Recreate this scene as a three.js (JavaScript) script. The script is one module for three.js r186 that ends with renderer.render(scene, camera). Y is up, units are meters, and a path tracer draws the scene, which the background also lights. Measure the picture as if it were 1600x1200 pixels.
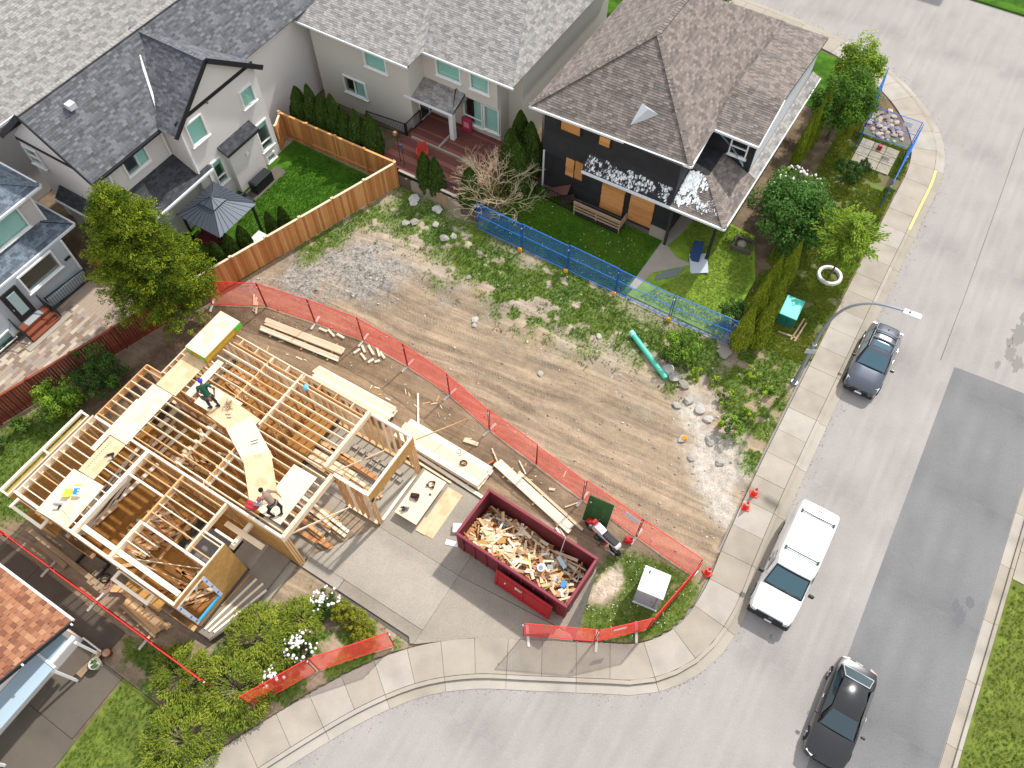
import * as THREE from 'three';
import { mergeGeometries, toCreasedNormals } from 'three/addons/utils/BufferGeometryUtils.js';
import { MarchingCubes } from 'three/addons/objects/MarchingCubes.js';
import { RoundedBoxGeometry } from 'three/addons/geometries/RoundedBoxGeometry.js';

// ---------- camera, sky, sun, exposure ----------
const scene = new THREE.Scene();
const camera = new THREE.PerspectiveCamera(52.0, 4 / 3, 0.5, 400);
camera.position.set(0, 35, 0);
camera.rotation.order = 'YXZ';
camera.rotation.set(THREE.MathUtils.degToRad(-58.9), THREE.MathUtils.degToRad(31.5), 0);
const SUN = new THREE.Vector3(0.15, 1, -0.87).normalize();
{ // hazy bright sky, a little brighter round the sun
  const w = 256, h = 128, d = new Float32Array(w * h * 4);
  for (let j = 0; j < h; j++) for (let i = 0; i < w; i++) {
    const el = (j + 0.5) / h * Math.PI - Math.PI / 2, az = (i + 0.5) / w * 2 * Math.PI - Math.PI;
    const v = [Math.cos(el) * Math.cos(az), Math.sin(el), Math.cos(el) * Math.sin(az)];
    const c = Math.max(0, v[0] * SUN.x + v[1] * SUN.y + v[2] * SUN.z), up = Math.max(0, v[1]);
    const g = 0.35 * Math.pow(c, 6), o = (j * w + i) * 4;
    d[o] = 0.92 - 0.11 * up + g; d[o + 1] = 0.94 - 0.07 * up + g; d[o + 2] = 0.97 + g * 0.9; d[o + 3] = 1;
  }
  const t = new THREE.DataTexture(d, w, h, THREE.RGBAFormat, THREE.FloatType);
  t.mapping = THREE.EquirectangularReflectionMapping; t.magFilter = THREE.LinearFilter; t.needsUpdate = true;
  scene.background = t; scene.environment = t;
}
const sun = new THREE.DirectionalLight(new THREE.Color(1, 0.965, 0.92), 3.95);
sun.position.copy(SUN).multiplyScalar(90).add(new THREE.Vector3(-14, 0, -20));
sun.target.position.set(-14, 0, -20);
sun.castShadow = true; sun.shadow.radius = 3; sun.shadow.mapSize.set(4096, 4096);
Object.assign(sun.shadow.camera, { left: -48, right: 48, top: 48, bottom: -48, near: 1, far: 220 });
scene.add(sun, sun.target);
const renderer = new THREE.WebGLRenderer({ antialias: true });
renderer.toneMapping = THREE.LinearToneMapping;
renderer.toneMappingExposure = 1.17;
renderer.shadowMap.enabled = true;

// ---------- random numbers, noise ----------
let seed = 20240611;
function rnd() { seed |= 0; seed = seed + 0x6D2B79F5 | 0; let t = Math.imul(seed ^ seed >>> 15, 1 | seed); t = t + Math.imul(t ^ t >>> 7, 61 | t) ^ t; return ((t ^ t >>> 14) >>> 0) / 4294967296; }
const rr = (a, b) => a + (b - a) * rnd(), pick = a => a[Math.floor(rnd() * a.length)];
const clamp = (v, a = 0, b = 1) => v < a ? a : v > b ? b : v, lerp = (a, b, t) => a + (b - a) * t;
const sst = (a, b, v) => { const t = clamp((v - a) / (b - a)); return t * t * (3 - 2 * t); };
function hash(i, j) { let n = Math.imul(i, 374761393) + Math.imul(j, 668265263) | 0; n = Math.imul(n ^ n >>> 13, 1274126177); return ((n ^ n >>> 16) >>> 0) / 4294967296; }
function vn(x, y) { const i = Math.floor(x), j = Math.floor(y); let f = x - i, g = y - j; f = f * f * (3 - 2 * f); g = g * g * (3 - 2 * g); const a = hash(i, j), b = hash(i + 1, j), c = hash(i, j + 1), d = hash(i + 1, j + 1); return a + (b - a) * f + (c - a + (a - b - c + d) * f) * g; }
function fbm(x, y, n = 4) { let s = 0, a = 0.5, t = 0; for (let k = 0; k < n; k++) { s += a * vn(x, y); t += a; x = x * 2.03 + 17.1; y = y * 2.03 + 5.3; a *= 0.5; } return s / t; }
// noise that repeats over p cells
function pn(x, y, p) { const w = v => ((v % p) + p) % p; const i = Math.floor(x), j = Math.floor(y); let f = x - i, g = y - j; f = f * f * (3 - 2 * f); g = g * g * (3 - 2 * g); const a = hash(w(i), w(j)), b = hash(w(i + 1), w(j)), c = hash(w(i), w(j + 1)), d = hash(w(i + 1), w(j + 1)); return a + (b - a) * f + (c - a + (a - b - c + d) * f) * g; }
function pfbm(u, v, p, n = 4) { let s = 0, a = 0.5, t = 0; for (let k = 0; k < n; k++) { s += a * pn(u * p, v * p, p); t += a; p *= 2; a *= 0.5; } return s / t; }

// ---------- textures ----------
function tex(w, h, fn, size, { srgb = true, sizeY = size } = {}) {
  const d = new Uint8Array(w * h * 4);
  for (let j = 0; j < h; j++) for (let i = 0; i < w; i++) { const c = fn(i / w, j / h, i, j), o = (j * w + i) * 4; d[o] = clamp(c[0], 0, 255); d[o + 1] = clamp(c[1], 0, 255); d[o + 2] = clamp(c[2], 0, 255); d[o + 3] = 255; }
  const t = new THREE.DataTexture(d, w, h, THREE.RGBAFormat);
  t.wrapS = t.wrapT = THREE.RepeatWrapping; t.magFilter = THREE.LinearFilter; t.minFilter = THREE.LinearMipmapLinearFilter; t.generateMipmaps = true;
  if (srgb) t.colorSpace = THREE.SRGBColorSpace;
  if (size) t.repeat.set(1 / size, 1 / sizeY);
  t.needsUpdate = true; return t;
}
const grey = v => [v, v, v];
const std = (o) => new THREE.MeshStandardMaterial({ roughness: 0.85, metalness: 0, ...o });
const matte = (o) => new THREE.MeshPhysicalMaterial({ roughness: 0.95, metalness: 0, specularIntensity: 0.15, ...o });
const flat = (hex, r = 0.8, o = {}) => std({ color: hex, roughness: r, ...o });
const bumpNoise = tex(256, 256, (u, v) => grey(255 * pfbm(u, v, 16, 4)), 0.6, { srgb: false });
// sawn timber: grain along u
const woodTex = (a, b, s) => tex(512, 256, (u, v) => { const g = pn(u * 4, v * 64, 64) * 0.5 + pn(u * 16, v * 128, 128) * 0.5, k = pfbm(u, v, 4, 3), q = clamp(g * 0.6 + k * 0.55 - 0.12); const kn = pn(u * 24 + 3, v * 24 + 7, 24) > 0.965 ? 0.72 : 1; return [lerp(a[0], b[0], q) * kn, lerp(a[1], b[1], q) * kn, lerp(a[2], b[2], q) * kn]; }, s, { sizeY: s * 0.4 });
const WOOD = {
  pale: std({ map: woodTex([210, 180, 144], [242, 222, 194], 2.0), roughness: 0.75 }),
  tan: std({ map: woodTex([186, 142, 92], [224, 188, 140], 2.0), roughness: 0.78 }),
  white: std({ map: woodTex([224, 206, 178], [246, 237, 220], 2.0), roughness: 0.75 }),
  orange: std({ map: woodTex([168, 112, 66], [212, 160, 108], 2.0), roughness: 0.8 }),
  weathered: std({ map: woodTex([140, 118, 92], [186, 160, 128], 2.0), roughness: 0.85 }),
};
const osbTex = (base) => tex(512, 512, (u, v) => { let m = 0; for (let k = 0; k < 3; k++) { const s = 40 + k * 14, an = k * 1.1 + 0.4, cu = Math.cos(an), su = Math.sin(an); const x = (u * cu - v * su) * s, y = (u * su + v * cu) * s * 2.4; m = Math.max(m, vn(x + k * 31, y + k * 17)); } const e = pfbm(u, v, 8, 3); const q = m * 0.7 + e * 0.45 - 0.2; return [base[0] * (0.72 + 0.4 * q), base[1] * (0.7 + 0.42 * q), base[2] * (0.64 + 0.46 * q)]; }, 1.6);
const OSB = std({ map: osbTex([196, 152, 88]), roughness: 0.85 });
const PLY = std({ map: tex(512, 512, (u, v) => { const g = pn(u * 2, v * 40, 40) * 0.4 + pfbm(u, v, 5, 4) * 0.6, p = sst(0.60, 0.72, pfbm(u + 0.3, v + 0.1, 3, 3)); return [lerp(228, 222, p) - 18 * (1 - g), lerp(212, 197, p) - 23 * (1 - g), lerp(190, 167, p) - 28 * (1 - g)]; }, 2.44), roughness: 0.8 });
const PLYD = std({ map: PLY.map, color: 0xf6e8d6, roughness: 0.85 });
const CONC = std({ map: tex(512, 512, (u, v, i, j) => { const n = pfbm(u, v, 4, 5), f = hash(i, j), s = hash(i >> 1, j >> 1) > 0.985 ? -26 : 0; const k = 164 + 28 * (n - 0.5) + 14 * (f - 0.5) + s; return [k, k * 0.952, k * 0.885]; }, 3.1), bumpMap: bumpNoise, bumpScale: 0.003, roughness: 0.9 });
const CONCP = [0xffffff, 0xf8f5f0, 0xf3f0ea, 0xeeebe4].map(c => std({ map: CONC.map, color: c, bumpMap: bumpNoise, bumpScale: 0.003, roughness: 0.9 }));
const AGG = std({ map: tex(512, 512, (u, v, i, j) => { const n = pfbm(u, v, 3, 4), f = hash(i >> 1, j >> 1), k = 150 + 24 * (n - 0.5) + 46 * (f - 0.5); return [k * 1.03, k * 0.972, k * 0.895]; }, 2.6), bumpMap: bumpNoise, bumpScale: 0.004, roughness: 0.92 });
const CONCD = std({ map: CONC.map, color: 0x9a958e, roughness: 0.9 });
const STUCCO = (c) => std({ color: c, bumpMap: bumpNoise, bumpScale: 0.004, roughness: 0.92 });
const sidingTex = tex(64, 256, (u, v) => { const k = (v * 8) % 1; return grey(k < 0.1 ? 60 : 255 - 60 * k); }, 1.2, { srgb: false });
const SIDING = (c) => std({ color: c, bumpMap: sidingTex, bumpScale: 0.02, roughness: 0.8 });

// ---------- scene helpers ----------
const taken = new Map();
function numbered(n) { const k = taken.get(n) || 0; taken.set(n, k + 1); return k ? n + '_' + String(k).padStart(3, '0') : n; }
const V = (x, y, z) => new THREE.Vector3(x, y, z);
function tag(o, label, category, group, kind) { if (label) o.userData.label = label; if (category) o.userData.category = category; if (group) o.userData.group = group; if (kind) o.userData.kind = kind; return o; }
function thing(name, label, category, pos = [0, 0, 0], turn = 0, group) {
  const o = new THREE.Group(); o.name = numbered(name); o.position.set(...pos); o.rotation.y = turn; o.w = V(...pos); scene.add(o); return tag(o, label, category, group);
}
// world-placed mesh under an unturned parent
function add(parent, name, geo, mat, w = [0, 0, 0], rot) {
  const m = new THREE.Mesh(geo, mat); m.castShadow = m.receiveShadow = true;
  if (parent === scene) { m.name = numbered(name); m.position.set(...w); } else { m.name = name; m.position.set(w[0] - (parent.w ? parent.w.x : 0), w[1] - (parent.w ? parent.w.y : 0), w[2] - (parent.w ? parent.w.z : 0)); }
  m.w = V(...w); if (rot) m.rotation.set(...rot); parent.add(m); return m;
}
// local mesh (parent may be turned)
function loc(parent, name, geo, mat, p = [0, 0, 0], rot) { const m = new THREE.Mesh(geo, mat); m.castShadow = m.receiveShadow = true; m.name = name; m.position.set(...p); if (rot) m.rotation.set(...rot); parent.add(m); return m; }
function solo(name, label, category, geo, mat, w, rot, group) { return tag(add(scene, name, geo, mat, w, rot), label, category, group); }
function struct(name, geo, mat, w, rot) { return tag(add(scene, name, geo, mat, w, rot), null, null, null, 'structure'); }
function copyOf(o, label, group) { const c = o.clone(); c.name = numbered(o.name.replace(/_\d\d\d$/, '')); c.w = o.w; scene.add(c); if (label) c.userData = { ...c.userData, label }; if (group) c.userData.group = group; return c; }
// box with uv in metres, u along its longest side
const boxCache = new Map();
function B(w, h, d) {
  const v = Math.floor(rnd() * 3), key = [w, h, d].map(x => x.toFixed(3)).join() + v; if (boxCache.has(key)) return boxCache.get(key);
  const g = new THREE.BoxGeometry(w, h, d), p = g.attributes.position, n = g.attributes.normal, uv = g.attributes.uv, L = [w, h, d], la = L.indexOf(Math.max(...L)), ou = rnd() * 5, ov = rnd() * 5;
  for (let i = 0; i < p.count; i++) { const q = [p.getX(i), p.getY(i), p.getZ(i)], nn = [Math.abs(n.getX(i)), Math.abs(n.getY(i)), Math.abs(n.getZ(i))], na = nn.indexOf(Math.max(...nn)); const ax = [0, 1, 2].filter(a => a !== na); const ua = ax.includes(la) ? la : ax[0], va = ax.find(a => a !== ua); uv.setXY(i, q[ua] + ou, q[va] + ov); }
  boxCache.set(key, g); return g;
}
// box between corners, world coordinates
function bx(parent, name, x0, x1, y0, y1, z0, z1, mat) { return add(parent, name, B(Math.abs(x1 - x0), Math.abs(y1 - y0), Math.abs(z1 - z0)), mat, [(x0 + x1) / 2, (y0 + y1) / 2, (z0 + z1) / 2]); }
// bar from a to b with a w x h section
function barG(a, b, w, h) { const L = a.distanceTo(b), g = B(w, h, L).clone(); const m = new THREE.Matrix4(), z = b.clone().sub(a).normalize(), up = Math.abs(z.y) > 0.99 ? V(1, 0, 0) : V(0, 1, 0), x = up.clone().cross(z).normalize(), y = z.clone().cross(x); m.makeBasis(x, y, z).setPosition(a.clone().add(b).multiplyScalar(0.5)); return g.applyMatrix4(m); }
function bar(parent, name, a, b, w, h, mat) { return add(parent, name, barG(V(...a).sub(parent.w || V(0, 0, 0)), V(...b).sub(parent.w || V(0, 0, 0)), w, h), mat, parent.w ? parent.w.toArray() : [0, 0, 0]); }
const tube = (pts, r, seg = 24, rad = 8) => new THREE.TubeGeometry(new THREE.CatmullRomCurve3(pts.map(p => V(...p))), seg, r, rad);
const mg = gs => mergeGeometries(gs.map(g => { const q = g.index ? g.toNonIndexed() : g; for (const k of Object.keys(q.attributes)) if (!['position', 'normal', 'uv'].includes(k)) q.deleteAttribute(k); return q; }));
const moved = (g, x, y, z, rx = 0, ry = 0, rz = 0) => { const q = g.clone(); q.applyMatrix4(new THREE.Matrix4().compose(V(x, y, z), new THREE.Quaternion().setFromEuler(new THREE.Euler(rx, ry, rz)), V(1, 1, 1))); return q; };
// flat polygon in the ground plane, given thickness, uv in metres
function slabG(pts, y0, y1) { const s = new THREE.Shape(pts.map(p => new THREE.Vector2(p[0], -p[1]))); const g = new THREE.ExtrudeGeometry(s, { depth: y1 - y0, bevelEnabled: false }); g.rotateX(-Math.PI / 2); g.translate(0, y0, 0); return g; }
// signed distance to polygon (negative inside)
function sdPoly(P, x, z) { let d = 1e9, ins = false; for (let i = 0, j = P.length - 1; i < P.length; j = i++) { const [x1, z1] = P[i], [x2, z2] = P[j], ex = x2 - x1, ez = z2 - z1, wx = x - x1, wz = z - z1, t = clamp((wx * ex + wz * ez) / (ex * ex + ez * ez)), dx = wx - ex * t, dz = wz - ez * t; d = Math.min(d, dx * dx + dz * dz); if ((z1 > z) !== (z2 > z) && x < (x2 - x1) * (z - z1) / (z2 - z1) + x1) ins = !ins; } return (ins ? -1 : 1) * Math.sqrt(d); }

// ---------- the setting: ground, road, kerbs, pavement ----------
// inner edge of the pavement, from the far bend to the near bend
const walkPts = [[-66, -53.4], [-30, -53.4], [-12, -53.3], [-5, -52.2], [-1.47, -50.14], [0.3, -48.3], [1.3, -46.6], [1.78, -44.4], [1.8, -41], [1.76, -36], [1.74, -30], [1.72, -24], [1.74, -19.4], [1.85, -15.7], [1.95, -13.3], [1.6, -11.2], [0.55, -9.72], [-0.9, -8.85], [-3.54, -7.37], [-5.75, -6.1], [-7.68, -4.5], [-9.3, -2.4], [-10.9, 0.5], [-12.3, 3.5], [-13.6, 7], [-15.2, 14]];
const walkCurve = new THREE.CatmullRomCurve3(walkPts.map(p => V(p[0], 0, p[1])), false, 'centripetal');
const walkLen = walkCurve.getLength(); walkCurve.arcLengthDivisions = 2000; walkCurve.updateArcLengths();
function walkAt(s, off) { const t = clamp(s / walkLen), p = walkCurve.getPointAt(t), d = walkCurve.getTangentAt(t); return [p.x - d.z * off, p.z + d.x * off]; }
const walkLine = []; for (let s = 0; s <= walkLen; s += 0.4) walkLine.push(walkAt(s, 0));
const land = [...walkLine, [-70, 16], [-70, -53.4]];
// offset +: towards the road?  the tangent runs from far to near, so the road side is at negative offset
const RS = (() => { const i = walkLine.length >> 1, s = walkLen / 2, a = walkAt(s, 1); return sdPoly(land, a[0], a[1]) > 0 ? 1 : -1; })();
function strip(s0, s1, o0, o1, y0, y1, n = 3) { const a = [], b = []; for (let k = 0; k <= n; k++) { const s = lerp(s0, s1, k / n); a.push(walkAt(s, o0 * RS)); b.push(walkAt(s, o1 * RS)); } return slabG([...a, ...b.reverse()], y0, y1); }

struct('ground', new THREE.PlaneGeometry(420, 420).rotateX(-Math.PI / 2), flat(0x5d5a40, 0.95), [-10, -0.7, -20]);
const asphaltTex = tex(1024, 1024, (u, v, i, j) => { const n = pfbm(u, v, 4, 5), st = pn(u * 40, v * 4, 40), f = hash(i, j), k = 146 + 22 * (n - 0.5) + 8 * (st - 0.5) + 30 * (f - 0.5); return [k * 1.015, k * 0.975, k * 0.945]; }, 9);
const ASPH = std({ map: asphaltTex, bumpMap: bumpNoise, bumpScale: 0.004, roughness: 0.92 });
const uvXZ = g => { const p = g.attributes.position, a = new Float32Array(p.count * 2); for (let i = 0; i < p.count; i++) { a[2 * i] = p.getX(i); a[2 * i + 1] = p.getZ(i); } g.setAttribute('uv', new THREE.BufferAttribute(a, 2)); return g; };
const roadG = uvXZ(new THREE.PlaneGeometry(110, 120).rotateX(-Math.PI / 2));
const road = struct('road', roadG, ASPH, [-17, -0.13, -30]);
const PATCH = std({ map: tex(512, 512, (u, v, i, j) => { const n = pfbm(u, v, 3, 5), st = pn(u * 12, v * 2, 12), f = hash(i, j), k = 114 + 18 * (n - 0.5) + 9 * (st - 0.5) + 24 * (f - 0.5); return [k, k * 0.99, k * 0.985]; }, 6), bumpMap: bumpNoise, bumpScale: 0.005, roughness: 0.92 });
add(road, 'asphalt_patch', uvXZ(slabG([[8.3, -31.15], [8.55, -31.2], [12.98, -31.5], [12.98, -5], [8.5, -5], [8.42, -13.7], [8.36, -22]], -0.13, -0.122)), PATCH, [0, 0, 0]).position.set(17, 0.13, 30);
// seams, crack sealer and stains lying on the asphalt
const TAR = flat(0x55524f, 0.7), STAIN = flat(0x7d7873, 0.9), WHITE = flat(0xd8d4cc, 0.8);
function onRoad(name, pts, w, mat, y = -0.1265) { const gs = []; for (let i = 0; i + 1 < pts.length; i++) { const a = pts[i], b = pts[i + 1], dx = b[0] - a[0], dz = b[1] - a[1], L = Math.hypot(dx, dz), nx = -dz / L * w / 2, nz = dx / L * w / 2; const wob = () => rr(0.7, 1.3); const k = wob(), l = wob(); gs.push(slabG([[a[0] + nx * k, a[1] + nz * k], [b[0] + nx * l, b[1] + nz * l], [b[0] - nx * l, b[1] - nz * l], [a[0] - nx * k, a[1] - nz * k]], y, y + 0.003)); } const m = add(road, name, mg(gs), mat, [0, 0, 0]); m.position.set(17, 0.13, 30); }
onRoad('crack_seal', [[7.55, -31.2], [7.5, -36], [7.4, -41], [7.25, -47], [7.1, -52]], 0.035, TAR);
for (const [x, z, r] of [[10.7, -35.2, 0.8], [10.9, -36.6, 0.9], [10.6, -33.6, 0.6], [11.1, -33.1, 0.5], [10.4, -34.3, 0.35], [11.25, -37.9, 0.6], [11.0, -39.2, 0.45], [10.2, -32.5, 0.3], [11.9, -32.3, 0.35], [11.6, -35.3, 0.3], [12.3, -19.0, 0.35], [12.1, -18.2, 0.4], [5.3, -13.0, 0.14], [11.8, -18.6, 0.3]]) { const p = []; for (let k = 0; k < 22; k++) { const a = k / 22 * 6.283; p.push([x + Math.cos(a) * r * 0.6 * rr(0.45, 1.1), z + Math.sin(a) * r * 1.3 * rr(0.45, 1.1)]); } const m = add(road, 'oil_stain', slabG(p, z > -30 && x > 8.4 ? -0.121 : -0.1275, z > -30 && x > 8.4 ? -0.1195 : -0.1255), z > -30 && x > 8.4 ? flat(0x5f5f60, 0.8) : STAIN, [0, 0, 0]); m.position.set(17, 0.13, 30); }
for (const [x, z] of [[5.9, -33.4], [6.05, -33.6], [5.7, -33.2], [10.85, -19.9], [11.0, -20.0]]) { const m = add(road, 'paint_mark', B(rr(0.1, 0.25), 0.003, rr(0.06, 0.12)), WHITE, [x + 17, 0.13 - 0.13 + 0.012 + (x > 8.4 ? 0.006 : 0), z + 30]); m.position.y = (x > 8.4 ? 0.0105 : 0.004); m.rotation.y = rr(0, 3); }

// pavement slabs, kerb stones and gutter slabs, one by one along the curve
const pavement = struct('pavement', strip(0, walkLen, -0.02, 1.5, -0.35, -0.1, 220), flat(0x6d675f, 0.95));
const kerb = struct('kerb', strip(0, walkLen, 1.5, 1.66, -0.35, -0.1, 220), flat(0x6d675f, 0.95));
const gutter = struct('gutter', strip(0, walkLen, 1.7, 2.08, -0.4, -0.14, 220), flat(0x6d675f, 0.95));
const slabStart = (() => { let best = 0, bd = 1e9; for (let s = 0; s < walkLen; s += 0.02) { const p = walkAt(s, 0), d = Math.hypot(p[0] - 1.8, p[1] + 44.77); if (d < bd) { bd = d; best = s; } } return best; })();
const sNear = walkLen - 1;
for (let s = slabStart - 1.47 * 26; s < sNear; s += 1.47) {
  if (s < 0.5) continue; const y = rr(0.012, 0.02);
  add(pavement, 'paving_slab', uvXZ(strip(s + 0.008, s + 1.462, 0, 1.47, -0.1, y, 3)), pick(CONCP));
}
for (let s = slabStart - 2.94 * 13; s < sNear; s += 2.94) {
  if (s < 0.5) continue;
  add(kerb, 'kerb_stone', uvXZ(strip(s + 0.008, s + 2.93, 1.49, 1.655, -0.1, 0.012, 4)), pick(CONCP));
  add(gutter, 'gutter_slab', uvXZ(strip(s + 0.008, s + 2.93, 1.665, 2.06, -0.13, -0.108, 4)), pick(CONCP));
}
{ // worn yellow kerb paint
  const ss = (zt) => { let best = 0, bd = 1e9; for (let s = slabStart - 5; s < walkLen; s += 0.02) { const d = Math.abs(walkAt(s, 0)[1] - zt); if (d < bd) { bd = d; best = s; } } return best; };
  const Y = std({ color: 0xd6c27a, roughness: 0.85, bumpMap: bumpNoise, bumpScale: 0.002 });
  add(kerb, 'yellow_kerb_paint', strip(ss(-44.7), ss(-39.3), 1.492, 1.652, 0.0125, 0.017, 14), Y);
}
// far side of the road: gutter, kerb, pavement or lawn
const farKerb = struct('far_kerb', B(0.14, 0.3, 40), CONCP[2], [13.56, -0.27, -20]);
for (let z = -39.2; z < -2; z += 2.94) { add(farKerb, 'gutter_slab', uvXZ(moved(B(0.42, 0.03, 2.925), 0, 0, 0)), pick(CONCP), [13.22, -0.112, z + 1.47 + 0.03]); add(farKerb, 'kerb_stone', uvXZ(moved(B(0.15, 0.12, 2.925), 0, 0, 0)), pick(CONCP), [13.515, -0.045, z + 1.5]); }
const farWalk = struct('far_pavement', B(6, 0.2, 19), CONCD, [16.65, -0.16, -30.5]);
for (let k = 0; k < 12; k++) for (let q = 0; q < 2; q++) add(farWalk, 'paving_slab', uvXZ(moved(B(1.5, 0.06, 1.5), 0, 0, 0)), pick(CONCP), [14.37 + q * 1.515, -0.02, -21.8 - k * 1.515]);

// ----- the bare lot and the garden soil: one uneven sheet -----
const TX0 = -33, TX1 = 3.4, TZ0 = -28, TZ1 = 3;
const POLY = {
  gravel: [[-26.9, -16.2], [-25.1, -19.8], [-23.2, -21.5], [-20, -21.5], [-20.2, -19.2], [-22.3, -17.4], [-25.3, -16.1]],
  pale: [[-3.2, -22.9], [-1.3, -21.6], [0.5, -21.1], [1.7, -19.4], [1.9, -16.5], [0.4, -16.7], [-2.1, -19.2]],
  brown: [[-27, -13.6], [-25.3, -15.3], [-20, -15.6], [-14.7, -15.4], [-8, -14.4], [-4.5, -13.9], [-3, -12.6], [-8.5, -11.8], [-12, -11.4], [-24, -11.2]],
  dug: [[-29.8, -4.6], [-28.3, -11], [-27.6, -13.8], [-26, -14], [-24, -11.6], [-25.4, -5.2], [-26.4, -4.2]],
  upper: [[-24.6, -24.3], [-23.9, -26.6], [-18.5, -26.3], [-15.7, -26], [-8.8, -26], [-5.6, -26], [-2.4, -26.2], [-1.7, -23.7], [-3.3, -22.4], [-6.5, -22.9], [-8.4, -22.2], [-11.1, -21.4], [-13.8, -21.2], [-16.2, -22], [-18.3, -22.6], [-21.7, -24.1], [-23.6, -23.6]],
  fenceside: [[-26.3, -19.7], [-25.4, -23.5], [-24.3, -26.4], [-23.4, -23.7], [-24.6, -21.5], [-25.3, -19.2]],
  kerbside: [[-3.8, -25.8], [-2.4, -27], [-2.2, -30], [-2, -48], [1.8, -48], [1.75, -20.6], [1.3, -19.9], [0.5, -21.1], [-1.3, -22.3]],
  island: [[-2.7, -12.9], [-1.5, -13.3], [1.2, -13.4], [1.95, -13.2], [1.6, -11.2], [0.55, -9.72], [-0.9, -8.85], [-1.8, -8.9], [-2.35, -9.6], [-2.5, -11.6]],
  leftlawn: [[-33, -0.5], [-29.4, -4.9], [-26.7, -4.6], [-26.5, 0.3], [-28, 1.2], [-33, 3]],
  garden: [[-15, -0.3], [-14.6, -2.4], [-13.2, -3.9], [-11, -4.55], [-8.2, -4.4], [-9.3, -2.4], [-10.9, 0.5], [-12.3, 3], [-17.6, 3], [-18.7, 1.8], [-16, 1.3]],
  barepatch: [[-2.3, -10.0], [-1.6, -10.4], [-1.2, -11.8], [-1.7, -12.9], [-2.2, -12.2], [-2.3, -11]],
};
const MC = 0.2, MW = Math.round((TX1 - TX0) / MC) + 1, MH = Math.round((TZ1 - TZ0) / MC) + 1, masks = {};
for (const k in POLY) { const a = masks[k] = new Float32Array(MW * MH); for (let j = 0; j < MH; j++) for (let i = 0; i < MW; i++) a[j * MW + i] = sdPoly(POLY[k], TX0 + i * MC, TZ0 + j * MC); }
const landMask = new Float32Array(MW * MH); for (let j = 0; j < MH; j++) for (let i = 0; i < MW; i++) landMask[j * MW + i] = sdPoly(land, TX0 + i * MC, TZ0 + j * MC);
function sampleM(a, x, z) { const u = clamp((x - TX0) / MC, 0, MW - 1.001), v = clamp((z - TZ0) / MC, 0, MH - 1.001), i = Math.floor(u), j = Math.floor(v), f = u - i, g = v - j, o = j * MW + i; return lerp(lerp(a[o], a[o + 1], f), lerp(a[o + MW], a[o + MW + 1], f), g); }
const inside = (k, x, z, soft, n) => sst(soft, -soft, sampleM(masks[k], x, z) + n);
function grassAt(x, z) { // how much of the ground is green here, 0..1
  const n = (fbm(x * 0.55 + 3, z * 0.55, 4) - 0.5), p = fbm(x * 1.5, z * 1.5 + 9, 3);
  let g = 0;
  g = Math.max(g, inside('upper', x, z, 1.3, n * 4) * sst(0.38, 0.5, p + 0.14 * sst(-23.2, -24.8, z)));
  g = Math.max(g, inside('fenceside', x, z, 0.9, n * 2.5) * sst(0.34, 0.48, p));
  g = Math.max(g, inside('kerbside', x, z, 0.6, n * 2.2) * sst(0.33, 0.5, p));
  g = Math.max(g, inside('island', x, z, 0.3, n * 0.8) * sst(0.2, 0.35, p) * (1 - inside('barepatch', x, z, 0.25, n)));
  g = Math.max(g, inside('leftlawn', x, z, 0.5, n));
  g = Math.max(g, inside('garden', x, z, 0.4, n) * sst(0.4, 0.55, p));
  return g;
}
// wheel and crawler tracks pressed into the soil: [relief, how much of a track this is]
const trackLines = [[-17.0, 0.02, 0.5, 0.22, -24, 1.4], [-18.9, 0.05, 0.7, 0.19, -25, 1.4], [-20.3, 0.09, 0.6, 0.24, -23, 0.5], [-16.1, -0.01, 0.4, 0.3, -15, 1.4], [-21.6, 0.1, 0.5, 0.21, -21, -3]], trackArcs = [[-19.5, -25.2, 5.2], [-21.5, -24.2, 6.4], [-17.5, -27.5, 7.4], [-23.5, -22.5, 4.1]];
function tracks(x, z) {
  if (x < -26 || z > -14.2) return [0, 0]; let h = 0, m = 0; const cleat = (s, o) => (Math.sin((s + Math.abs(o) * 0.7) * 36) > 0 ? 1 : -0.6), put = (o, s, w) => { const e = sst(0.25, 0.17, Math.abs(o)) * w; if (e > 0) { h += e * (0.32 * cleat(s, o) - 0.45); m = Math.max(m, e); } else h += 0.25 * sst(0.42, 0.27, Math.abs(o)) * w; };
  for (const [z0, a, b, f, xa, xb] of trackLines) { if (x < xa || x > xb) continue; const zc = z0 - a * x + b * Math.sin(x * f + z0), w = (0.45 + 0.9 * (vn(x * 0.45, z0 * 3) - 0.25)) * sst(xa, xa + 2, x); for (const g of [-0.85, 0.85]) put(z - zc - g, x, clamp(w)); }
  for (const [cx, cz, R] of trackArcs) { const dx = x - cx, dz = z - cz, r = Math.hypot(dx, dz), an = Math.atan2(dz, dx); if (an < 0.1 || an > 2.6) continue; const w = clamp(0.5 + 0.9 * (vn(an * 3 + R, R) - 0.3)) * 0.9; for (const g of [-0.85, 0.85]) put(r - R - g, an * R, w); }
  return [h, m];
}
const pit = (x, z) => x > -19.4 && x < -17.25 && z > -4.0 && z < -2.4;
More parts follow.
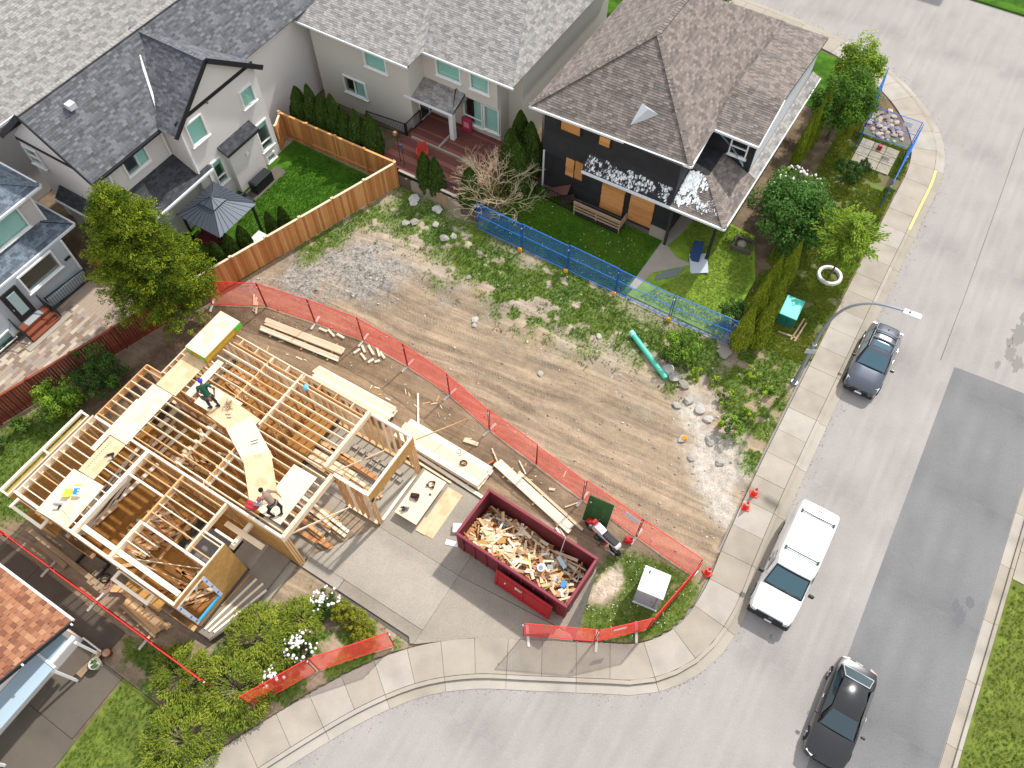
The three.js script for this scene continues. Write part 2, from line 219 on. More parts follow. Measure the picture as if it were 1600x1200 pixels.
function lotH(x, z) {
  const L = sampleM(landMask, x, z);
  if (L > -0.02) return -0.5;
  if (pit(x, z)) return -2.3;
  let h = 0.05 * (fbm(x * 0.5, z * 0.5, 3) - 0.5) + 0.05 * (fbm(x * 2.2, z * 2.2, 3) - 0.5) - 0.02;
  const dirt = x < 1.5 && z < -13.8 && z > -25.5 && x > -26 ? 1 : 0;
  if (dirt) { const w = fbm(x * 0.12, z * 0.3 + 4, 3) * 5; h += 0.1 * (vn(x * 0.16 + w * 0.2, (z + x * 0.1) * 2.6 + w) - 0.5) * sst(-26, -22, x); const gr = inside('gravel', x, z, 1.2, 0); h += gr * (0.22 * fbm(x * 0.9, z * 0.9, 4) + 0.1 * fbm(x * 4, z * 4, 2) - 0.05); }
  if (x > -25.4 && x < -12 && z > -11.7 && z < -0.1) h = Math.min(h, -0.03) - 0.02;
  if (x > -16.3 && x < -2 && z > -11.9 && z < -4) h = -0.07;
  h -= 0.03 * sst(-0.5, -0.05, L);
  return h;
}
{
  const nx = Math.round((TX1 - TX0) / 0.13), nz = Math.round((TZ1 - TZ0) / 0.13), g = new THREE.PlaneGeometry(TX1 - TX0, TZ1 - TZ0, nx, nz); g.rotateX(-Math.PI / 2); g.translate((TX0 + TX1) / 2, 0, (TZ0 + TZ1) / 2);
  const p = g.attributes.position; for (let i = 0; i < p.count; i++) p.setY(i, lotH(p.getX(i), p.getZ(i))); g.computeVertexNormals();
  const W = 1536, Hh = Math.round(W * (TZ1 - TZ0) / (TX1 - TX0));
  const t = tex(W, Hh, (u, v, i, j) => {
    const x = TX0 + u * (TX1 - TX0), z = TZ1 - v * (TZ1 - TZ0), n1 = fbm(x * 0.7, z * 0.7, 4) - 0.5, n2 = fbm(x * 4.5, z * 4.5, 3) - 0.5, f = hash(i, j) - 0.5, f2 = hash(i >> 1, j >> 1) - 0.5;
    const w = fbm(x * 0.12, z * 0.3 + 4, 3) * 5, st = vn(x * 0.16 + w * 0.2, (z + x * 0.1) * 2.6 + w) - 0.5, st2 = vn(x * 0.5, (z + x * 0.1) * 9 + w * 2) - 0.5;
    const tr = tracks(x, z); let k = 1 + 0.2 * n1 + 0.14 * n2 + 0.07 * f + 0.07 * f2 + 0.2 * st + 0.16 * st2 - 0.07 * tr[1]; let c = [147 * k, 129 * k, 108 * k];
    const mix = (a, q) => { c = [lerp(c[0], a[0], q), lerp(c[1], a[1], q), lerp(c[2], a[2], q)]; };
    const q = 1 + 0.3 * n2 + 0.16 * f2;
    mix([134 * k, 112 * k, 88 * k], 0.75 * inside('brown', x, z, 0.8, n1 * 2));
    mix([168 * k, 155 * k, 138 * k], 0.7 * sst(-20.3, -23, z + n1 * 6) * sst(1, -1, x + 2));
    const gv = inside('gravel', x, z, 1.1, n1 * 3.5); { const kk = q + (hash(i >> 2, j >> 2) - 0.5) * 0.35 - (vn(x * 7, z * 7) > 0.74 ? 0.3 : 0); mix([140 * kk, 139 * kk, 136 * kk], gv * 0.65); }
    mix([178 * q, 170 * q, 159 * q], 0.85 * inside('pale', x, z, 0.7, n1 * 2.4));
    mix([104 * q, 86 * q, 70 * q], 0.9 * inside('dug', x, z, 0.5, n1 * 1.2));
    mix([186 * q, 170 * q, 150 * q], inside('barepatch', x, z, 0.25, n1));
    mix([82 * q, 106 * q, 42 * q], 0.8 * grassAt(x, z));
    return c;
  }, 0);
  const relief = tex(W, Hh, (u, v, i, j) => { const x = TX0 + u * (TX1 - TX0), z = TZ1 - v * (TZ1 - TZ0), t = tracks(x, z)[0], c = fbm(x * 5, z * 5, 3) - 0.5, d = vn(x * 16, z * 16) - 0.5, e = hash(i >> 1, j >> 1) - 0.5, w = fbm(x * 0.12, z * 0.3 + 4, 3) * 5, st = vn(x * 0.5, (z + x * 0.1) * 9 + w * 2) - 0.5; return grey(128 + 60 * t + 70 * c + 34 * d + 22 * e + 30 * st); }, 0, { srgb: false });
  struct('bare_lot', g, matte({ map: t, bumpMap: relief, bumpScale: 0.09, roughness: 0.96 }));
}
// other gardens, lawns and yards, as sheets of their own
const soilTex = (a, b, s) => tex(512, 512, (u, v, i, j) => { const n = pfbm(u, v, 6, 5), f = hash(i, j); const q = clamp(n * 1.3 - 0.15 + (f - 0.5) * 0.3); return [lerp(a[0], b[0], q), lerp(a[1], b[1], q), lerp(a[2], b[2], q)]; }, s);
const SOIL = matte({ map: soilTex([92, 78, 62], [142, 124, 102], 3), roughness: 0.96 }), LAWNG = matte({ map: soilTex([48, 80, 22], [84, 122, 36], 2.5), roughness: 0.95 }), ROUGH = matte({ map: soilTex([86, 96, 44], [118, 132, 58], 2.4), roughness: 0.95 }), TURF = matte({ map: soilTex([104, 132, 42], [140, 162, 62], 2.2), roughness: 0.95 });
struct('garden_soil', uvXZ(slabG([[-70, 16], [-70, -53.4], [-12, -53.3], [-5, -52.2], [-1.47, -50.1], [0.3, -48.3], [1.3, -46.6], [1.78, -44.4], [1.8, -41], [1.76, -28.02], [-33.02, -28.02], [-33.02, 3.02], [-12.2, 3.02], [-13.6, 7], [-15, 14]], -0.3, -0.03)), SOIL);
struct('back_lawn', uvXZ(slabG([[-32.4, -21.0], [-32.4, -26.2], [-24.6, -26.2], [-28.0, -14.6], [-33, -14.6], [-33, -21]], -0.1, 0.03)), LAWNG);
struct('side_lawn', uvXZ(slabG([[-18, -26.2], [-18, -31], [-8.4, -31], [-8.6, -26.2]], -0.1, 0.035)), LAWNG);
struct('artificial_turf', uvXZ(slabG([[-8.55, -26.3], [-8.3, -34.5], [-4.2, -34], [-2.9, -31], [-2.9, -26.3]], -0.1, 0.04)), TURF);
struct('front_lawn', uvXZ(slabG([[-48, -53.3], [-48, -47], [-9, -47], [-2.5, -46], [-2.2, -50.3], [-5, -52.1], [-12, -53.2]], -0.1, 0.0)), LAWNG);
struct('roadside_lawn', uvXZ(slabG([[13.6, -21.01], [40, -21.01], [40, 6], [13.6, 6]], -0.3, 0.0)), ROUGH);
struct('verge', uvXZ(slabG([[-2.6, -28.03], [1.7, -28.03], [1.72, -36], [1.74, -44.3], [1.2, -46.5], [-2.0, -46.5], [-2.4, -40]], -0.2, -0.012)), std({ map: soilTex([104, 92, 66], [96, 120, 46], 2.8), roughness: 0.96 }));
struct('corner_lawn', uvXZ(slabG([[-17.45, 3.03], [-12.25, 3.03], [-13.6, 7], [-15, 13.9], [-16.9, 13.9]], -0.2, 0.0)), ROUGH);
struct('far_lawn', uvXZ(slabG([[-70, -64], [14, -64], [14, -90], [-70, -90]], -0.3, 0.0)), LAWNG);
// neighbour's concrete side path, in panels
const sidePath = struct('side_path', slabG([[-30, 1.5], [-18.75, 1.62], [-17.5, 2.9], [-17, 9], [-30, 9]], -0.3, -0.07), flat(0x4e4a45, 0.95));
for (const [x0, x1, z0, z1] of [[-29.8, -27.3, 1.52, 3], [-27.28, -24.3, 1.55, 3], [-24.28, -21.3, 1.58, 3], [-21.28, -18.8, 1.62, 3], [-21.28, -17.5, 3.02, 5.8], [-21.28, -17.3, 5.82, 9]]) add(sidePath, 'path_panel', uvXZ(slabG([[x0, z0], [x1, z0], [x1, z1], [x0, z1]], -0.06, 0.03)), std({ map: CONC.map, color: pick([0x8d8780, 0x857f78, 0x96908a]), bumpMap: bumpNoise, bumpScale: 0.003, roughness: 0.92 }));
// driveway panels of exposed aggregate and the apron in front of the garage
const driveway = struct('driveway', slabG([[-14.2, -4.7], [-12.2, -8.2], [-12.2, -11.8], [-7.8, -11.8], [-2.6, -11.8], [-1.9, -8.4], [-3.56, -7.42], [-5.78, -6.16], [-7.9, -4.5]], -0.3, -0.05), flat(0x5f5b55, 0.95));
const DRV = [0xffffff, 0xf2f0ec, 0xe8e6e2].map(c => std({ map: AGG.map, color: c, bumpMap: bumpNoise, bumpScale: 0.005, roughness: 0.93 }));
for (const [P, m] of [
  [[[-12.24, -8.108], [-7.806, -8.108], [-7.806, -11.75], [-12.24, -11.75]], DRV[1]], [[[-7.794, -8.108], [-2.5, -8.5], [-2.6, -11.75], [-7.794, -11.75]], DRV[2]],
  [[[-14.12, -5.256], [-7.806, -5.256], [-7.806, -8.094], [-12.26, -8.094]], DRV[0]], [[[-7.794, -4.56], [-5.78, -6.1], [-3.56, -7.38], [-1.95, -8.27], [-2.2, -8.485], [-7.794, -8.094]], DRV[1]],
  [[[-14.1, -4.72], [-12.1, -4.72], [-12.1, -5.24], [-14.1, -5.24]], DRV[0]], [[[-12.07, -4.72], [-8.15, -4.72], [-7.95, -4.5], [-7.806, -4.58], [-7.806, -5.24], [-12.07, -5.24]], DRV[2]],
]) add(driveway, 'driveway_panel', uvXZ(slabG(P, -0.05, 0.018)), m);

// ---------- the timber frame of the new house ----------
const frame = thing('house_frame', 'open timber house frame with floor joists, studs and sheathing panels', 'building', [-19, 0, -6]);
const J = 3.8, JD = 0.28; // joist tops, joist depth
const lum = () => pick([WOOD.pale, WOOD.pale, WOOD.tan, WOOD.white]), lumD = () => pick([WOOD.tan, WOOD.orange, WOOD.tan, WOOD.pale]);
function jX(x0, x1, z, w = 0.042, m) { bx(frame, 'joist', x0, x1, J - JD + rr(-0.004, 0.004), J + rr(-0.006, 0.004), z - w / 2, z + w / 2, m || lum()); }
function rimZ(x, z0, z1, w = 0.05, m, y1 = J + 0.004) { bx(frame, 'beam', x - w / 2, x + w / 2, J - JD, y1, z0, z1, m || lum()); }
function rimX(z, x0, x1, w = 0.05, m, y1 = J + 0.004) { bx(frame, 'beam', x0, x1, J - JD, y1, z - w / 2, z + w / 2, m || lum()); }
function stud(x, z, y0, y1, alongX, m) { bx(frame, 'stud', x - (alongX ? 0.021 : 0.07), x + (alongX ? 0.021 : 0.07), y0, y1, z - (alongX ? 0.07 : 0.021), z + (alongX ? 0.07 : 0.021), m || lumD()); }
function wallX(z, x0, x1, y0 = 0.6, y1 = J - JD, step = 0.42, top) { bx(frame, 'bottom_plate', x0, x1, y0, y0 + 0.045, z - 0.072, z + 0.072, lumD()); bx(frame, 'top_plate', x0, x1, y1 - 0.09, y1 - 0.001, z - 0.074, z + 0.074, top || lum()); for (let x = x0 + 0.03; x < x1; x += step) stud(x, z, y0 + 0.045, y1 - 0.09, true); }
function wallZ(x, z0, z1, y0 = 0.6, y1 = J - JD, step = 0.42, top) { bx(frame, 'bottom_plate', x - 0.072, x + 0.072, y0, y0 + 0.045, z0, z1, lumD()); bx(frame, 'top_plate', x - 0.074, x + 0.074, y1 - 0.09, y1 - 0.001, z0, z1, top || lum()); for (let z = z0 + 0.03; z < z1; z += step) stud(x, z, y0 + 0.045, y1 - 0.09, false); }
const sp = 0.405;
for (let z = -0.72; z > -4.7; z -= sp) { jX(-25.1, -21.75, z); if (z < -3.6) jX(-21.65, -19.6, z - 0.03); }
jX(-21.65, -19.6, -3.52, 0.09, WOOD.white);
for (let z = -4.95; z > -7.95; z -= sp) { jX(-25.0, -20.15, z); jX(-20.35, -18.45, z - 0.05); jX(-18.65, -14.25, z); }
for (let z = -8.1; z > -11.3; z -= sp) { jX(-24.1, -20.15, z); jX(-20.35, -18.4, z + 0.05); jX(-18.5, -14.65, z); }
for (let z = -2.75; z > -4.6; z -= 0.43) jX(-19.5, -17.15, z);
for (let z = -2.5; z > -3.2; z -= 0.6) jX(-17.0, -16.0, z);
for (const z of [-1.75, -1.3]) jX(-19.5, -18.3, z);
// rims, beams and headers
rimZ(-25.12, -4.75, -0.4); rimZ(-25.02, -8.0, -4.76); rimX(-8.0, -25.0, -24.1); rimZ(-24.12, -11.45, -8.03); rimX(-11.47, -24.1, -14.55, 0.05, WOOD.pale);
rimX(-11.1, -22.4, -14.7, 0.045); for (let x = -22.1; x < -14.8; x += 0.95) bx(frame, 'blocking', x - 0.02, x + 0.02, J - JD, J - 0.004, -11.44, -11.13, lum());
rimZ(-20.26, -11.4, -8.3, 0.05); rimZ(-18.42, -11.4, -8.3, 0.09); rimZ(-18.55, -8.2, -4.8, 0.045);
for (let z = -8.3; z < -4.9; z += sp) bx(frame, 'blocking', -20.3, -20.05, J - JD + 0.02, J - 0.006, z, z + 0.04, lum());
rimZ(-14.6, -11.45, -8.22, 0.16, WOOD.pale, J + 0.01); rimZ(-21.7, -4.72, -0.36, 0.17, WOOD.white, J + 0.012); rimZ(-19.55, -4.75, -2.28, 0.09); rimZ(-19.56, -2.24, -0.4, 0.16, WOOD.pale, J + 0.012);
rimX(-2.2, -19.45, -16.0, 0.1, WOOD.white); rimX(-4.76, -25.0, -14.1, 0.1, WOOD.white, J + 0.008); rimZ(-17.08, -4.68, -2.28, 0.1);
rimX(-0.36, -25.2, -15.9, 0.1, WOOD.white, J + 0.006); rimX(-0.78, -21.55, -16.1, 0.22, WOOD.white, J - 0.1); rimZ(-15.95, -3.3, -0.44, 0.06, WOOD.white); rimX(-3.27, -17.0, -16.0, 0.07, WOOD.white);
bx(frame, 'beam', -17.0, -15.95, 2.95, 3.2, -3.68, -3.58, WOOD.white); bx(frame, 'beam', -16.2, -16.0, 2.6, 2.8, -4.7, -3.4, WOOD.white); bx(frame, 'beam', -17.0, -14.9, 2.82, 2.86, -4.25, -4.0, WOOD.pale);
// outer and inner walls
wallX(-0.36, -25.2, -15.95); wallZ(-25.12, -4.7, -0.45); wallZ(-25.02, -7.95, -4.8); wallZ(-24.12, -11.4, -8.0); wallX(-11.47, -24.1, -12.3, 0.1, J - JD, 0.42, WOOD.white);
wallZ(-20.26, -11.3, -4.85); wallZ(-18.5, -11.3, -4.85, 0.1); wallX(-4.76, -21.4, -17.1); wallZ(-19.56, -4.0, -0.5, 0.6, J - JD, 0.5); wallZ(-21.7, -4.6, -3.5); wallX(-7.9, -24.9, -21.2, 0.6, J - JD, 0.6); wallX(-9.8, -20.2, -18.6, 0.6, J - JD, 0.5); wallX(-2.2, -17.2, -16.0);
// garage wings: sheathed walls, posts and headers round the two openings
const sheet = (n, x0, x1, y0, y1, z0, z1) => bx(frame, n, x0, x1, y0, y1, z0, z1, OSB);
const yG = 0.08;
for (const [a, b] of [[-17.05, -15.62], [-15.6, -14.22]]) sheet('sheathing_panel', a, b, yG, 3.5, -4.69, -4.675);
wallX(-4.77, -17.05, -14.2, yG, 3.56, 0.42, WOOD.white);
bx(frame, 'header', -14.28, -14.1, 3.2, 3.57, -8.1, -4.7, WOOD.pale); for (const z of [-4.74, -4.84, -4.95]) bx(frame, 'post', -14.27, -14.11, yG, 3.2, z - 0.04, z + 0.04, WOOD.tan);
bx(frame, 'header', -14.3, -14.14, 3.26, 3.58, -8.16, -8.11, WOOD.tan);
wallX(-8.2, -14.15, -12.35, yG, 3.57, 0.31, WOOD.white); for (const z of [-8.24, -8.34]) bx(frame, 'post', -12.36, -12.22, yG, 3.0, z - 0.04, z + 0.04, WOOD.tan);
bx(frame, 'header', -12.36, -12.24, 3.0, 3.6, -11.42, -8.14, WOOD.white); sheet('sheathing_panel', -12.235, -12.22, 2.72, 3.55, -11.4, -8.16);
for (const z of [-11.24, -11.34, -11.44]) bx(frame, 'post', -12.36, -12.22, yG, 2.72, z - 0.04, z + 0.04, WOOD.tan);
bx(frame, 'bottom_plate', -12.36, -12.22, yG, yG + 0.045, -11.2, -8.44, WOOD.white);
bx(frame, 'top_plate', -14.5, -12.3, 3.52, 3.57, -11.56, -11.42, WOOD.white);
for (const [a, b, w] of [[[-14.18, 3.5, -4.82], [-14.0, 0.1, -8.1], 0.09], [[-14.16, 3.5, -8.36], [-14.35, 0.15, -11.35], 0.09], [[-12.1, 3.45, -11.5], [-11.8, 0.06, -15.1], 0.07], [[-19.45, 3.7, -0.55], [-17.4, 1.0, -2.2], 0.07], [[-18.5, 3.2, -0.9], [-17.5, 0.62, -1.4], 0.07], [[-16.3, 3.3, -1.9], [-16.6, 0.62, -0.7], 0.07], [[-20.0, 3.4, -9.5], [-18.7, 0.65, -9.4], 0.07]]) bar(frame, 'brace', a, b, 0.03, w, lum());
// sheathed front and porch side, with the taped window opening
for (const [a, b] of [[-23.4, -22.2], [-22.18, -21.9], [-17.15, -15.98]]) sheet('sheathing_panel', a, b, 0.6, 3.5, -0.27, -0.255);
sheet('sheathing_panel', -15.905, -15.89, 0.6, 3.78, -3.3, -1.86); sheet('sheathing_panel', -15.905, -15.89, 0.6, 1.0, -1.85, -0.3); sheet('sheathing_panel', -15.905, -15.89, 3.42, 3.78, -1.85, -0.3);
{ const tape = flat(0xc9d6ea, 0.6), blue = flat(0x2aa7dc, 0.5); bx(frame, 'window_tape', -15.93, -15.87, 0.98, 3.45, -1.86, -1.7, tape); bx(frame, 'window_tape', -15.93, -15.87, 0.98, 3.45, -0.46, -0.3, tape); bx(frame, 'window_tape', -15.92, -15.875, 3.36, 3.47, -1.69, -0.47, flat(0xe9e6df, 0.6)); bx(frame, 'window_sill_tape', -15.95, -15.86, 0.96, 1.12, -1.69, -0.47, blue);
  for (const [y, z] of [[2.9, -1.78], [2.2, -1.78], [1.4, -1.78], [3.1, -0.38], [1.9, -0.38], [1.25, -0.38]]) bx(frame, 'window_tape', -15.868, -15.864, y, y + 0.14, z - 0.05, z + 0.05, flat(0x4a76c4, 0.6)); }
for (let z = -7.9; z < -4.9; z += 1.24) sheet('sheathing_panel', -25.11, -25.1, 0.6, 2.2, z, z + 1.22);
// bays in front: open boxes of new lumber
function bay(x0, x1, z0, z1, y) { for (const [a, b, c, d] of [[x0, x1, z1 - 0.14, z1], [x0, x1, z0, z0 + 0.04], [x0, x0 + 0.14, z0 + 0.04, z1 - 0.14], [x1 - 0.14, x1, z0 + 0.04, z1 - 0.14]]) bx(frame, 'bay_plate', a, b, y, y + 0.09, c, d, WOOD.white); sheet('sheathing_panel', x0 + 0.01, x1 - 0.01, y - 1.1, y - 0.001, z1 - 0.05, z1 - 0.035); sheet('sheathing_panel', x0 + 0.01, x1 - 0.01, y - 1.14, y - 1.1, z0, z1 - 0.06); for (const x of [x0 + 0.04, (x0 + x1) / 2, x1 - 0.04]) bx(frame, 'bay_stud', x - 0.02, x + 0.02, y - 1.09, y - 0.002, z1 - 0.14, z1 - 0.055, WOOD.tan); }
bay(-25.4, -23.42, -0.24, 0.24, 3.0); bay(-19.25, -17.2, -0.24, 0.24, 3.0);
for (const [a, b] of [[-23.4, -21.8], [-17.18, -15.75]]) { sheet('sheathing_panel', a, b, 1.2, 3.05, 0.0, 0.015); bx(frame, 'bay_plate', a, b, 1.12, 1.2, -0.22, 0.03, WOOD.tan); }
bx(frame, 'bay_plate', -26.1, -25.98, 3.3, 3.45, -4.72, -0.05, WOOD.white); bx(frame, 'bay_plate', -25.62, -25.55, 3.3, 3.44, -4.7, -0.05, WOOD.pale); for (const z of [-4.66, -2.4, -0.1]) bx(frame, 'bay_plate', -25.98, -25.62, 3.3, 3.43, z - 0.04, z + 0.04, WOOD.white); sheet('sheathing_panel', -25.97, -25.63, 3.12, 3.16, -4.6, -0.1); sheet('sheathing_panel', -25.6, -25.585, 0.6, 3.29, -4.65, -0.1);
// floors inside
const FLOOR = std({ map: OSB.map, color: 0xd8c4a4, roughness: 0.9 });
for (let x = -25.05; x < -17.2; x += 1.31) for (let z = -11.4; z < -0.5; z += 2.46) {
  const x1 = Math.min(x + 1.3, -17.2), z1 = Math.min(z + 2.44, -0.45); if (x < -24.2 && z < -8.2) continue;
  if (x1 > -19.4 && x < -17.25 && z1 > -4 && z < -2.4) { if (z < -4) bx(frame, 'floor_panel', x, x1, 0.52, 0.58, z, -4.0, FLOOR); if (z1 > -2.4) bx(frame, 'floor_panel', x, x1, 0.52, 0.58, -2.4, z1, FLOOR); if (x < -19.4) bx(frame, 'floor_panel', x, -19.4, 0.52, 0.58, Math.max(z, -4), Math.min(z1, -2.4), FLOOR); continue; }
  bx(frame, 'floor_panel', x, x1, 0.52, 0.58, z, z1, FLOOR);
}
bx(frame, 'floor_panel', -17.19, -16.0, 0.52, 0.58, -3.2, -0.45, FLOOR);
for (const [x0, x1, z0, z1] of [[-25.2, -15.9, -0.42, -0.28], [-25.2, -25.05, -8, -0.43], [-15.97, -15.9, -3.3, -0.43], [-17.2, -15.98, -3.35, -3.25], [-24.2, -17.2, -11.55, -11.41]]) bx(frame, 'foundation_wall', x0, x1, -0.2, 0.515, z0, z1, CONCD);
for (const [x0, x1, y0, y1, z0, z1] of [[-19.45, -17.2, -2.3, 0.5, -4.12, -4.0], [-19.45, -17.2, -2.3, 0.5, -2.4, -2.28], [-19.52, -19.4, -2.3, 0.5, -4, -2.4], [-17.25, -17.13, -2.3, 0.5, -4, -2.4]]) bx(frame, 'foundation_wall', x0, x1, y0, y1, z0, z1, CONCD);
const slabF = bx(frame, 'garage_slab', -17.15, -14.2, -0.2, 0.06, -8.18, -4.7, CONCP[3]); bx(frame, 'garage_slab', -17.15, -12.22, -0.2, 0.062, -11.5, -8.2, CONCP[3]);
// porch slab and steps
const porch = thing('porch_slab', 'grey concrete porch slab with two steps beside the frame house', 'porch', [-15.5, 0, -2.4]);
add(porch, 'landing', uvXZ(slabG([[-15.88, -4.66], [-14.65, -4.66], [-14.65, -1.9], [-15.35, -0.1], [-17.4, -0.02], [-15.88, -0.3]], -0.3, 0.34)), std({ map: CONC.map, color: 0xd8d2ca, bumpMap: bumpNoise, bumpScale: 0.003, roughness: 0.9 }));
bx(porch, 'landing', -17.0, -15.89, -0.2, 0.338, -4.66, -3.36, CONCP[3]);
bx(porch, 'step', -14.64, -14.3, -0.2, 0.19, -4.62, -2.0, CONCP[3]);
add(porch, 'planter_wall', uvXZ(slabG([[-14.64, -1.98], [-13.9, -1.98], [-13.9, -1.88], [-14.58, -1.88], [-15.25, -0.05], [-15.34, -0.08]], -0.3, 0.36)), CONCD);

// ---------- plywood lying on the joists ----------
const y0 = J + 0.008, PT = 0.02;
const sheetOn = (label, x0, x1, z0, z1, y, m, rot = 0, group) => { const o = solo('plywood_sheet', label, 'plywood', B(x1 - x0, PT, z1 - z0), m || PLY, [(x0 + x1) / 2, y + PT / 2, (z0 + z1) / 2], [0, rot, 0], group); return o; };
sheetOn('tan plywood sheet at the foot of the raised plywood stack on the joists', -23.86, -22.64, -9.5, -7.42, y0, PLYD, 0.0);
sheetOn('pale plywood sheet in the walkway row, next to the tan sheet', -23.95, -22.75, -7.38, -4.45, y0, PLY, 0.02);
sheetOn('tan stamped plywood sheet in the walkway row holding a small black tool', -23.62, -22.72, -4.42, -2.5, y0, PLYD, 0.03);
sheetOn('narrow plywood offcut lying along the walkway row of sheets', -23.98, -23.72, -6.4, -3.5, y0 + PT + 0.001, PLY, 0.03);
sheetOn('pale plywood sheet on the joists with the blue and yellow carton', -23.75, -22.0, -2.48, -0.3, y0 + 0.001, PLY, 0.06);
sheetOn('narrow white plywood strip lying across the joists by the green-shirted worker', -22.35, -21.98, -9.95, -7.75, y0, flatWhitePly(), 0.0);
function flatWhitePly() { return std({ map: PLY.map, color: 0xffffff, roughness: 0.75 }); }
sheetOn('pale plywood sheet on the joists under the crouching worker', -15.75, -14.5, -7.6, -5.12, y0 + 0.03, PLY, 0.02);
sheetOn('plywood sheet under the worker in the green shirt', -21.68, -19.75, -8.75, -7.62, y0, PLY, 0.0);
{ // long sheets laid end to end in a fan that curves towards the garage
  const cs = [[-19.62, -7.98, -0.06, 2.2], [-18.1, -7.35, -0.45, 2.44], [-16.55, -6.3, -0.72, 2.44]]; let k = 0;
  for (const [x, z, r, L] of cs) { k++; solo('plywood_sheet', ['plywood sheet at the bend of the curved walkway, beside the green-shirted worker', 'middle plywood sheet of the curved walkway on the joists', 'long plywood sheet of the curved walkway ending near the crouching worker'][k - 1], 'plywood', B(L, PT, 1.2), k === 2 ? PLY : PLYD, [x, y0 + PT * (k + 0.6), z], [0, r, 0]); }
}
{ // raised stack of sheets with yellow sides and green strap corners
  const o = thing('plywood_stack', 'stack of plywood sheets with yellow sides and green corner guards on the joists', 'plywood stack', [-23.15, J + 0.01, -10.73]);
  for (const z of [-1.0, 0, 1.0]) loc(o, 'bearer', B(1.2, 0.08, 0.09), WOOD.tan, [0, 0.04, z]);
  for (let k = 0; k < 11; k++) loc(o, 'sheet', B(1.22, 0.042, 2.42), k === 10 ? PLY : flat(pick([0xb58f22, 0xa98420, 0xc09a2c]), 0.8), [rr(-0.006, 0.006), 0.102 + k * 0.044, rr(-0.006, 0.006)]);
  const GR = flat(0x2fbf2c, 0.5); for (const [x, z, w, d] of [[0.615, -1.0, 0.03, 0.36], [0.4, 1.222, 0.3, 0.03], [-0.4, 1.222, 0.22, 0.03]]) loc(o, 'corner_guard', B(w, 0.3, d), GR, [x, 0.36, z]);
}
// ---------- things lying on the sheets ----------
const BLK = flat(0x1b1b1c, 0.55), STEEL = std({ color: 0xb9bdc2, metalness: 0.7, roughness: 0.4 });
{ const yb = J + PT + 0.012; const c = thing('nail_carton', 'open carton with blue label and yellow end on a plywood sheet', 'carton', [-22.75, yb, -1.75], 0.55); loc(c, 'box', B(0.3, 0.2, 0.42), flat(0xe6e3d6, 0.8), [0, 0.1, 0]); loc(c, 'label', B(0.26, 0.006, 0.3), flat(0x1e7fd0, 0.5), [-0.01, 0.204, 0.02]); for (const [x, z] of [[0.06, -0.03], [0.07, 0.1]]) loc(c, 'printed_dot', new THREE.CylinderGeometry(0.035, 0.035, 0.006, 14), flat(0xf2f4f4, 0.6), [x, 0.209, z]); loc(c, 'end_flap', B(0.3, 0.012, 0.1), flat(0xe8e03a, 0.7), [0, 0.2, -0.25], [0.3, 0, 0]);
  const d = thing('nail_carton', 'crushed yellow carton beside the blue and yellow one', 'carton', [-23.1, yb, -1.5], 0.4); loc(d, 'box', new RoundedBoxGeometry(0.3, 0.15, 0.34, 2, 0.03), flat(0xe4de3c, 0.7), [0, 0.075, 0]); loc(d, 'flap', B(0.3, 0.012, 0.14), flat(0xeae44e, 0.7), [0, 0.16, 0.16], [-0.4, 0, 0]); }
function nailer(label, x, y, z, turn, body) { const o = thing('nail_gun', label, 'nail gun', [x, y, z], turn, null); loc(o, 'barrel', new THREE.CylinderGeometry(0.045, 0.055, 0.3, 12).rotateZ(Math.PI / 2), body, [0, 0.06, 0]); loc(o, 'handle', B(0.06, 0.06, 0.22), BLK, [0.08, 0.05, 0.13]); loc(o, 'magazine', B(0.28, 0.05, 0.04), STEEL, [-0.02, 0.04, 0.24], [0, 0.25, 0]); loc(o, 'nose', B(0.1, 0.05, 0.05), STEEL, [-0.2, 0.05, 0]); return o; }
nailer('silver nail gun lying on the plywood near the carton', -23.05, J + PT + 0.012, -0.95, 0.4, STEEL);
nailer('small black nail gun on the stamped plywood sheet', -22.92, J + PT + 0.012, -3.75, 0.9, BLK);
bar(scene, 'pencil_line', [-22.85, J + PT + 0.012, -0.85], [-22.15, J + PT + 0.012, -0.72], 0.012, 0.006, flat(0x6b5a45, 0.8)).userData = { label: 'thin air hose stub beside the silver nail gun', category: 'hose' };
{ // staple marks and stamps: printed lettering on sheets is only a row of dark marks in the photograph
  const ink = flat(0x6a4c28, 0.9);
  const st = (x, z, n, dx, dz, y) => { const g = []; for (let k = 0; k < n; k++) g.push(moved(B(0.03, 0.001, 0.05), x + dx * k + rr(-0.01, 0.01), 0, z + dz * k)); const m = solo('sheet_stamp', 'row of dark printed stamp marks on the tan plywood sheet', 'stamp', mg(g), ink, [0, y, 0]); };
  st(-23.42, -4.2, 14, 0.004, 0.11, y0 + PT + 0.002);
}
for (const [x, z, r, L] of [[-19.9, -7.95, 0.5, 0.24], [-19.75, -7.85, 0.5, 0.2], [-18.0, -7.55, 0.9, 0.34], [-17.9, -7.45, 0.9, 0.3]]) solo('nail_strip', 'short dark nail strip left on the curved plywood walkway', 'nail strip', B(L, 0.02, 0.02), BLK, [x, J + 0.008 + PT * 4, z], [0, r, 0], 'nail strips on the curved walkway');
{ // pile of shavings by the worker
  const g = []; for (let k = 0; k < 26; k++) g.push(moved(B(rr(0.1, 0.3), 0.02, 0.025), rr(-0.2, 0.2), 0.03 + rr(0, 0.2), rr(-0.2, 0.2), rr(-0.6, 0.6), rr(0, 6), rr(-0.7, 0.7)));
  tag(solo('offcut_heap', 'small heap of wood splinters on the plywood by the green-shirted worker', 'wood scraps', mg(g), WOOD.weathered, [-20.15, J + 0.03, -8.28]), null, null, null, 'stuff');
}

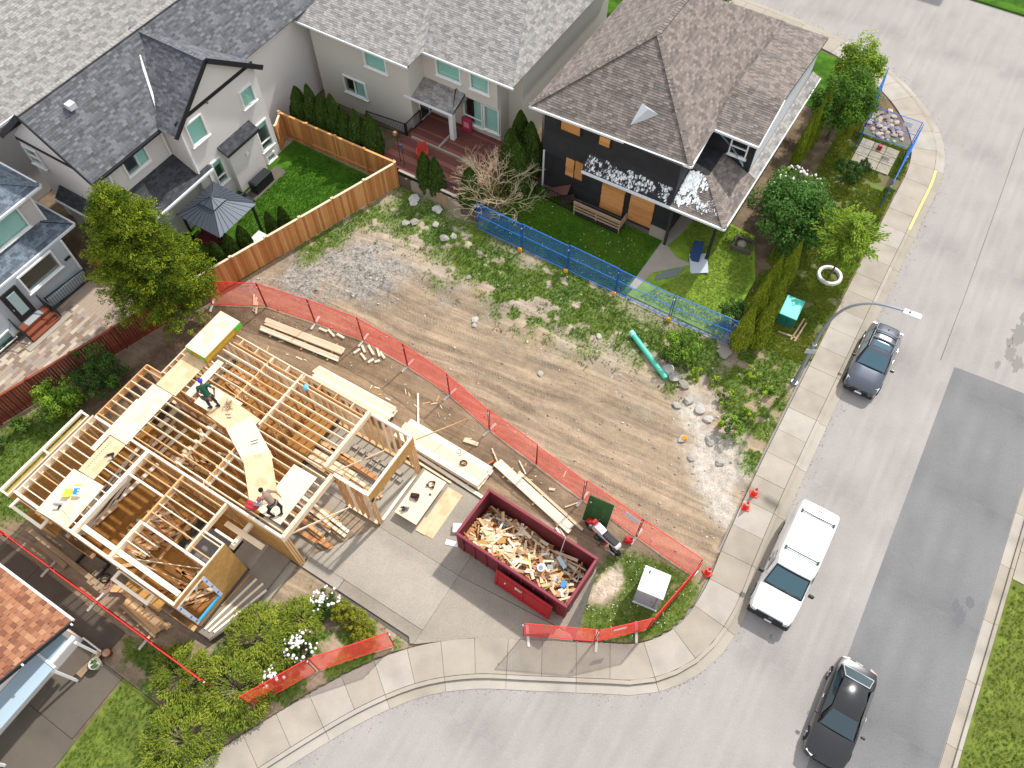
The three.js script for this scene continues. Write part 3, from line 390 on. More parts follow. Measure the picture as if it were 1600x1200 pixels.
// ---------- lumber stacks, loose planks and scraps ----------
function plank(label, group, cx, cy, cz, L, w, h, rot, m, tilt = 0) { return solo('timber_plank', label, 'plank', B(L, h, w), m || lum(), [cx, cy, cz], [0, rot, tilt], group); }
function stack(label, group, cx, cz, L, rot, cols, rows, w, h, m, bear = true) {
  const c = Math.cos(rot), s = Math.sin(rot);
  if (bear) for (const q of [-0.35, 0.05, 0.38]) solo('timber_bearer', label.replace(/^.*?(stack|pile)/, 'short timber bearer under the $1'), 'bearer', B(0.09, 0.07, cols * w + 0.25), WOOD.tan, [cx + c * L * q, 0.035, cz - s * L * q], [0, rot, 0], group + ' bearers');
  for (let r = 0; r < rows; r++) for (let k = 0; k < cols; k++) { const o = (k - (cols - 1) / 2) * (w + 0.006), sh = rr(-0.09, 0.09); plank(label, group, cx + c * sh + s * o, (bear ? 0.07 : 0.012) + h / 2 + r * (h + 0.003), cz - s * sh + c * o, L - rr(0, 0.2), w, h, rot + rr(-0.004, 0.004), m ? m() : undefined); }
}
stack('pale plank in the long timber stack behind the plywood stack, along the red fence', 'planks of the timber stack by the fence bend', -22.1, -14.66, 4.95, 0.135, 3, 2, 0.14, 0.045, () => pick([WOOD.white, WOOD.pale]));
stack('pale plank in the timber pile next to the house frame, along the red fence', 'planks of the timber pile alongside the fence', -22.0, -14.16, 4.9, 0.125, 2, 2, 0.14, 0.045, () => pick([WOOD.white, WOOD.pale]));
stack('pale joist in the wide stack against the rear wall of the frame', 'joists of the stack behind the frame', -17.55, -13.1, 5.0, 0.01, 7, 4, 0.12, 0.09, () => pick([WOOD.white, WOOD.pale, WOOD.pale]));
stack('broad white board in the big stack beside the garage corner', 'boards of the stack beside the garage', -11.75, -12.75, 5.0, -0.03, 4, 5, 0.3, 0.07, () => pick([WOOD.white, WOOD.white, WOOD.pale]));
stack('broad white plank in the low stack along the bin', 'planks of the stack along the bin', -6.85, -13.18, 5.0, -0.235, 2, 2, 0.24, 0.05, () => WOOD.white);
plank('single narrow plank lying between the low stack and the red fence', null, -6.1, 0.04, -13.42, 4.2, 0.13, 0.05, -0.235, WOOD.pale);
plank('long narrow plank between the big board stack and the plywood table', null, -11.0, 0.08, -11.95, 4.6, 0.16, 0.09, -0.05, WOOD.white);
plank('second narrow plank on the ground beside the big board stack', null, -12.2, 0.06, -11.75, 3.2, 0.1, 0.05, -0.04, WOOD.pale);
plank('loose plank lying across dirt behind the big board stack', null, -14.3, 0.05, -14.2, 1.9, 0.1, 0.05, -0.95, WOOD.white);
{ const z = [[-25.9, -15.0, 1.2], [-25.75, -14.95, 1.0], [-25.55, -14.8, 0.8]]; for (const [x, zz, L] of z) plank('short offcut of a plank by the fence corner behind the plywood stack', 'offcuts by the fence corner', x, 0.05, zz, L, 0.09, 0.04, -1.0 + rr(-0.2, 0.2), WOOD.pale); }
// scattered blocks of timber along the red fence
for (const [x, z, L, r] of [[-21.5, -15.55, 0.5, 0.1], [-21.0, -15.62, 0.6, -0.3], [-20.45, -15.72, 0.5, 0.0], [-18.9, -15.7, 0.5, -0.6], [-18.5, -15.85, 0.7, -0.5], [-18.1, -15.95, 0.6, -0.7], [-17.8, -15.9, 0.5, -0.4], [-19.1, -15.4, 0.4, 1.3], [-18.6, -15.3, 0.5, -0.4], [-18.1, -15.3, 0.35, 1.2], [-17.8, -15.45, 0.3, 0.9]]) plank('short sawn timber block lying at the foot of the red fence', 'timber blocks along the red fence', x, 0.06, z, L, 0.12, 0.09, r, WOOD.white);
for (const [x, z, L, r, w] of [[-11.0, -14.05, 0.75, 0.2, 0.22], [-9.4, -13.9, 1.3, -0.65, 0.07], [-8.1, -14.2, 0.8, -0.6, 0.06], [-8.0, -13.75, 0.35, 0.5, 0.16], [-5.1, -13.75, 0.7, 0.9, 0.06], [-5.0, -12.4, 1.0, -0.55, 0.09], [-4.75, -12.2, 0.9, -0.5, 0.2], [-6.3, -13.95, 0.3, 0.4, 0.12]]) plank('loose piece of timber on the dirt between the fence and bin', 'loose timber pieces near the bin', x, 0.04, z, L, w, 0.06, r, pick([WOOD.white, WOOD.pale]));
for (let k = 0; k < 46; k++) { const x = rr(-25, -6), z = rr(-15.3, -13.0); const st = Math.abs(z + 13.1) < 0.7 && x > -20.3 && x < -9; if (st) continue; solo('wood_chip', 'small wood offcut scattered on the brown dirt behind the frame', 'wood scrap', B(rr(0.08, 0.4), 0.03, rr(0.03, 0.07)), pick([WOOD.pale, WOOD.white, WOOD.tan]), [x, lotH(x, z) + 0.02, z], [0, rr(0, 3), 0], 'wood scraps on the dirt'); }
// in front of the frame: stained lumber along the red side fence
stack('brown plank in the pile at the front wall, inside the red side fence', 'planks of the front wall pile', -18.6, 0.72, 2.3, -0.09, 4, 2, 0.14, 0.045, () => pick([WOOD.weathered, WOOD.tan]));
plank('long brown plank leaning along the front wall of the frame', null, -23.4, 0.42, 0.62, 5.1, 0.22, 0.05, -0.03, WOOD.weathered);
plank('shorter brown plank under the long one at the front wall', null, -24.2, 0.12, 0.85, 2.0, 0.24, 0.05, -0.05, WOOD.weathered);
plank('small board leaning beside the dark window well', null, -20.3, 0.2, 0.35, 0.8, 0.3, 0.04, 0.5, WOOD.tan);
for (const [x, z] of [[-18.0, 0.45], [-19.7, 0.38]]) plank('short board under the bay frames at the front wall', 'boards under the bays', x, 0.12, z, 1.5, 0.2, 0.04, -0.04, WOOD.tan);
// porch: three long planks against the sheathed wall
for (const [x, z, r, L] of [[-15.55, -1.75, 1.42, 2.9], [-15.25, -1.75, 1.36, 2.9], [-14.98, -1.72, 1.3, 2.7]]) plank('long pale plank lying on the porch slab beside the taped window', 'planks on the porch', x, 0.37, z, L, 0.1, 0.05, r, WOOD.white);
plank('wood strip along the foot of the sheathed porch wall', null, -15.78, 0.37, -2.3, 1.7, 0.06, 0.05, 1.5, WOOD.orange);
// inside the frame: heaps of lumber on the floors
for (let k = 0; k < 16; k++) plank('short board scattered on the entrance hall floor of the frame', 'boards on the hall floor', rr(-18.8, -16.6), 0.61 + (k % 3) * 0.045, rr(-1.9, -0.8), rr(0.5, 1.3), rr(0.07, 0.16), 0.04, rr(-0.4, 1.2), pick([WOOD.tan, WOOD.orange, WOOD.pale]));
for (let k = 0; k < 34; k++) plank('loose board on the floor inside the timber frame', 'boards on the floor inside the frame', rr(-21.2, -19.9), 0.62 + (k % 4) * 0.05, rr(-3.2, -0.8), rr(0.7, 1.9), rr(0.08, 0.2), 0.04, rr(-0.3, 1.3), pick([WOOD.tan, WOOD.orange, WOOD.pale]), rr(-0.06, 0.06));
for (let k = 0; k < 26; k++) plank('loose board on the floor in the long outer bay of the frame', 'boards in the outer bay of the frame', rr(-24.4, -22.9), 0.62 + (k % 3) * 0.05, rr(-6.8, -0.9), rr(0.8, 2.6), rr(0.1, 0.24), 0.04, 1.57 + rr(-0.15, 0.15), pick([WOOD.pale, WOOD.white, WOOD.tan]));
for (let k = 0; k < 22; k++) plank('long board on the floor of the garage part of the frame', 'boards on the garage floor', rr(-16.6, -14.6), 0.09 + (k % 5) * 0.05, rr(-10.2, -8.9), rr(2.2, 3.8), rr(0.1, 0.22), 0.045, rr(-0.06, 0.06), pick([WOOD.orange, WOOD.tan, WOOD.pale]));
for (let k = 0; k < 18; k++) plank('long board stacked in the front garage bay of the frame', 'boards in the front garage bay', rr(-15.8, -14.9), 0.09 + (k % 4) * 0.05, rr(-7.4, -5.6), rr(2.0, 3.4), rr(0.08, 0.16), 0.045, rr(-0.12, 0.1), pick([WOOD.orange, WOOD.pale, WOOD.tan, WOOD.white]));
for (let k = 0; k < 16; k++) plank('board lying on the floor in the rear of the frame', 'boards in the rear of the frame', rr(-23.4, -20.8), 0.62 + (k % 3) * 0.05, rr(-10.9, -8.4), rr(0.8, 2.4), rr(0.08, 0.2), 0.04, rr(-0.4, 0.3), pick([WOOD.orange, WOOD.tan]));
for (let k = 0; k < 14; k++) plank('tan board scattered on the middle floor of the frame', 'boards on the middle floor of the frame', rr(-22.6, -20.6), 0.62 + (k % 3) * 0.05, rr(-7.2, -5.2), rr(0.3, 1.6), rr(0.1, 0.24), 0.04, rr(-0.5, 0.5), pick([WOOD.orange, WOOD.tan, WOOD.pale]));
{ const c = thing('concrete_blocks', 'row of grey concrete blocks on the garage floor', 'blocks', [-14.0, 0.06, -10.6]); for (let k = 0; k < 7; k++) loc(c, 'block', B(0.36, 0.16, 0.2), CONCP[3], [-1.7 + k * 0.44, 0.085, (k % 2) * 0.02 - 0.2], [0, rr(-0.06, 0.06), 0]); for (let k = 0; k < 5; k++) loc(c, 'block', B(0.36, 0.16, 0.2), CONCP[2], [-0.5 + k * 0.42, 0.085, 0.1], [0, rr(-0.06, 0.06), 0]); }
solo('blue_tarp_bundle', 'small light blue bundle hanging between rear joists', 'bundle', new THREE.DodecahedronGeometry(0.16, 1), flat(0x63b6d8, 0.6), [-17.9, J - 0.1, -10.95]);
// window well at the front wall
{ const w = thing('window_well', 'dark open window well with metal rim at the front wall', 'window well', [-22.3, 0, 0.1]); for (const [x, z, a, b] of [[0, 0.45, 1.36, 0.06], [0, -0.3, 1.36, 0.06], [-0.66, 0.08, 0.06, 0.72], [0.66, 0.08, 0.06, 0.72]]) loc(w, 'rim', B(a, 0.5, b), flat(0x4a4340, 0.6, { metalness: 0.3 }), [x, -0.05, z]); loc(w, 'cover', B(1.3, 0.02, 0.7), flat(0x17110e, 0.9), [0, -0.1, 0.08]); }
{ const c = thing('hose_coil', 'black coiled hose and red cable by the window well', 'hose', [-21.3, 0.05, 0.35]); loc(c, 'coil', new THREE.TorusGeometry(0.22, 0.03, 8, 24).rotateX(Math.PI / 2), BLK, [0, 0.03, 0]); loc(c, 'coil', new THREE.TorusGeometry(0.17, 0.03, 8, 24).rotateX(Math.PI / 2), BLK, [0.05, 0.09, 0.02]); loc(c, 'cable', tube([[0.2, 0.06, -0.2], [0.35, 0.1, -0.05], [0.4, 0.06, 0.15], [0.25, 0.05, 0.3]], 0.015), flat(0xb02a2a, 0.6), [0, 0, 0]); }
// cutting tables of plywood beside the garage
{ const t = thing('cutting_table', 'low plywood cutting table on trestles beside the garage', 'table', [-11.32, 0, -10.22]); loc(t, 'top', B(1.24, 0.03, 2.5), PLY, [0, 0.42, 0]); for (const z of [-0.95, 0.95]) { loc(t, 'trestle', B(1.0, 0.09, 0.06), WOOD.tan, [0, 0.36, z]); for (const x of [-0.45, 0.45]) loc(t, 'leg', B(0.06, 0.31, 0.06), WOOD.tan, [x, 0.155 + 0.02, z]); } }
sheetOn('plywood sheet lying flat on the drive beside the cutting table', -10.62, -9.78, -11.45, -8.9, 0.02, PLYD, 0.0);
sheetOn('narrow plywood strip on the drive at the cutting table', -10.7, -10.2, -9.6, -8.85, 0.042, PLYD, 0.02);
{ const yT = 0.437;
  const s = thing('circular_saw', 'black and silver circular saw on the corner of the cutting table', 'saw', [-11.6, yT, -9.35], 0.5); loc(s, 'base', B(0.34, 0.04, 0.2), STEEL, [0, 0.02, 0]); loc(s, 'blade_guard', new THREE.CylinderGeometry(0.12, 0.12, 0.05, 20).rotateX(Math.PI / 2), flat(0x8f8578, 0.5), [0.1, 0.14, 0]); loc(s, 'motor', new THREE.CylinderGeometry(0.06, 0.06, 0.16, 14).rotateX(Math.PI / 2), BLK, [-0.05, 0.13, 0.08]); loc(s, 'handle', B(0.2, 0.05, 0.05), BLK, [-0.1, 0.2, 0], [0, 0, 0.5]);
  const b = thing('tool_bag', 'dark brown tool bag lying on the cutting table', 'tool bag', [-11.55, yT, -10.1], 0.4); loc(b, 'bag', new RoundedBoxGeometry(0.42, 0.2, 0.24, 3, 0.07), flat(0x3a2320, 0.9), [0, 0.1, 0]); loc(b, 'strap', tube([[-0.18, 0.18, 0], [-0.08, 0.3, 0.02], [0.08, 0.3, 0.02], [0.18, 0.18, 0]], 0.014), BLK); loc(b, 'pouch', new RoundedBoxGeometry(0.16, 0.14, 0.1, 2, 0.03), flat(0x51302a, 0.9), [0.1, 0.08, 0.16]);
  const n = thing('tool_belt', 'brown leather tool belt on the far end of the cutting table', 'tool belt', [-11.25, yT, -11.0], 0.2); loc(n, 'belt', new THREE.TorusGeometry(0.16, 0.025, 8, 22).rotateX(Math.PI / 2), flat(0x70462c, 0.8), [0, 0.03, 0]); for (const [x, z] of [[-0.14, 0.1], [0.14, 0.12], [0.1, -0.14]]) loc(n, 'pouch', new RoundedBoxGeometry(0.12, 0.14, 0.08, 2, 0.02), flat(0x4e2e1e, 0.85), [x, 0.07, z]);
  const m = thing('tape_measure', 'small dark tape measure on the cutting table', 'tape measure', [-11.0, yT, -10.55], 0.3); loc(m, 'case', new RoundedBoxGeometry(0.09, 0.07, 0.09, 2, 0.02), flat(0x4b3a30, 0.6), [0, 0.035, 0]); loc(m, 'blade', B(0.1, 0.012, 0.02), STEEL, [0.08, 0.012, 0]); }
{ const yS = 0.07 + 5 * 0.073; const c = thing('strap_coil', 'brown coil of strapping on the big board stack', 'coil', [-10.55, yS, -12.75]); for (let k = 0; k < 4; k++) loc(c, 'loop', new THREE.TorusGeometry(0.15 - k * 0.012, 0.016, 8, 22).rotateX(Math.PI / 2), flat(0x5b3222, 0.7), [rr(-0.04, 0.04), 0.02 + k * 0.025, rr(-0.04, 0.04)]);
  const d = thing('cable_loop', 'thin black cable loop on the big board stack', 'cable', [-11.1, yS, -13.15]); loc(d, 'loop', new THREE.TorusGeometry(0.11, 0.01, 6, 20).rotateX(Math.PI / 2), BLK, [0, 0.012, 0]); loc(d, 'tail', tube([[0.1, 0.012, 0], [0.2, 0.012, 0.1], [0.12, 0.012, 0.2]], 0.01), BLK); }
nailer('grey and orange nail gun on the ground at the end of the board stack', -9.55, 0.03, -13.6, 1.2, flat(0xe06a2c, 0.5));
solo('white_carton', 'white box lying on the drive against the end of the bin', 'box', B(0.55, 0.2, 0.42), flat(0xe6e4e0, 0.7), [-9.0, 0.12, -9.95], [0, 0.5, 0]);
solo('white_board', 'white board edge sticking out beside the bin corner', 'board', B(0.6, 0.03, 0.25), flat(0xdedcd6, 0.7), [-8.9, 0.035, -9.2], [0, 0.3, 0]);
{ const c = thing('cardboard_sheet', 'bent cardboard sheet leaning by the plywood stack end', 'cardboard', [-25.4, 0.03, -10.2], 0.3); const cb = std({ map: woodTex([150, 120, 86], [176, 146, 108], 2), roughness: 0.95 }); loc(c, 'panel', B(0.9, 0.012, 1.1), cb, [0, 0.12, 0], [0, 0, 0.12]); loc(c, 'panel', B(0.5, 0.012, 1.1), cb, [0.66, 0.22, 0], [0, 0, -0.1]); }
// ---------- the waste bin ----------
{
  const RED = std({ color: 0x6b1a26, roughness: 0.62, bumpMap: bumpNoise, bumpScale: 0.002 }), RED2 = std({ color: 0xa01c22, roughness: 0.5 }), REDI = std({ map: tex(256, 256, (u, v) => { const n = pfbm(u, v, 5, 4), s = sst(0.6, 0.75, pfbm(u + 0.4, v, 8, 3)); return [lerp(98, 70, s) + 20 * n, lerp(26, 34, s) + 10 * n, lerp(36, 30, s) + 8 * n]; }, 2), roughness: 0.75 });
  const b = thing('waste_bin', 'large dark red open-top waste bin full of timber offcuts', 'waste bin', [-5.58, 0, -10.3], -0.05), L = 5.75, D = 2.55, T = 0.07, Hh = 1.9;
  loc(b, 'floor', B(L - 0.1, 0.1, D - 0.1), REDI, [0, 0.19, 0]);
  loc(b, 'side_wall', B(L, Hh - 0.2, T), RED, [0, Hh / 2 + 0.1, D / 2 - T / 2]); loc(b, 'side_wall', B(L, Hh - 0.2, T), REDI, [0, Hh / 2 + 0.1, -D / 2 + T / 2]); loc(b, 'end_wall', B(T, Hh - 0.2, D - 2 * T), REDI, [-L / 2 + T / 2, Hh / 2 + 0.1, 0]); loc(b, 'end_wall', B(T, Hh - 0.2, D - 2 * T), REDI, [L / 2 - T / 2, Hh / 2 + 0.1, 0]);
  const RIM = std({ color: 0x7c2434, roughness: 0.55 });
  for (const s of [-1, 1]) { loc(b, 'top_rail', new RoundedBoxGeometry(L + 0.06, 0.13, 0.13, 2, 0.02), RIM, [0, Hh, s * (D / 2 - 0.03)]); loc(b, 'top_rail', new RoundedBoxGeometry(0.13, 0.129, D - 0.2, 2, 0.02), RIM, [s * (L / 2 - 0.03), Hh, 0]); loc(b, 'base_rail', B(L, 0.18, 0.14), RED, [0, 0.09, s * (D / 2 - 0.16)]); }
  for (let k = 0; k < 9; k++) for (const s of [-1, 1]) loc(b, 'rib', B(0.09, Hh - 0.35, 0.05), RED, [-L / 2 + 0.35 + k * 0.63, Hh / 2 + 0.05, s * (D / 2 + 0.026)]);
  for (const x of [-2.2, 2.2]) for (const s of [-1, 1]) { const r = loc(b, 'roller', new THREE.CylinderGeometry(0.1, 0.1, 0.16, 16).rotateX(Math.PI / 2), BLK, [x, 0.1, s * 1.0]); }
  loc(b, 'ladder_rung', B(0.05, 0.05, 0.4), BLK, [L / 2 + 0.06, 0.8, 0.9]); loc(b, 'ladder_rung', B(0.05, 0.05, 0.4), BLK, [L / 2 + 0.06, 1.2, 0.9]); loc(b, 'chain', tube([[-1.02, 1.95, 0], [-1.0, 1.5, 0.03], [-1.05, 1.2, 0.02]], 0.02), BLK, [-1.4, 0, 1.3]);
  const dr = loc(b, 'door', new RoundedBoxGeometry(2.9, 1.35, 0.09, 2, 0.02), RED2, [0.9, 0.85, D / 2 + 0.32], [-0.14, 0, 0]); dr.userData.label = 'bright red door swung open along the side'; for (const y of [-0.45, 0.45]) loc(dr, 'door_bar', B(2.7, 0.09, 0.05), RED2, [0, y, 0.06]); for (const x of [-1.35, 0, 1.35]) loc(dr, 'door_bar', B(0.08, 1.2, 0.05), RED2, [x, 0, 0.065]); loc(dr, 'sticker', B(0.42, 0.26, 0.006), flat(0xd9dade, 0.5), [-0.2, 0.28, 0.052]); for (let k = 0; k < 4; k++) loc(dr, 'sticker_print', B(rr(0.2, 0.34), 0.018, 0.003), flat(0x5b6470, 0.6), [-0.2, 0.36 - k * 0.05, 0.056]); loc(dr, 'latch', new THREE.SphereGeometry(0.04, 10, 8), flat(0xe8d8d6, 0.5), [-0.9, 0.1, 0.07]);
  // heap of debris, then the larger pieces as things of their own
  const c0 = Math.cos(-0.05), s0 = Math.sin(-0.05), toW = (x, z) => [-5.58 + c0 * x + s0 * z, -10.3 - s0 * x + c0 * z];
  const hAt = (x, z) => 0.45 + 0.5 * sst(-1.3, 0.9, z) + 0.25 * Math.exp(-((x + 1.2) ** 2) / 2) + 0.12 * Math.sin(x * 2.1 + z * 3) - 0.15 * sst(1.4, 2.7, x);
  const g = []; for (let k = 0; k < 420; k++) { const x = rr(-L / 2 + 0.2, L / 2 - 0.2), z = rr(-D / 2 + 0.2, D / 2 - 0.2); g.push(moved(B(+rr(0.1, 0.5).toFixed(1), 0.03, 0.08), x, hAt(x, z) - rr(0.02, 0.2), z, rr(-0.4, 0.4), rr(0, 6.28), rr(-0.4, 0.4))); }
  const fill = new THREE.PlaneGeometry(L - 0.16, D - 0.16, 40, 20).rotateX(-Math.PI / 2), fp = fill.attributes.position; for (let i = 0; i < fp.count; i++) fp.setY(i, hAt(fp.getX(i), fp.getZ(i)) - 0.22 + rr(-0.05, 0.05)); fill.computeVertexNormals();
  const heap = tag(add(scene, 'debris_heap', mg([...g, fill]), WOOD.orange, [-5.58, 0, -10.3]), 'heap of splintered timber filling the dark red bin', 'wood debris', null, 'stuff'); heap.rotation.y = -0.05;
  const mats = [WOOD.pale, WOOD.tan, WOOD.orange, WOOD.white, WOOD.pale, WOOD.weathered];
  for (let k = 0; k < 260; k++) { const x = rr(-L / 2 + 0.3, L / 2 - 0.3), z = rr(-D / 2 + 0.25, D / 2 - 0.25), l = Math.min(rnd() < 0.22 ? rr(0.8, 1.5) : rr(0.18, 0.6), 2 * Math.min(L / 2 - Math.abs(x), 1.3)); const [wx, wz] = toW(x, z); let r = rr(0, Math.PI); if (Math.abs(Math.sin(r)) * l / 2 > D / 2 - Math.abs(z) - 0.08) r = rr(-0.3, 0.3); solo('timber_offcut', 'sawn timber offcut lying in the heap inside the red bin', 'offcut', B(+l.toFixed(1), 0.045, pick([0.05, 0.09, 0.09, 0.14])), pick(mats), [wx, hAt(x, z) + rr(0.0, 0.14), wz], [rr(-0.3, 0.3), r, rr(-0.22, 0.22)], 'timber offcuts in the bin'); }
  const MIX = [flat(0xd9d7d2, 0.8), flat(0x8d9496, 0.8), flat(0xb58f6a, 0.9), flat(0x3c7fb0, 0.6), flat(0xe0d9c0, 0.9), flat(0x6d5546, 0.9), flat(0xc9a63a, 0.8)];
  for (let k = 0; k < 26; k++) { const x = rr(-2.5, 2.5), z = rr(-0.9, 1.0), [wx, wz] = toW(x, z); solo('mixed_scrap', 'scrap of wrapping, board or plastic among the offcuts in the bin', 'scrap', new RoundedBoxGeometry(rr(0.12, 0.4), rr(0.02, 0.1), rr(0.1, 0.28), 1, 0.01), MIX[k % 7], [wx, hAt(x, z) + rr(0.04, 0.14), wz], [rr(-0.4, 0.4), rr(0, 3), rr(-0.4, 0.4)], 'mixed scraps in the bin'); }
  for (let k = 0; k < 5; k++) { const [wx, wz] = toW(rr(-2.2, 0.5), rr(-0.3, 0.9)); solo('sheathing_offcut', 'broad torn sheathing piece in the red bin heap', 'offcut', B(+rr(0.4, 0.7).toFixed(1), 0.02, +rr(0.3, 0.5).toFixed(1)), k % 2 ? OSB : PLYD, [wx, 1.12 + rr(-0.05, 0.1), wz], [rr(-0.3, 0.3), rr(0, 3), rr(-0.3, 0.3)], 'sheathing pieces in the bin'); }
  { const [x, z] = toW(0.95, 0.1); const p = thing('paint_pail', 'white plastic pail thrown into the bin heap', 'pail', [x, 1.0, z], 0.6); p.rotation.x = 0.5; loc(p, 'bucket', new THREE.CylinderGeometry(0.17, 0.15, 0.32, 22), flat(0xdcdde2, 0.5), [0, 0.16, 0]); loc(p, 'lid', new THREE.CylinderGeometry(0.18, 0.18, 0.03, 22), flat(0xeceded, 0.45), [0, 0.335, 0]); loc(p, 'print', new THREE.CylinderGeometry(0.1, 0.1, 0.004, 18), flat(0x9ea9c0, 0.5), [0, 0.353, 0]); }
  { const [x, z] = toW(1.55, -0.55); solo('duct_piece', 'grey metal duct piece in the bin heap', 'duct', B(0.6, 0.14, 0.18), std({ color: 0xaebbc2, metalness: 0.5, roughness: 0.5 }), [x, 0.95, z], [0.2, -0.5, 0.1]); const [a, c] = toW(1.25, -1.1); bar(scene, 'broom_pole', [a, 0.9, c + 0.25], [a, 2.15, c - 0.12], 0.03, 0.03, flat(0xd5cfc4, 0.6)).userData = { label: 'thin pale pole leaning on the far rim of the bin', category: 'pole' }; }
}

// ---------- temporary site fencing ----------
function panelProto(name, label, colour, dark, { L = 2.9, H = 2.1, mid = true, group, wire = 0.0062 } = {}) {
  const o = thing(name, label, 'fence panel', [0, 0, 0], 0, group), m = flat(colour, 0.55), md = flat(dark, 0.5);
  for (const s of [-1, 1]) { loc(o, 'post', new THREE.CylinderGeometry(0.024, 0.024, H, 8), md, [s * (L / 2 - 0.03), H / 2 + 0.04, 0]); }
  const rail = new THREE.CylinderGeometry(0.021, 0.021, L - 0.06, 8).rotateZ(Math.PI / 2);
  loc(o, 'rail', rail, m, [0, H + 0.03, 0]); loc(o, 'rail', rail, m, [0, 0.1, 0]); if (mid) loc(o, 'rail', rail, m, [0, H * 0.55, 0]);
  const g = []; for (let x = -L / 2 + 0.09; x < L / 2 - 0.06; x += 0.055) g.push(moved(new THREE.BoxGeometry(wire, H - 0.1, wire), x, H / 2 + 0.06, 0)); for (let y = 0.18; y < H; y += 0.11) g.push(moved(new THREE.BoxGeometry(L - 0.08, wire, wire), 0, y, 0.006));
  loc(o, 'wire_mesh', mg(g), m);
  loc(o, 'clip', B(0.08, 0.05, 0.06), flat(0xd8d4d0, 0.6), [L / 2 - 0.01, H * 0.86, 0]);
  o.userData.len = L; return o;
}
let redProto = null, blueProto = null;
function fencePanel(kind, a, b, label, group, o = {}) {
  const first = kind === 'red' ? !redProto : !blueProto; let p;
  if (first) { p = kind === 'red' ? redProto = panelProto('red_site_fence', label, 0xe0362e, 0x9a1a1e, { mid: false, wire: 0.0095 }) : blueProto = panelProto('blue_site_fence', label, 0x1a76d8, 0x1250b4, { mid: true, wire: 0.0045 }); } else p = copyOf(kind === 'red' ? redProto : blueProto, label);
  p.userData = { label, category: 'fence panel', group };
  const dx = b[0] - a[0], dz = b[1] - a[1], L = Math.hypot(dx, dz); p.position.set((a[0] + b[0]) / 2, o.y || 0, (a[1] + b[1]) / 2); p.rotation.y = Math.atan2(-dz, dx); p.scale.x = L / 2.9; p.rotation.order = 'YXZ'; p.rotation.x = rr(-0.025, 0.025); if (o.h) p.scale.y = o.h; return p;
}
const FOOT = [flat(0xd9d4cb, 0.8), flat(0xc8c2b8, 0.85)];
function foot(x, z, ang, label, group) { const f = thing('fence_stand', label, 'fence foot', [x, 0.0, z], ang, group); loc(f, 'base_bar', new RoundedBoxGeometry(0.95, 0.06, 0.12, 1, 0.015), pick(FOOT), [0, 0.035, 0]); loc(f, 'socket', new THREE.CylinderGeometry(0.03, 0.035, 0.2, 8), flat(0x7c6a66, 0.6), [0, 0.16, 0]); }
const redLine = [[-27.8, -13.69], [-25.15, -15.16], [-22.18, -15.71], [-19.26, -16.16], [-16.29, -16.07], [-13.42, -15.77], [-10.58, -15.11], [-7.61, -14.70], [-4.81, -14.28], [-1.78, -13.95], [1.26, -13.63]];
for (let i = 0; i + 1 < redLine.length; i++) fencePanel('red', redLine[i], redLine[i + 1], i > 7 ? 'red wire fence panel beside the grass island and the green board' : 'red wire fence panel in the long line between frame house and bare lot', i > 7 ? 'red fence panels by the grass island' : 'red fence panels along the lot');
for (const i of [0, 2, 3, 4, 5, 6, 8, 9]) { const a = redLine[Math.max(0, i - 1)], b = redLine[i + 1]; foot(redLine[i][0], redLine[i][1], Math.atan2(-(b[1] - a[1]), b[0] - a[0]) + Math.PI / 2, 'pale fence foot under the long red fence line', 'feet of the long red fence'); }
foot(1.2, -13.5, 1.3, 'pale fence foot at the corner post of the grass island fence', null);
const isl = [[1.26, -13.6], [0.55, -10.4], [-1.15, -8.75], [-3.95, -7.35]];
fencePanel('red', isl[0], isl[1], 'red wire fence panel seen edge-on beside the pavement at the white cabinet');
fencePanel('red', isl[1], isl[2], 'orange-red wire fence panel across the grass tip of the island');
fencePanel('red', isl[2], isl[3], 'red wire fence panel across the driveway mouth in front of the bin');
for (const [x, z, r, l] of [[0.2, -10.05, 1.1, 'first'], [-1.1, -8.8, 1.15, 'middle'], [-3.75, -7.45, 0.95, 'last']]) foot(x, z, -r + Math.PI, `pale fence foot, ${l} of three along the pavement fence`);
solo('fence_notice', 'small blank white notice on the orange-red fence panel', 'notice', B(0.55, 0.3, 0.012), flat(0xe6d9d4, 0.6), [-0.45, 1.55, -9.38], [0, Math.atan2(-(isl[2][1] - isl[1][1]), isl[2][0] - isl[1][0]), 0]);
solo('fence_notice', 'blank grey notice on the red fence panel next to the green board', 'notice', B(0.7, 0.45, 0.012), flat(0xcfd2d6, 0.6), [-2.25, 1.75, -13.94], [0, -0.12, 0]);
// side fence along the neighbour, its rails seen from above
const sideX = [-28.2, -25.3, -22.4, -19.5, -16.6, -13.7]; for (let i = 0; i + 1 < sideX.length; i++) fencePanel('red', [sideX[i], 1.28], [sideX[i + 1], 1.28], 'red wire fence panel in the straight line along the neighbour\'s side path', 'red fence panels along the side path');
for (const x of [-23.85, -20.9, -17.75, -14.9]) foot(x, 1.34, Math.PI / 2, 'white fence foot under the side path fence', 'feet of the side path fence');
fencePanel('red', [-10.6, -1.55], [-8.45, -4.1], 'tilted orange-red fence panel between the shrubs and pavement'); fencePanel('red', [-12.0, 1.0], [-10.65, -1.5], 'orange-red fence panel behind the flowering shrubs');
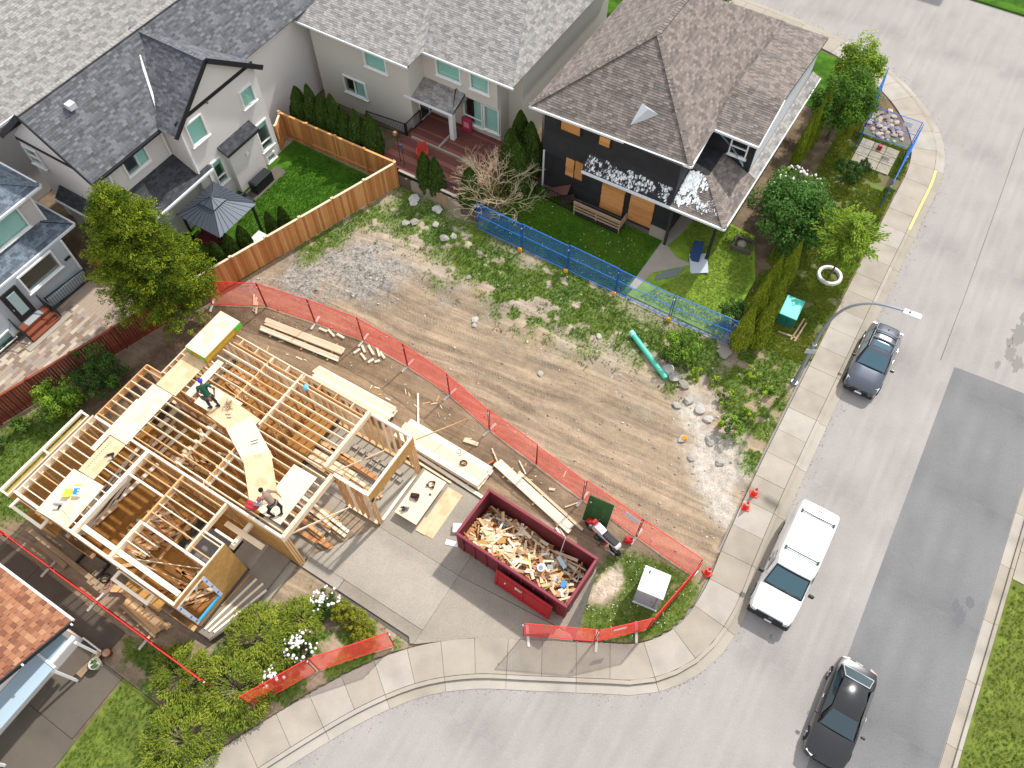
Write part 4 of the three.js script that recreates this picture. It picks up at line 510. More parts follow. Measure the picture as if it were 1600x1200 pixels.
// blue fence between lot and burnt house
const blueX = [-18.35, -15.3, -12.28, -9.21, -5.9]; for (let i = 0; i + 1 < blueX.length; i++) fencePanel('blue', [blueX[i], -26.05], [blueX[i + 1], -26.0], 'blue wire fence panel between the bare lot and the burnt house lawn', 'blue fence panels along the lot');
fencePanel('blue', [-5.85, -25.95], [-2.4, -26.12], 'last blue wire fence panel beside the tall hedge conifers');
fencePanel('blue', [-2.1, -49.9], [-1.75, -46.9], 'blue wire fence panel at the bend of the far pavement'); fencePanel('blue', [-1.74, -46.8], [-1.65, -44.0], 'blue wire fence panel beside the paved patch by the far bend');
fencePanel('blue', [-1.7, -45.7], [1.3, -45.85], 'blue wire fence panel crossing the strip by the rockery'); fencePanel('blue', [1.33, -45.8], [1.36, -42.9], 'blue wire fence panel along the pavement beside the rockery'); fencePanel('blue', [1.36, -42.85], [1.3, -40.0], 'blue wire fence panel along the pavement ending at the young tree');
solo('fence_notice', 'small blank white sign on the blue fence at the rockery', 'notice', B(0.5, 0.36, 0.012), flat(0xdfe4ea, 0.6), [0.55, 1.75, -45.76]);
for (const x of [-15.3, -12.28, -9.2, -5.85]) solo('fence_flag', 'yellow tag tied to the foot of the blue fence', 'tag', new RoundedBoxGeometry(0.22, 0.26, 0.14, 2, 0.04), flat(0xe2a51c, 0.7), [x, 0.2, -25.85], [0, rr(0, 2), 0.2], 'yellow tags on the blue fence');

// ---------- small site things ----------
{ const c = thing('site_cabinet', 'white-topped grey cabinet standing on the grass island', 'cabinet', [-0.1, 0, -11.85], 0.14), W = flat(0xf2f2ef, 0.5), Gm = flat(0xa9b4ba, 0.55);
  loc(c, 'body', B(1.08, 1.58, 1.08), Gm, [0, 0.83, 0]); loc(c, 'roof', new RoundedBoxGeometry(1.16, 0.1, 1.16, 2, 0.03), W, [0, 1.66, 0]); loc(c, 'base', B(1.12, 0.06, 1.12), flat(0x707a7e, 0.7), [0, 0.04, 0]); loc(c, 'vent', B(0.07, 0.03, 0.14), BLK, [-0.32, 1.722, -0.35]);
  const d = loc(c, 'door', new RoundedBoxGeometry(0.78, 1.42, 0.03, 1, 0.01), flat(0xa3b0b7, 0.5), [-0.1, 0.84, 0.555]); loc(d, 'handle', B(0.03, 0.14, 0.03), flat(0x50575b, 0.4), [0.3, 0, 0.03]); loc(c, 'trim', B(0.02, 1.56, 0.02), flat(0x6e787d, 0.6), [0.36, 0.83, 0.56]); loc(c, 'skid', B(1.1, 0.04, 0.08), flat(0xd8dadb, 0.6), [0, 0.03, 0.6]); }
{ const GB = std({ map: soilTex([42, 78, 36], [60, 104, 50], 1.4), roughness: 0.85 }); const p = thing('green_board', 'dark green board leaning on the red fence', 'board', [-3.75, 0.05, -13.62], 0.1); loc(p, 'panel', B(1.2, 1.75, 0.04), GB, [0, 0.83, -0.1], [-0.34, 0, 0]); loc(p, 'latch', B(0.08, 0.06, 0.03), flat(0xcfe0d0, 0.5), [-0.45, 1.3, -0.24], [-0.34, 0, 0]); }
{ // motorbike
  const b = thing('motorbike', 'white and red motorbike with black engine and wheels by the green board', 'motorbike', [-3.05, 0.03, -12.95], -0.3), WT = flat(0xecebe8, 0.3), RD = flat(0xc4161c, 0.35);
  b.scale.setScalar(1.18); for (const [x, r] of [[-0.68, 0.29], [0.66, 0.3]]) { const w = loc(b, 'wheel', new THREE.TorusGeometry(r - 0.06, 0.065, 10, 26), BLK, [x, r + 0.005, 0]); loc(w, 'rim', new THREE.CylinderGeometry(r - 0.1, r - 0.1, 0.03, 20, 1, true).rotateX(Math.PI / 2), STEEL); for (let k = 0; k < 5; k++) loc(w, 'spoke', B(0.03, (r - 0.08) * 2, 0.02), STEEL, [0, 0, 0], [0, 0, k * Math.PI / 5]); }
  loc(b, 'engine', new RoundedBoxGeometry(0.5, 0.36, 0.34, 3, 0.07), BLK, [-0.02, 0.42, 0.04]); loc(b, 'engine_cover', new THREE.CylinderGeometry(0.14, 0.15, 0.12, 18).rotateX(Math.PI / 2), flat(0x3a3b3d, 0.4), [-0.14, 0.4, 0.2]); loc(b, 'engine_cover', new THREE.CylinderGeometry(0.11, 0.12, 0.1, 18).rotateX(Math.PI / 2), flat(0x46474a, 0.4), [0.14, 0.38, 0.19]);
  const sh = (pts, d, m, n, p, rot) => { const s = new THREE.Shape(pts.map(q => new THREE.Vector2(...q))); const g = new THREE.ExtrudeGeometry(s, { depth: d, bevelEnabled: true, bevelSize: 0.03, bevelThickness: 0.04, bevelSegments: 3 }); g.translate(0, 0, -d / 2); return loc(b, n, g, m, p, rot); };
  sh([[-0.62, 0.6], [-0.45, 0.9], [-0.1, 0.92], [0.12, 0.8], [0.75, 0.95], [0.78, 0.86], [0.2, 0.66], [-0.1, 0.6], [-0.4, 0.5]], 0.2, WT, 'fairing'); sh([[0.0, 0.86], [0.1, 0.9], [0.66, 0.98], [0.62, 0.92], [0.2, 0.82]], 0.2, BLK, 'seat'); sh([[-0.85, 0.55], [-0.72, 0.66], [-0.5, 0.62], [-0.52, 0.56], [-0.7, 0.57]], 0.12, RD, 'mudguard'); sh([[-0.64, 0.78], [-0.56, 1.02], [-0.42, 0.98], [-0.46, 0.76]], 0.14, RD, 'headlamp_cowl'); sh([[-0.3, 0.52], [0.3, 0.46], [0.26, 0.36], [-0.2, 0.38]], 0.34, RD, 'belly_pan');
  loc(b, 'handlebar', tube([[-0.42, 1.0, -0.36], [-0.46, 1.03, -0.15], [-0.46, 1.03, 0.15], [-0.42, 1.0, 0.36]], 0.02), BLK); for (const s of [-1, 1]) { loc(b, 'fork', barG(V(-0.48, 0.98, s * 0.09), V(-0.68, 0.3, s * 0.09), 0.04, 0.04), STEEL); loc(b, 'mirror', new RoundedBoxGeometry(0.05, 0.07, 0.12, 2, 0.02), BLK, [-0.44, 1.12, s * 0.34]); } loc(b, 'exhaust', tube([[-0.1, 0.3, 0.18], [0.2, 0.24, 0.2], [0.6, 0.36, 0.2], [0.82, 0.44, 0.2]], 0.045), STEEL); loc(b, 'stand', barG(V(0.05, 0.3, 0.12), V(0.1, 0.02, 0.3), 0.025, 0.025), BLK);
}
{ const c = thing('fuel_can', 'red plastic fuel can on the dirt beside the motorbike', 'fuel can', [-2.0, 0.02, -13.55], 0.5), R = flat(0xd0191d, 0.4); loc(c, 'can', new RoundedBoxGeometry(0.36, 0.34, 0.26, 3, 0.05), R, [0, 0.17, 0]); loc(c, 'handle', tube([[-0.12, 0.34, 0], [-0.08, 0.42, 0], [0.06, 0.42, 0], [0.1, 0.34, 0]], 0.02), R); loc(c, 'cap', new THREE.CylinderGeometry(0.035, 0.035, 0.06, 12), BLK, [0.13, 0.37, 0]); }
function cone(label, x, z, y = 0.02) { const o = thing('traffic_cone', label, 'traffic cone', [x, y, z], rr(0, 1)), O = flat(0xe2331c, 0.5); loc(o, 'base', new RoundedBoxGeometry(0.38, 0.04, 0.38, 1, 0.015), O, [0, 0.02, 0]); loc(o, 'body', new THREE.LatheGeometry([[0.15, 0.04], [0.135, 0.06], [0.03, 0.68], [0.025, 0.7], [0, 0.7]].map(p => new THREE.Vector2(...p)), 20), O); loc(o, 'band', new THREE.CylinderGeometry(0.068, 0.086, 0.11, 20, 1, true), flat(0xece5e2, 0.4), [0, 0.43, 0]); return o; }
cone('orange traffic cone on the pavement slabs, farther from the van of two', 2.05, -18.8); cone('orange traffic cone at the dirt edge of the pavement behind the van', 1.98, -17.95); cone('orange traffic cone beside the corner of the island fence', 1.75, -14.1);
{ const k = thing('utility_kiosk', 'green metal utility kiosk beside the hedge conifers', 'utility kiosk', [-0.42, 0, -29.55], 0.04), Gk = flat(0x1f6f66, 0.5), Gt = flat(0x35b8a6, 0.45); loc(k, 'body', B(0.9, 0.78, 1.3), Gk, [0, 0.42, 0]); loc(k, 'lid', new RoundedBoxGeometry(0.98, 0.07, 1.38, 2, 0.03), Gt, [0, 0.83, 0], [0.05, 0, 0]); loc(k, 'door_seam', B(0.012, 0.7, 0.01), flat(0x14463f, 0.6), [0, 0.42, 0.652]); loc(k, 'lock', B(0.05, 0.09, 0.03), flat(0x0f3833, 0.5), [0.06, 0.45, 0.66]); loc(k, 'plinth', B(1.0, 0.06, 1.4), CONCD, [0, 0.02, 0]); }
for (const [x, z, L, r] of [[0.35, -29.0, 1.7, 1.5], [0.0, -28.35, 1.0, 0.1], [0.55, -28.9, 1.5, 1.5]]) plank('weathered timber rail lying round the green kiosk', 'timber rails round the kiosk', x, 0.06, z, L, 0.09, 0.08, r, WOOD.weathered);
{ const p = thing('drain_pipe', 'long turquoise plastic drain pipe lying on the bare lot', 'pipe', [-5.72, 0.17, -23.18]); const a = V(-1.38, 0, -0.8), b = V(1.38, 0, 0.8), dir = b.clone().sub(a); const g = new THREE.CylinderGeometry(0.14, 0.14, dir.length(), 22, 1, true); g.applyMatrix4(new THREE.Matrix4().makeRotationFromQuaternion(new THREE.Quaternion().setFromUnitVectors(V(0, 1, 0), dir.clone().normalize()))); loc(p, 'barrel', g, flat(0x4fbfa5, 0.45)); const r = new THREE.CylinderGeometry(0.16, 0.16, 0.3, 22, 1, true); r.applyMatrix4(new THREE.Matrix4().makeRotationFromQuaternion(new THREE.Quaternion().setFromUnitVectors(V(0, 1, 0), dir.clone().normalize()))); loc(p, 'socket', r, flat(0x8fd8c8, 0.45), a.toArray()); }
{ // street lamp: tapered pole bent over the road
  const l = thing('street_lamp', 'tall grey street lamp with curved arm reaching over the road', 'street lamp', [1.42, 0, -25.73]), PM = std({ color: 0x8d979f, metalness: 0.45, roughness: 0.45 });
  const pts = [[0, 0, 0], [-0.04, 1.6, 0], [-0.08, 3.2, 0], [-0.1, 4.6, 0], [0.02, 5.75, 0], [0.28, 6.62, 0], [0.68, 7.22, 0], [1.3, 7.68, 0], [2.05, 7.88, 0], [2.4, 7.94, 0]], cv = new THREE.CatmullRomCurve3(pts.map(p => V(...p))), N = 60, M = 12, pos = [], idx = [];
  for (let i = 0; i <= N; i++) { const t = i / N, c = cv.getPointAt(t), d = cv.getTangentAt(t), nx = V(0, 0, 1), bn = d.clone().cross(nx).normalize(), r = lerp(0.105, 0.045, t); for (let k = 0; k < M; k++) { const a = k / M * 6.2832; const q = c.clone().addScaledVector(nx, Math.cos(a) * r).addScaledVector(bn, Math.sin(a) * r); pos.push(q.x, q.y, q.z); } }
  for (let i = 0; i < N; i++) for (let k = 0; k < M; k++) { const a = i * M + k, b = i * M + (k + 1) % M; idx.push(a, b, a + M, b, b + M, a + M); }
  const g = new THREE.BufferGeometry(); g.setAttribute('position', new THREE.Float32BufferAttribute(pos, 3)); g.setIndex(idx); g.computeVertexNormals(); loc(l, 'pole', g, PM);
  loc(l, 'base_plate', new THREE.CylinderGeometry(0.18, 0.2, 0.1, 16), PM, [0, 0.05, 0]); loc(l, 'lamp_head', new RoundedBoxGeometry(0.75, 0.13, 0.3, 3, 0.05), flat(0xe7e8e6, 0.4), [2.72, 7.94, 0], [0, 0, 0.06]); loc(l, 'photocell', new THREE.CylinderGeometry(0.045, 0.05, 0.08, 12), flat(0x5d6367, 0.5), [2.6, 8.04, 0]); loc(l, 'lens', B(0.4, 0.03, 0.22), flat(0xcfd4d2, 0.2), [2.8, 7.87, 0]); loc(l, 'sign_plate', B(0.5, 0.34, 0.02), flat(0xaab0b6, 0.5), [-0.08, 3.0, 0.1], [0, 0.4, 0]); loc(l, 'band', new THREE.CylinderGeometry(0.1, 0.1, 0.06, 14), flat(0xd6d9da, 0.5), [-0.08, 3.5, 0]);
}
{ const r = thing('tree_ring', 'white concrete ring round the young street tree', 'planter ring', [0.55, 0.02, -33.45]); loc(r, 'ring', new THREE.LatheGeometry([[0.5, -0.05], [0.52, 0.13], [0.56, 0.15], [0.66, 0.15], [0.7, 0.12], [0.72, -0.05]].map(p => new THREE.Vector2(...p)), 36), flat(0xdcd8d0, 0.8)); }

// ---------- vehicles ----------
function loft(rows, closeEnds = true) { const n = rows[0].length, pos = [], idx = []; for (const r of rows) for (const p of r) pos.push(...p); for (let i = 0; i + 1 < rows.length; i++) for (let k = 0; k + 1 < n; k++) { const a = i * n + k, b = a + 1, c = a + n, d = c + 1; idx.push(a, c, b, b, c, d); } const g = new THREE.BufferGeometry(); g.setAttribute('position', new THREE.Float32BufferAttribute(pos, 3)); g.setIndex(idx); const q = toCreasedNormals(g, 0.7); const uv = new Float32Array(q.attributes.position.count * 2); q.setAttribute('uv', new THREE.BufferAttribute(uv, 2)); return q; }
// station: z along the car (front +), half widths and heights of the lower body: sill, belt, top edge, crown
function bodyRows(st) { return st.map(([z, w, sill, belt, top, crown, tuck = 0.06, shoulder = 0.06]) => { const half = [[w - tuck, sill], [w - 0.005, sill + 0.12], [w, (sill + belt) / 2], [w - 0.015, belt], [w - shoulder, top], [w * 0.72, crown - 0.012], [w * 0.36, crown], [0, crown + 0.004]]; return [...half.map(([x, y]) => [x, y, z]), ...half.slice(0, -1).reverse().map(([x, y]) => [-x, y, z])]; }); }
function glassMat(c = 0x1c343c) { return new THREE.MeshPhysicalMaterial({ color: c, roughness: 0.04, metalness: 0, clearcoat: 1, clearcoatRoughness: 0.02, ior: 1.5 }); }
function paint(c, rough = 0.35, metal = 0.0) { return new THREE.MeshPhysicalMaterial({ color: c, roughness: rough, metalness: metal, clearcoat: 1, clearcoatRoughness: 0.04 }); }
function quadG(a, b, c, d, n = 6, bulge = 0) { const rows = []; const A = V(...a), Bv = V(...b), C = V(...c), D = V(...d), nn = Bv.clone().sub(A).cross(D.clone().sub(A)).normalize(); for (let i = 0; i <= n; i++) { const r = []; for (let k = 0; k <= n; k++) { const u = k / n, v = i / n; const p = A.clone().lerp(Bv, u).lerp(D.clone().lerp(C, u), v).addScaledVector(nn, bulge * (4 * u * (1 - u))); r.push(p.toArray()); } rows.push(r); } return loft(rows); }
function wheel(o, x, z, r, w, rimC) { const t = loc(o, 'wheel', new THREE.CylinderGeometry(r, r, w, 28).rotateZ(Math.PI / 2), flat(0x141414, 0.85), [x, r, z]); const s = Math.sign(x); loc(t, 'rim', new THREE.CylinderGeometry(r * 0.66, r * 0.66, 0.02, 22).rotateZ(Math.PI / 2), flat(0x1a1a1b, 0.6), [s * (w / 2 + 0.004), 0, 0]); for (let k = 0; k < 5; k++) loc(t, 'spoke', B(0.02, r * 0.62, 0.07), rimC, [s * (w / 2 + 0.02), Math.cos(k * 1.2566) * r * 0.32, Math.sin(k * 1.2566) * r * 0.32], [k * 1.2566, 0, 0]); loc(t, 'hub', new THREE.CylinderGeometry(0.06, 0.06, 0.03, 14).rotateZ(Math.PI / 2), rimC, [s * (w / 2 + 0.02), 0, 0]); return t; }
function lowerBody(o, st, mat) { loc(o, 'body', loft(bodyRows(st)), mat); }
const CHROME = std({ color: 0xd9dcdf, metalness: 0.9, roughness: 0.2 }), LAMP = new THREE.MeshPhysicalMaterial({ color: 0xdfe4e6, roughness: 0.12, clearcoat: 1 }), RLAMP = flat(0x8c0f12, 0.2), TRIM = flat(0x131314, 0.5), PLATE = flat(0xe9ecee, 0.5);
{ // dark grey-blue SUV
  const o = thing('suv', 'dark grey SUV parked at the kerb beneath the street lamp', 'car', [4.4, -0.13, -28.82]), P = paint(0x4a4f59, 0.33, 0.6), G = glassMat(0x2f5866);
  // front at z=+2.1, rear -2.15
  lowerBody(o, [[2.14, 0.5, 0.32, 0.52, 0.56, 0.58], [2.08, 0.72, 0.24, 0.62, 0.7, 0.74], [1.9, 0.82, 0.22, 0.68, 0.78, 0.86], [1.5, 0.88, 0.24, 0.74, 0.86, 0.96], [1.0, 0.895, 0.26, 0.8, 0.93, 1.03], [0.75, 0.895, 0.26, 0.83, 0.96, 1.06], [0.3, 0.895, 0.26, 0.86, 0.99, 1.02, 0.06, 0.09], [-0.6, 0.895, 0.26, 0.88, 1.01, 1.02, 0.06, 0.09], [-1.5, 0.89, 0.28, 0.9, 1.03, 1.04, 0.06, 0.09], [-1.95, 0.86, 0.32, 0.9, 1.03, 1.05, 0.06, 0.1], [-2.1, 0.8, 0.36, 0.8, 0.92, 0.95], [-2.15, 0.7, 0.4, 0.6, 0.64, 0.66]], P);
  // cabin: roof and pillars
  const rb = (z, w, wt, y0, y1) => { const h = [[w, y0], [lerp(w, wt, 0.55), lerp(y0, y1, 0.6)], [wt, y1 - 0.05], [wt * 0.9, y1], [wt * 0.45, y1 + 0.025], [0, y1 + 0.03]]; return [...h.map(([x, y]) => [x, y, z]), ...h.slice(0, -1).reverse().map(([x, y]) => [-x, y, z])]; };
  const sill = rb(0.86, 0.79, 0.72, 1.0, 1.06), r1 = rb(0.12, 0.8, 0.6, 1.0, 1.55), r2 = rb(-0.5, 0.81, 0.61, 1.0, 1.6), r3 = rb(-1.35, 0.8, 0.59, 1.0, 1.56), r4 = rb(-1.75, 0.78, 0.55, 1.0, 1.46), r5 = rb(-2.02, 0.74, 0.66, 1.0, 1.05);
  loc(o, 'cabin', loft([sill, r1, r2, r3, r4, r5]), P);
  loc(o, 'windscreen', quadG([-0.68, 1.075, 0.85], [0.68, 1.075, 0.85], [0.55, 1.53, 0.2], [-0.55, 1.53, 0.2], 8, 0.05), G); loc(o, 'rear_window', quadG([0.6, 1.12, -2.02], [-0.6, 1.12, -2.02], [-0.5, 1.45, -1.8], [0.5, 1.45, -1.8], 6, 0.03), G);
  for (const s of [-1, 1]) { const q = (z0, z1, z2, z3) => quadG([s * 0.815, 1.06, z0], [s * 0.815, 1.06, z1], [s * 0.655, 1.49, z2], [s * 0.655, 1.49, z3], 4, 0.0); loc(o, 'side_window', q(0.62, -0.38, -0.4, 0.02), G); loc(o, 'side_window', q(-0.44, -1.25, -1.2, -0.46), G); loc(o, 'side_window', q(-1.3, -1.75, -1.58, -1.25), G);
    loc(o, 'roof_rail', tube([[s * 0.58, 1.56, 0.0], [s * 0.59, 1.64, -0.2], [s * 0.59, 1.655, -0.8], [s * 0.57, 1.62, -1.4], [s * 0.55, 1.54, -1.6]], 0.02), flat(0x8a929c, 0.5)); const m = loc(o, 'wing_mirror', new RoundedBoxGeometry(0.2, 0.13, 0.1, 2, 0.04), TRIM, [s * 1.0, 1.08, 0.55]); loc(m, 'mirror_glass', B(0.14, 0.09, 0.006), G, [0, 0, -0.052]);
    loc(o, 'headlamp', quadG([s * 0.5, 0.68, 2.06], [s * 0.8, 0.68, 1.9], [s * 0.84, 0.82, 1.62], [s * 0.56, 0.8, 1.93], 4, s * 0.02), LAMP, [0, 0.02, 0.01]); loc(o, 'tail_lamp', B(0.2, 0.2, 0.06), RLAMP, [s * 0.7, 0.9, -2.07]); for (const z of [-0.25, -1.05]) loc(o, 'door_handle', B(0.02, 0.03, 0.18), P, [s * 0.9, 0.86, z]); loc(o, 'hood_crease', tube([[s * 0.66, 1.01, 0.84], [s * 0.62, 0.975, 1.3], [s * 0.5, 0.87, 1.85]], 0.012, 16, 5), P); for (const z of [1.36, -1.36]) { wheel(o, s * 0.8, z, 0.33, 0.2, flat(0x6d7074, 0.5)); loc(o, 'wheel_arch', new THREE.TorusGeometry(0.37, 0.035, 6, 18, Math.PI).rotateY(Math.PI / 2), TRIM, [s * 0.875, 0.33, z]); } }
  loc(o, 'grille', B(0.8, 0.16, 0.06), TRIM, [0, 0.58, 2.1]); loc(o, 'badge', B(0.14, 0.05, 0.02), CHROME, [0, 0.6, 2.14]); loc(o, 'front_bumper', new RoundedBoxGeometry(1.5, 0.2, 0.2, 3, 0.06), TRIM, [0, 0.34, 2.05]); loc(o, 'number_plate', B(0.34, 0.12, 0.015), PLATE, [0, 0.44, 2.165]); loc(o, 'sunroof', quadG([-0.4, 1.605, -0.1], [0.4, 1.605, -0.1], [0.4, 1.635, -0.45], [-0.4, 1.635, -0.45], 2, 0), G, [0, 0.005, 0]);
  for (const z of [-0.62, -1.12]) loc(o, 'cross_bar', new RoundedBoxGeometry(1.18, 0.035, 0.09, 2, 0.015), TRIM, [0, 1.68, z]); loc(o, 'antenna', new THREE.ConeGeometry(0.035, 0.1, 8), TRIM, [0, 1.63, -1.45]); loc(o, 'rear_bumper', new RoundedBoxGeometry(1.5, 0.2, 0.18, 3, 0.06), TRIM, [0, 0.46, -2.08]); for (const x of [-0.3, 0.25]) loc(o, 'wiper', barG(V(x, 1.09, 0.86), V(x + 0.42, 1.14, 0.82), 0.015, 0.015), TRIM);
  loc(o, 'seat', new RoundedBoxGeometry(1.1, 0.4, 0.3, 2, 0.08), flat(0x2a2a2c, 0.9), [0, 1.0, -0.4]);
}
{ // white cargo van with roof racks
  const o = thing('cargo_van', 'white cargo van with two black roof racks parked at the kerb', 'van', [4.8, -0.13, -16.12]), P = paint(0xf1f2f2, 0.4), G = glassMat(0x2a5c68);
  lowerBody(o, [[2.66, 0.7, 0.36, 0.6, 0.68, 0.72], [2.62, 0.86, 0.3, 0.72, 0.84, 0.9], [2.4, 0.95, 0.28, 0.86, 0.98, 1.06], [1.75, 0.985, 0.3, 0.98, 1.1, 1.2], [1.35, 0.99, 0.3, 1.0, 1.12, 1.24], [1.0, 0.99, 0.3, 1.02, 1.12, 1.14, 0.06, 0.05], [-2.4, 0.985, 0.34, 1.02, 1.14, 1.15, 0.06, 0.05], [-2.6, 0.96, 0.4, 1.02, 1.14, 1.15, 0.06, 0.05]], P);
  const rb = (z, w, wt, y0, y1) => { const h = [[w, y0], [lerp(w, wt, 0.35), lerp(y0, y1, 0.55)], [wt, y1 - 0.14], [wt * 0.97, y1 - 0.05], [wt * 0.9, y1 - 0.008], [wt * 0.5, y1 + 0.012], [0, y1 + 0.018]]; return [...h.map(([x, y]) => [x, y, z]), ...h.slice(0, -1).reverse().map(([x, y]) => [-x, y, z])]; };
  loc(o, 'cabin', loft([rb(1.5, 0.92, 0.84, 1.1, 1.24), rb(0.74, 0.95, 0.78, 1.1, 2.12), rb(0.5, 0.97, 0.85, 1.1, 2.2), rb(0.2, 0.975, 0.87, 1.1, 2.22), rb(-1.8, 0.975, 0.88, 1.1, 2.24), rb(-2.4, 0.97, 0.87, 1.1, 2.22), rb(-2.58, 0.96, 0.84, 1.1, 2.14), rb(-2.63, 0.94, 0.8, 1.1, 1.9), rb(-2.64, 0.8, 0.6, 1.1, 1.2)]), P);
  loc(o, 'windscreen_seal', quadG([-0.87, 1.235, 1.51], [0.87, 1.235, 1.51], [0.76, 2.06, 0.8], [-0.76, 2.06, 0.8], 8, 0.04), TRIM, [0, 0.018, 0.02]); loc(o, 'windscreen', quadG([-0.81, 1.305, 1.45], [0.81, 1.305, 1.45], [0.71, 1.99, 0.86], [-0.71, 1.99, 0.86], 8, 0.045), G, [0, 0.028, 0.03]);
  for (const s of [-1, 1]) { loc(o, 'side_window', quadG([s * 0.972, 1.2, 1.05], [s * 0.978, 1.2, 0.1], [s * 0.93, 1.85, 0.12], [s * 0.9, 1.85, 0.62], 4, 0), G); const m = loc(o, 'wing_mirror', new RoundedBoxGeometry(0.24, 0.22, 0.12, 2, 0.04), TRIM, [s * 1.14, 1.3, 1.12]); loc(m, 'mirror_glass', B(0.16, 0.16, 0.006), G, [0, 0, -0.062]);
    loc(o, 'headlamp', B(0.24, 0.2, 0.1), LAMP, [s * 0.72, 0.78, 2.6], [0, s * 0.3, 0]); loc(o, 'tail_lamp', B(0.08, 0.5, 0.06), RLAMP, [s * 0.9, 1.2, -2.6]); for (const z of [0.35]) loc(o, 'door_handle', B(0.03, 0.04, 0.18), TRIM, [s * 0.995, 1.04, z]); loc(o, 'door_seam', B(0.006, 0.9, 0.012), flat(0x8e9294, 0.6), [s * 0.994, 0.86, 0.02]); loc(o, 'door_seam', B(0.006, 0.5, 0.012), flat(0x8e9294, 0.6), [s * 0.994, 0.76, 1.32]);
    for (const z of [1.72, -1.62]) { wheel(o, s * 0.88, z, 0.36, 0.22, flat(0x9a9da0, 0.4, { metalness: 0.5 })); loc(o, 'wheel_arch', new THREE.TorusGeometry(0.41, 0.03, 6, 18, Math.PI).rotateY(Math.PI / 2), flat(0xd6d8d8, 0.5), [s * 0.965, 0.36, z]); } }
  loc(o, 'grille', B(1.2, 0.2, 0.06), TRIM, [0, 0.72, 2.66]); loc(o, 'front_bumper', new RoundedBoxGeometry(1.88, 0.3, 0.26, 3, 0.07), TRIM, [0, 0.46, 2.6]); loc(o, 'number_plate', B(0.32, 0.12, 0.015), PLATE, [0.05, 0.46, 2.738]); loc(o, 'badge', B(0.2, 0.06, 0.02), CHROME, [0.08, 0.74, 2.695]); loc(o, 'rear_bumper', new RoundedBoxGeometry(1.8, 0.16, 0.16, 2, 0.05), TRIM, [0, 0.5, -2.66]);
  for (const z of [0.02, -1.95]) { loc(o, 'roof_rack', new RoundedBoxGeometry(1.5, 0.04, 0.05, 2, 0.015), TRIM, [0, 2.3, z]); for (const s of [-1, 1]) loc(o, 'rack_foot', B(0.08, 0.14, 0.16), TRIM, [s * 0.73, 2.24, z]); }
  for (const x of [-0.36, -0.12, 0.12, 0.36]) loc(o, 'roof_bolt', new THREE.CylinderGeometry(0.02, 0.02, 0.02, 8), flat(0x8b8f90, 0.5), [x, 2.225 + (Math.abs(x) < 0.2 ? 0.004 : 0), 0.4]); loc(o, 'brake_lamp', B(0.3, 0.03, 0.05), flat(0x6c5c5c, 0.4), [0, 2.245, -2.3]); for (const x of [-0.45, 0.2]) loc(o, 'wiper', barG(V(x, 1.33, 1.55), V(x + 0.55, 1.4, 1.5), 0.02, 0.02), TRIM); loc(o, 'dashboard', B(1.5, 0.1, 0.3), flat(0x222427, 0.8), [0, 1.18, 1.1]);
}
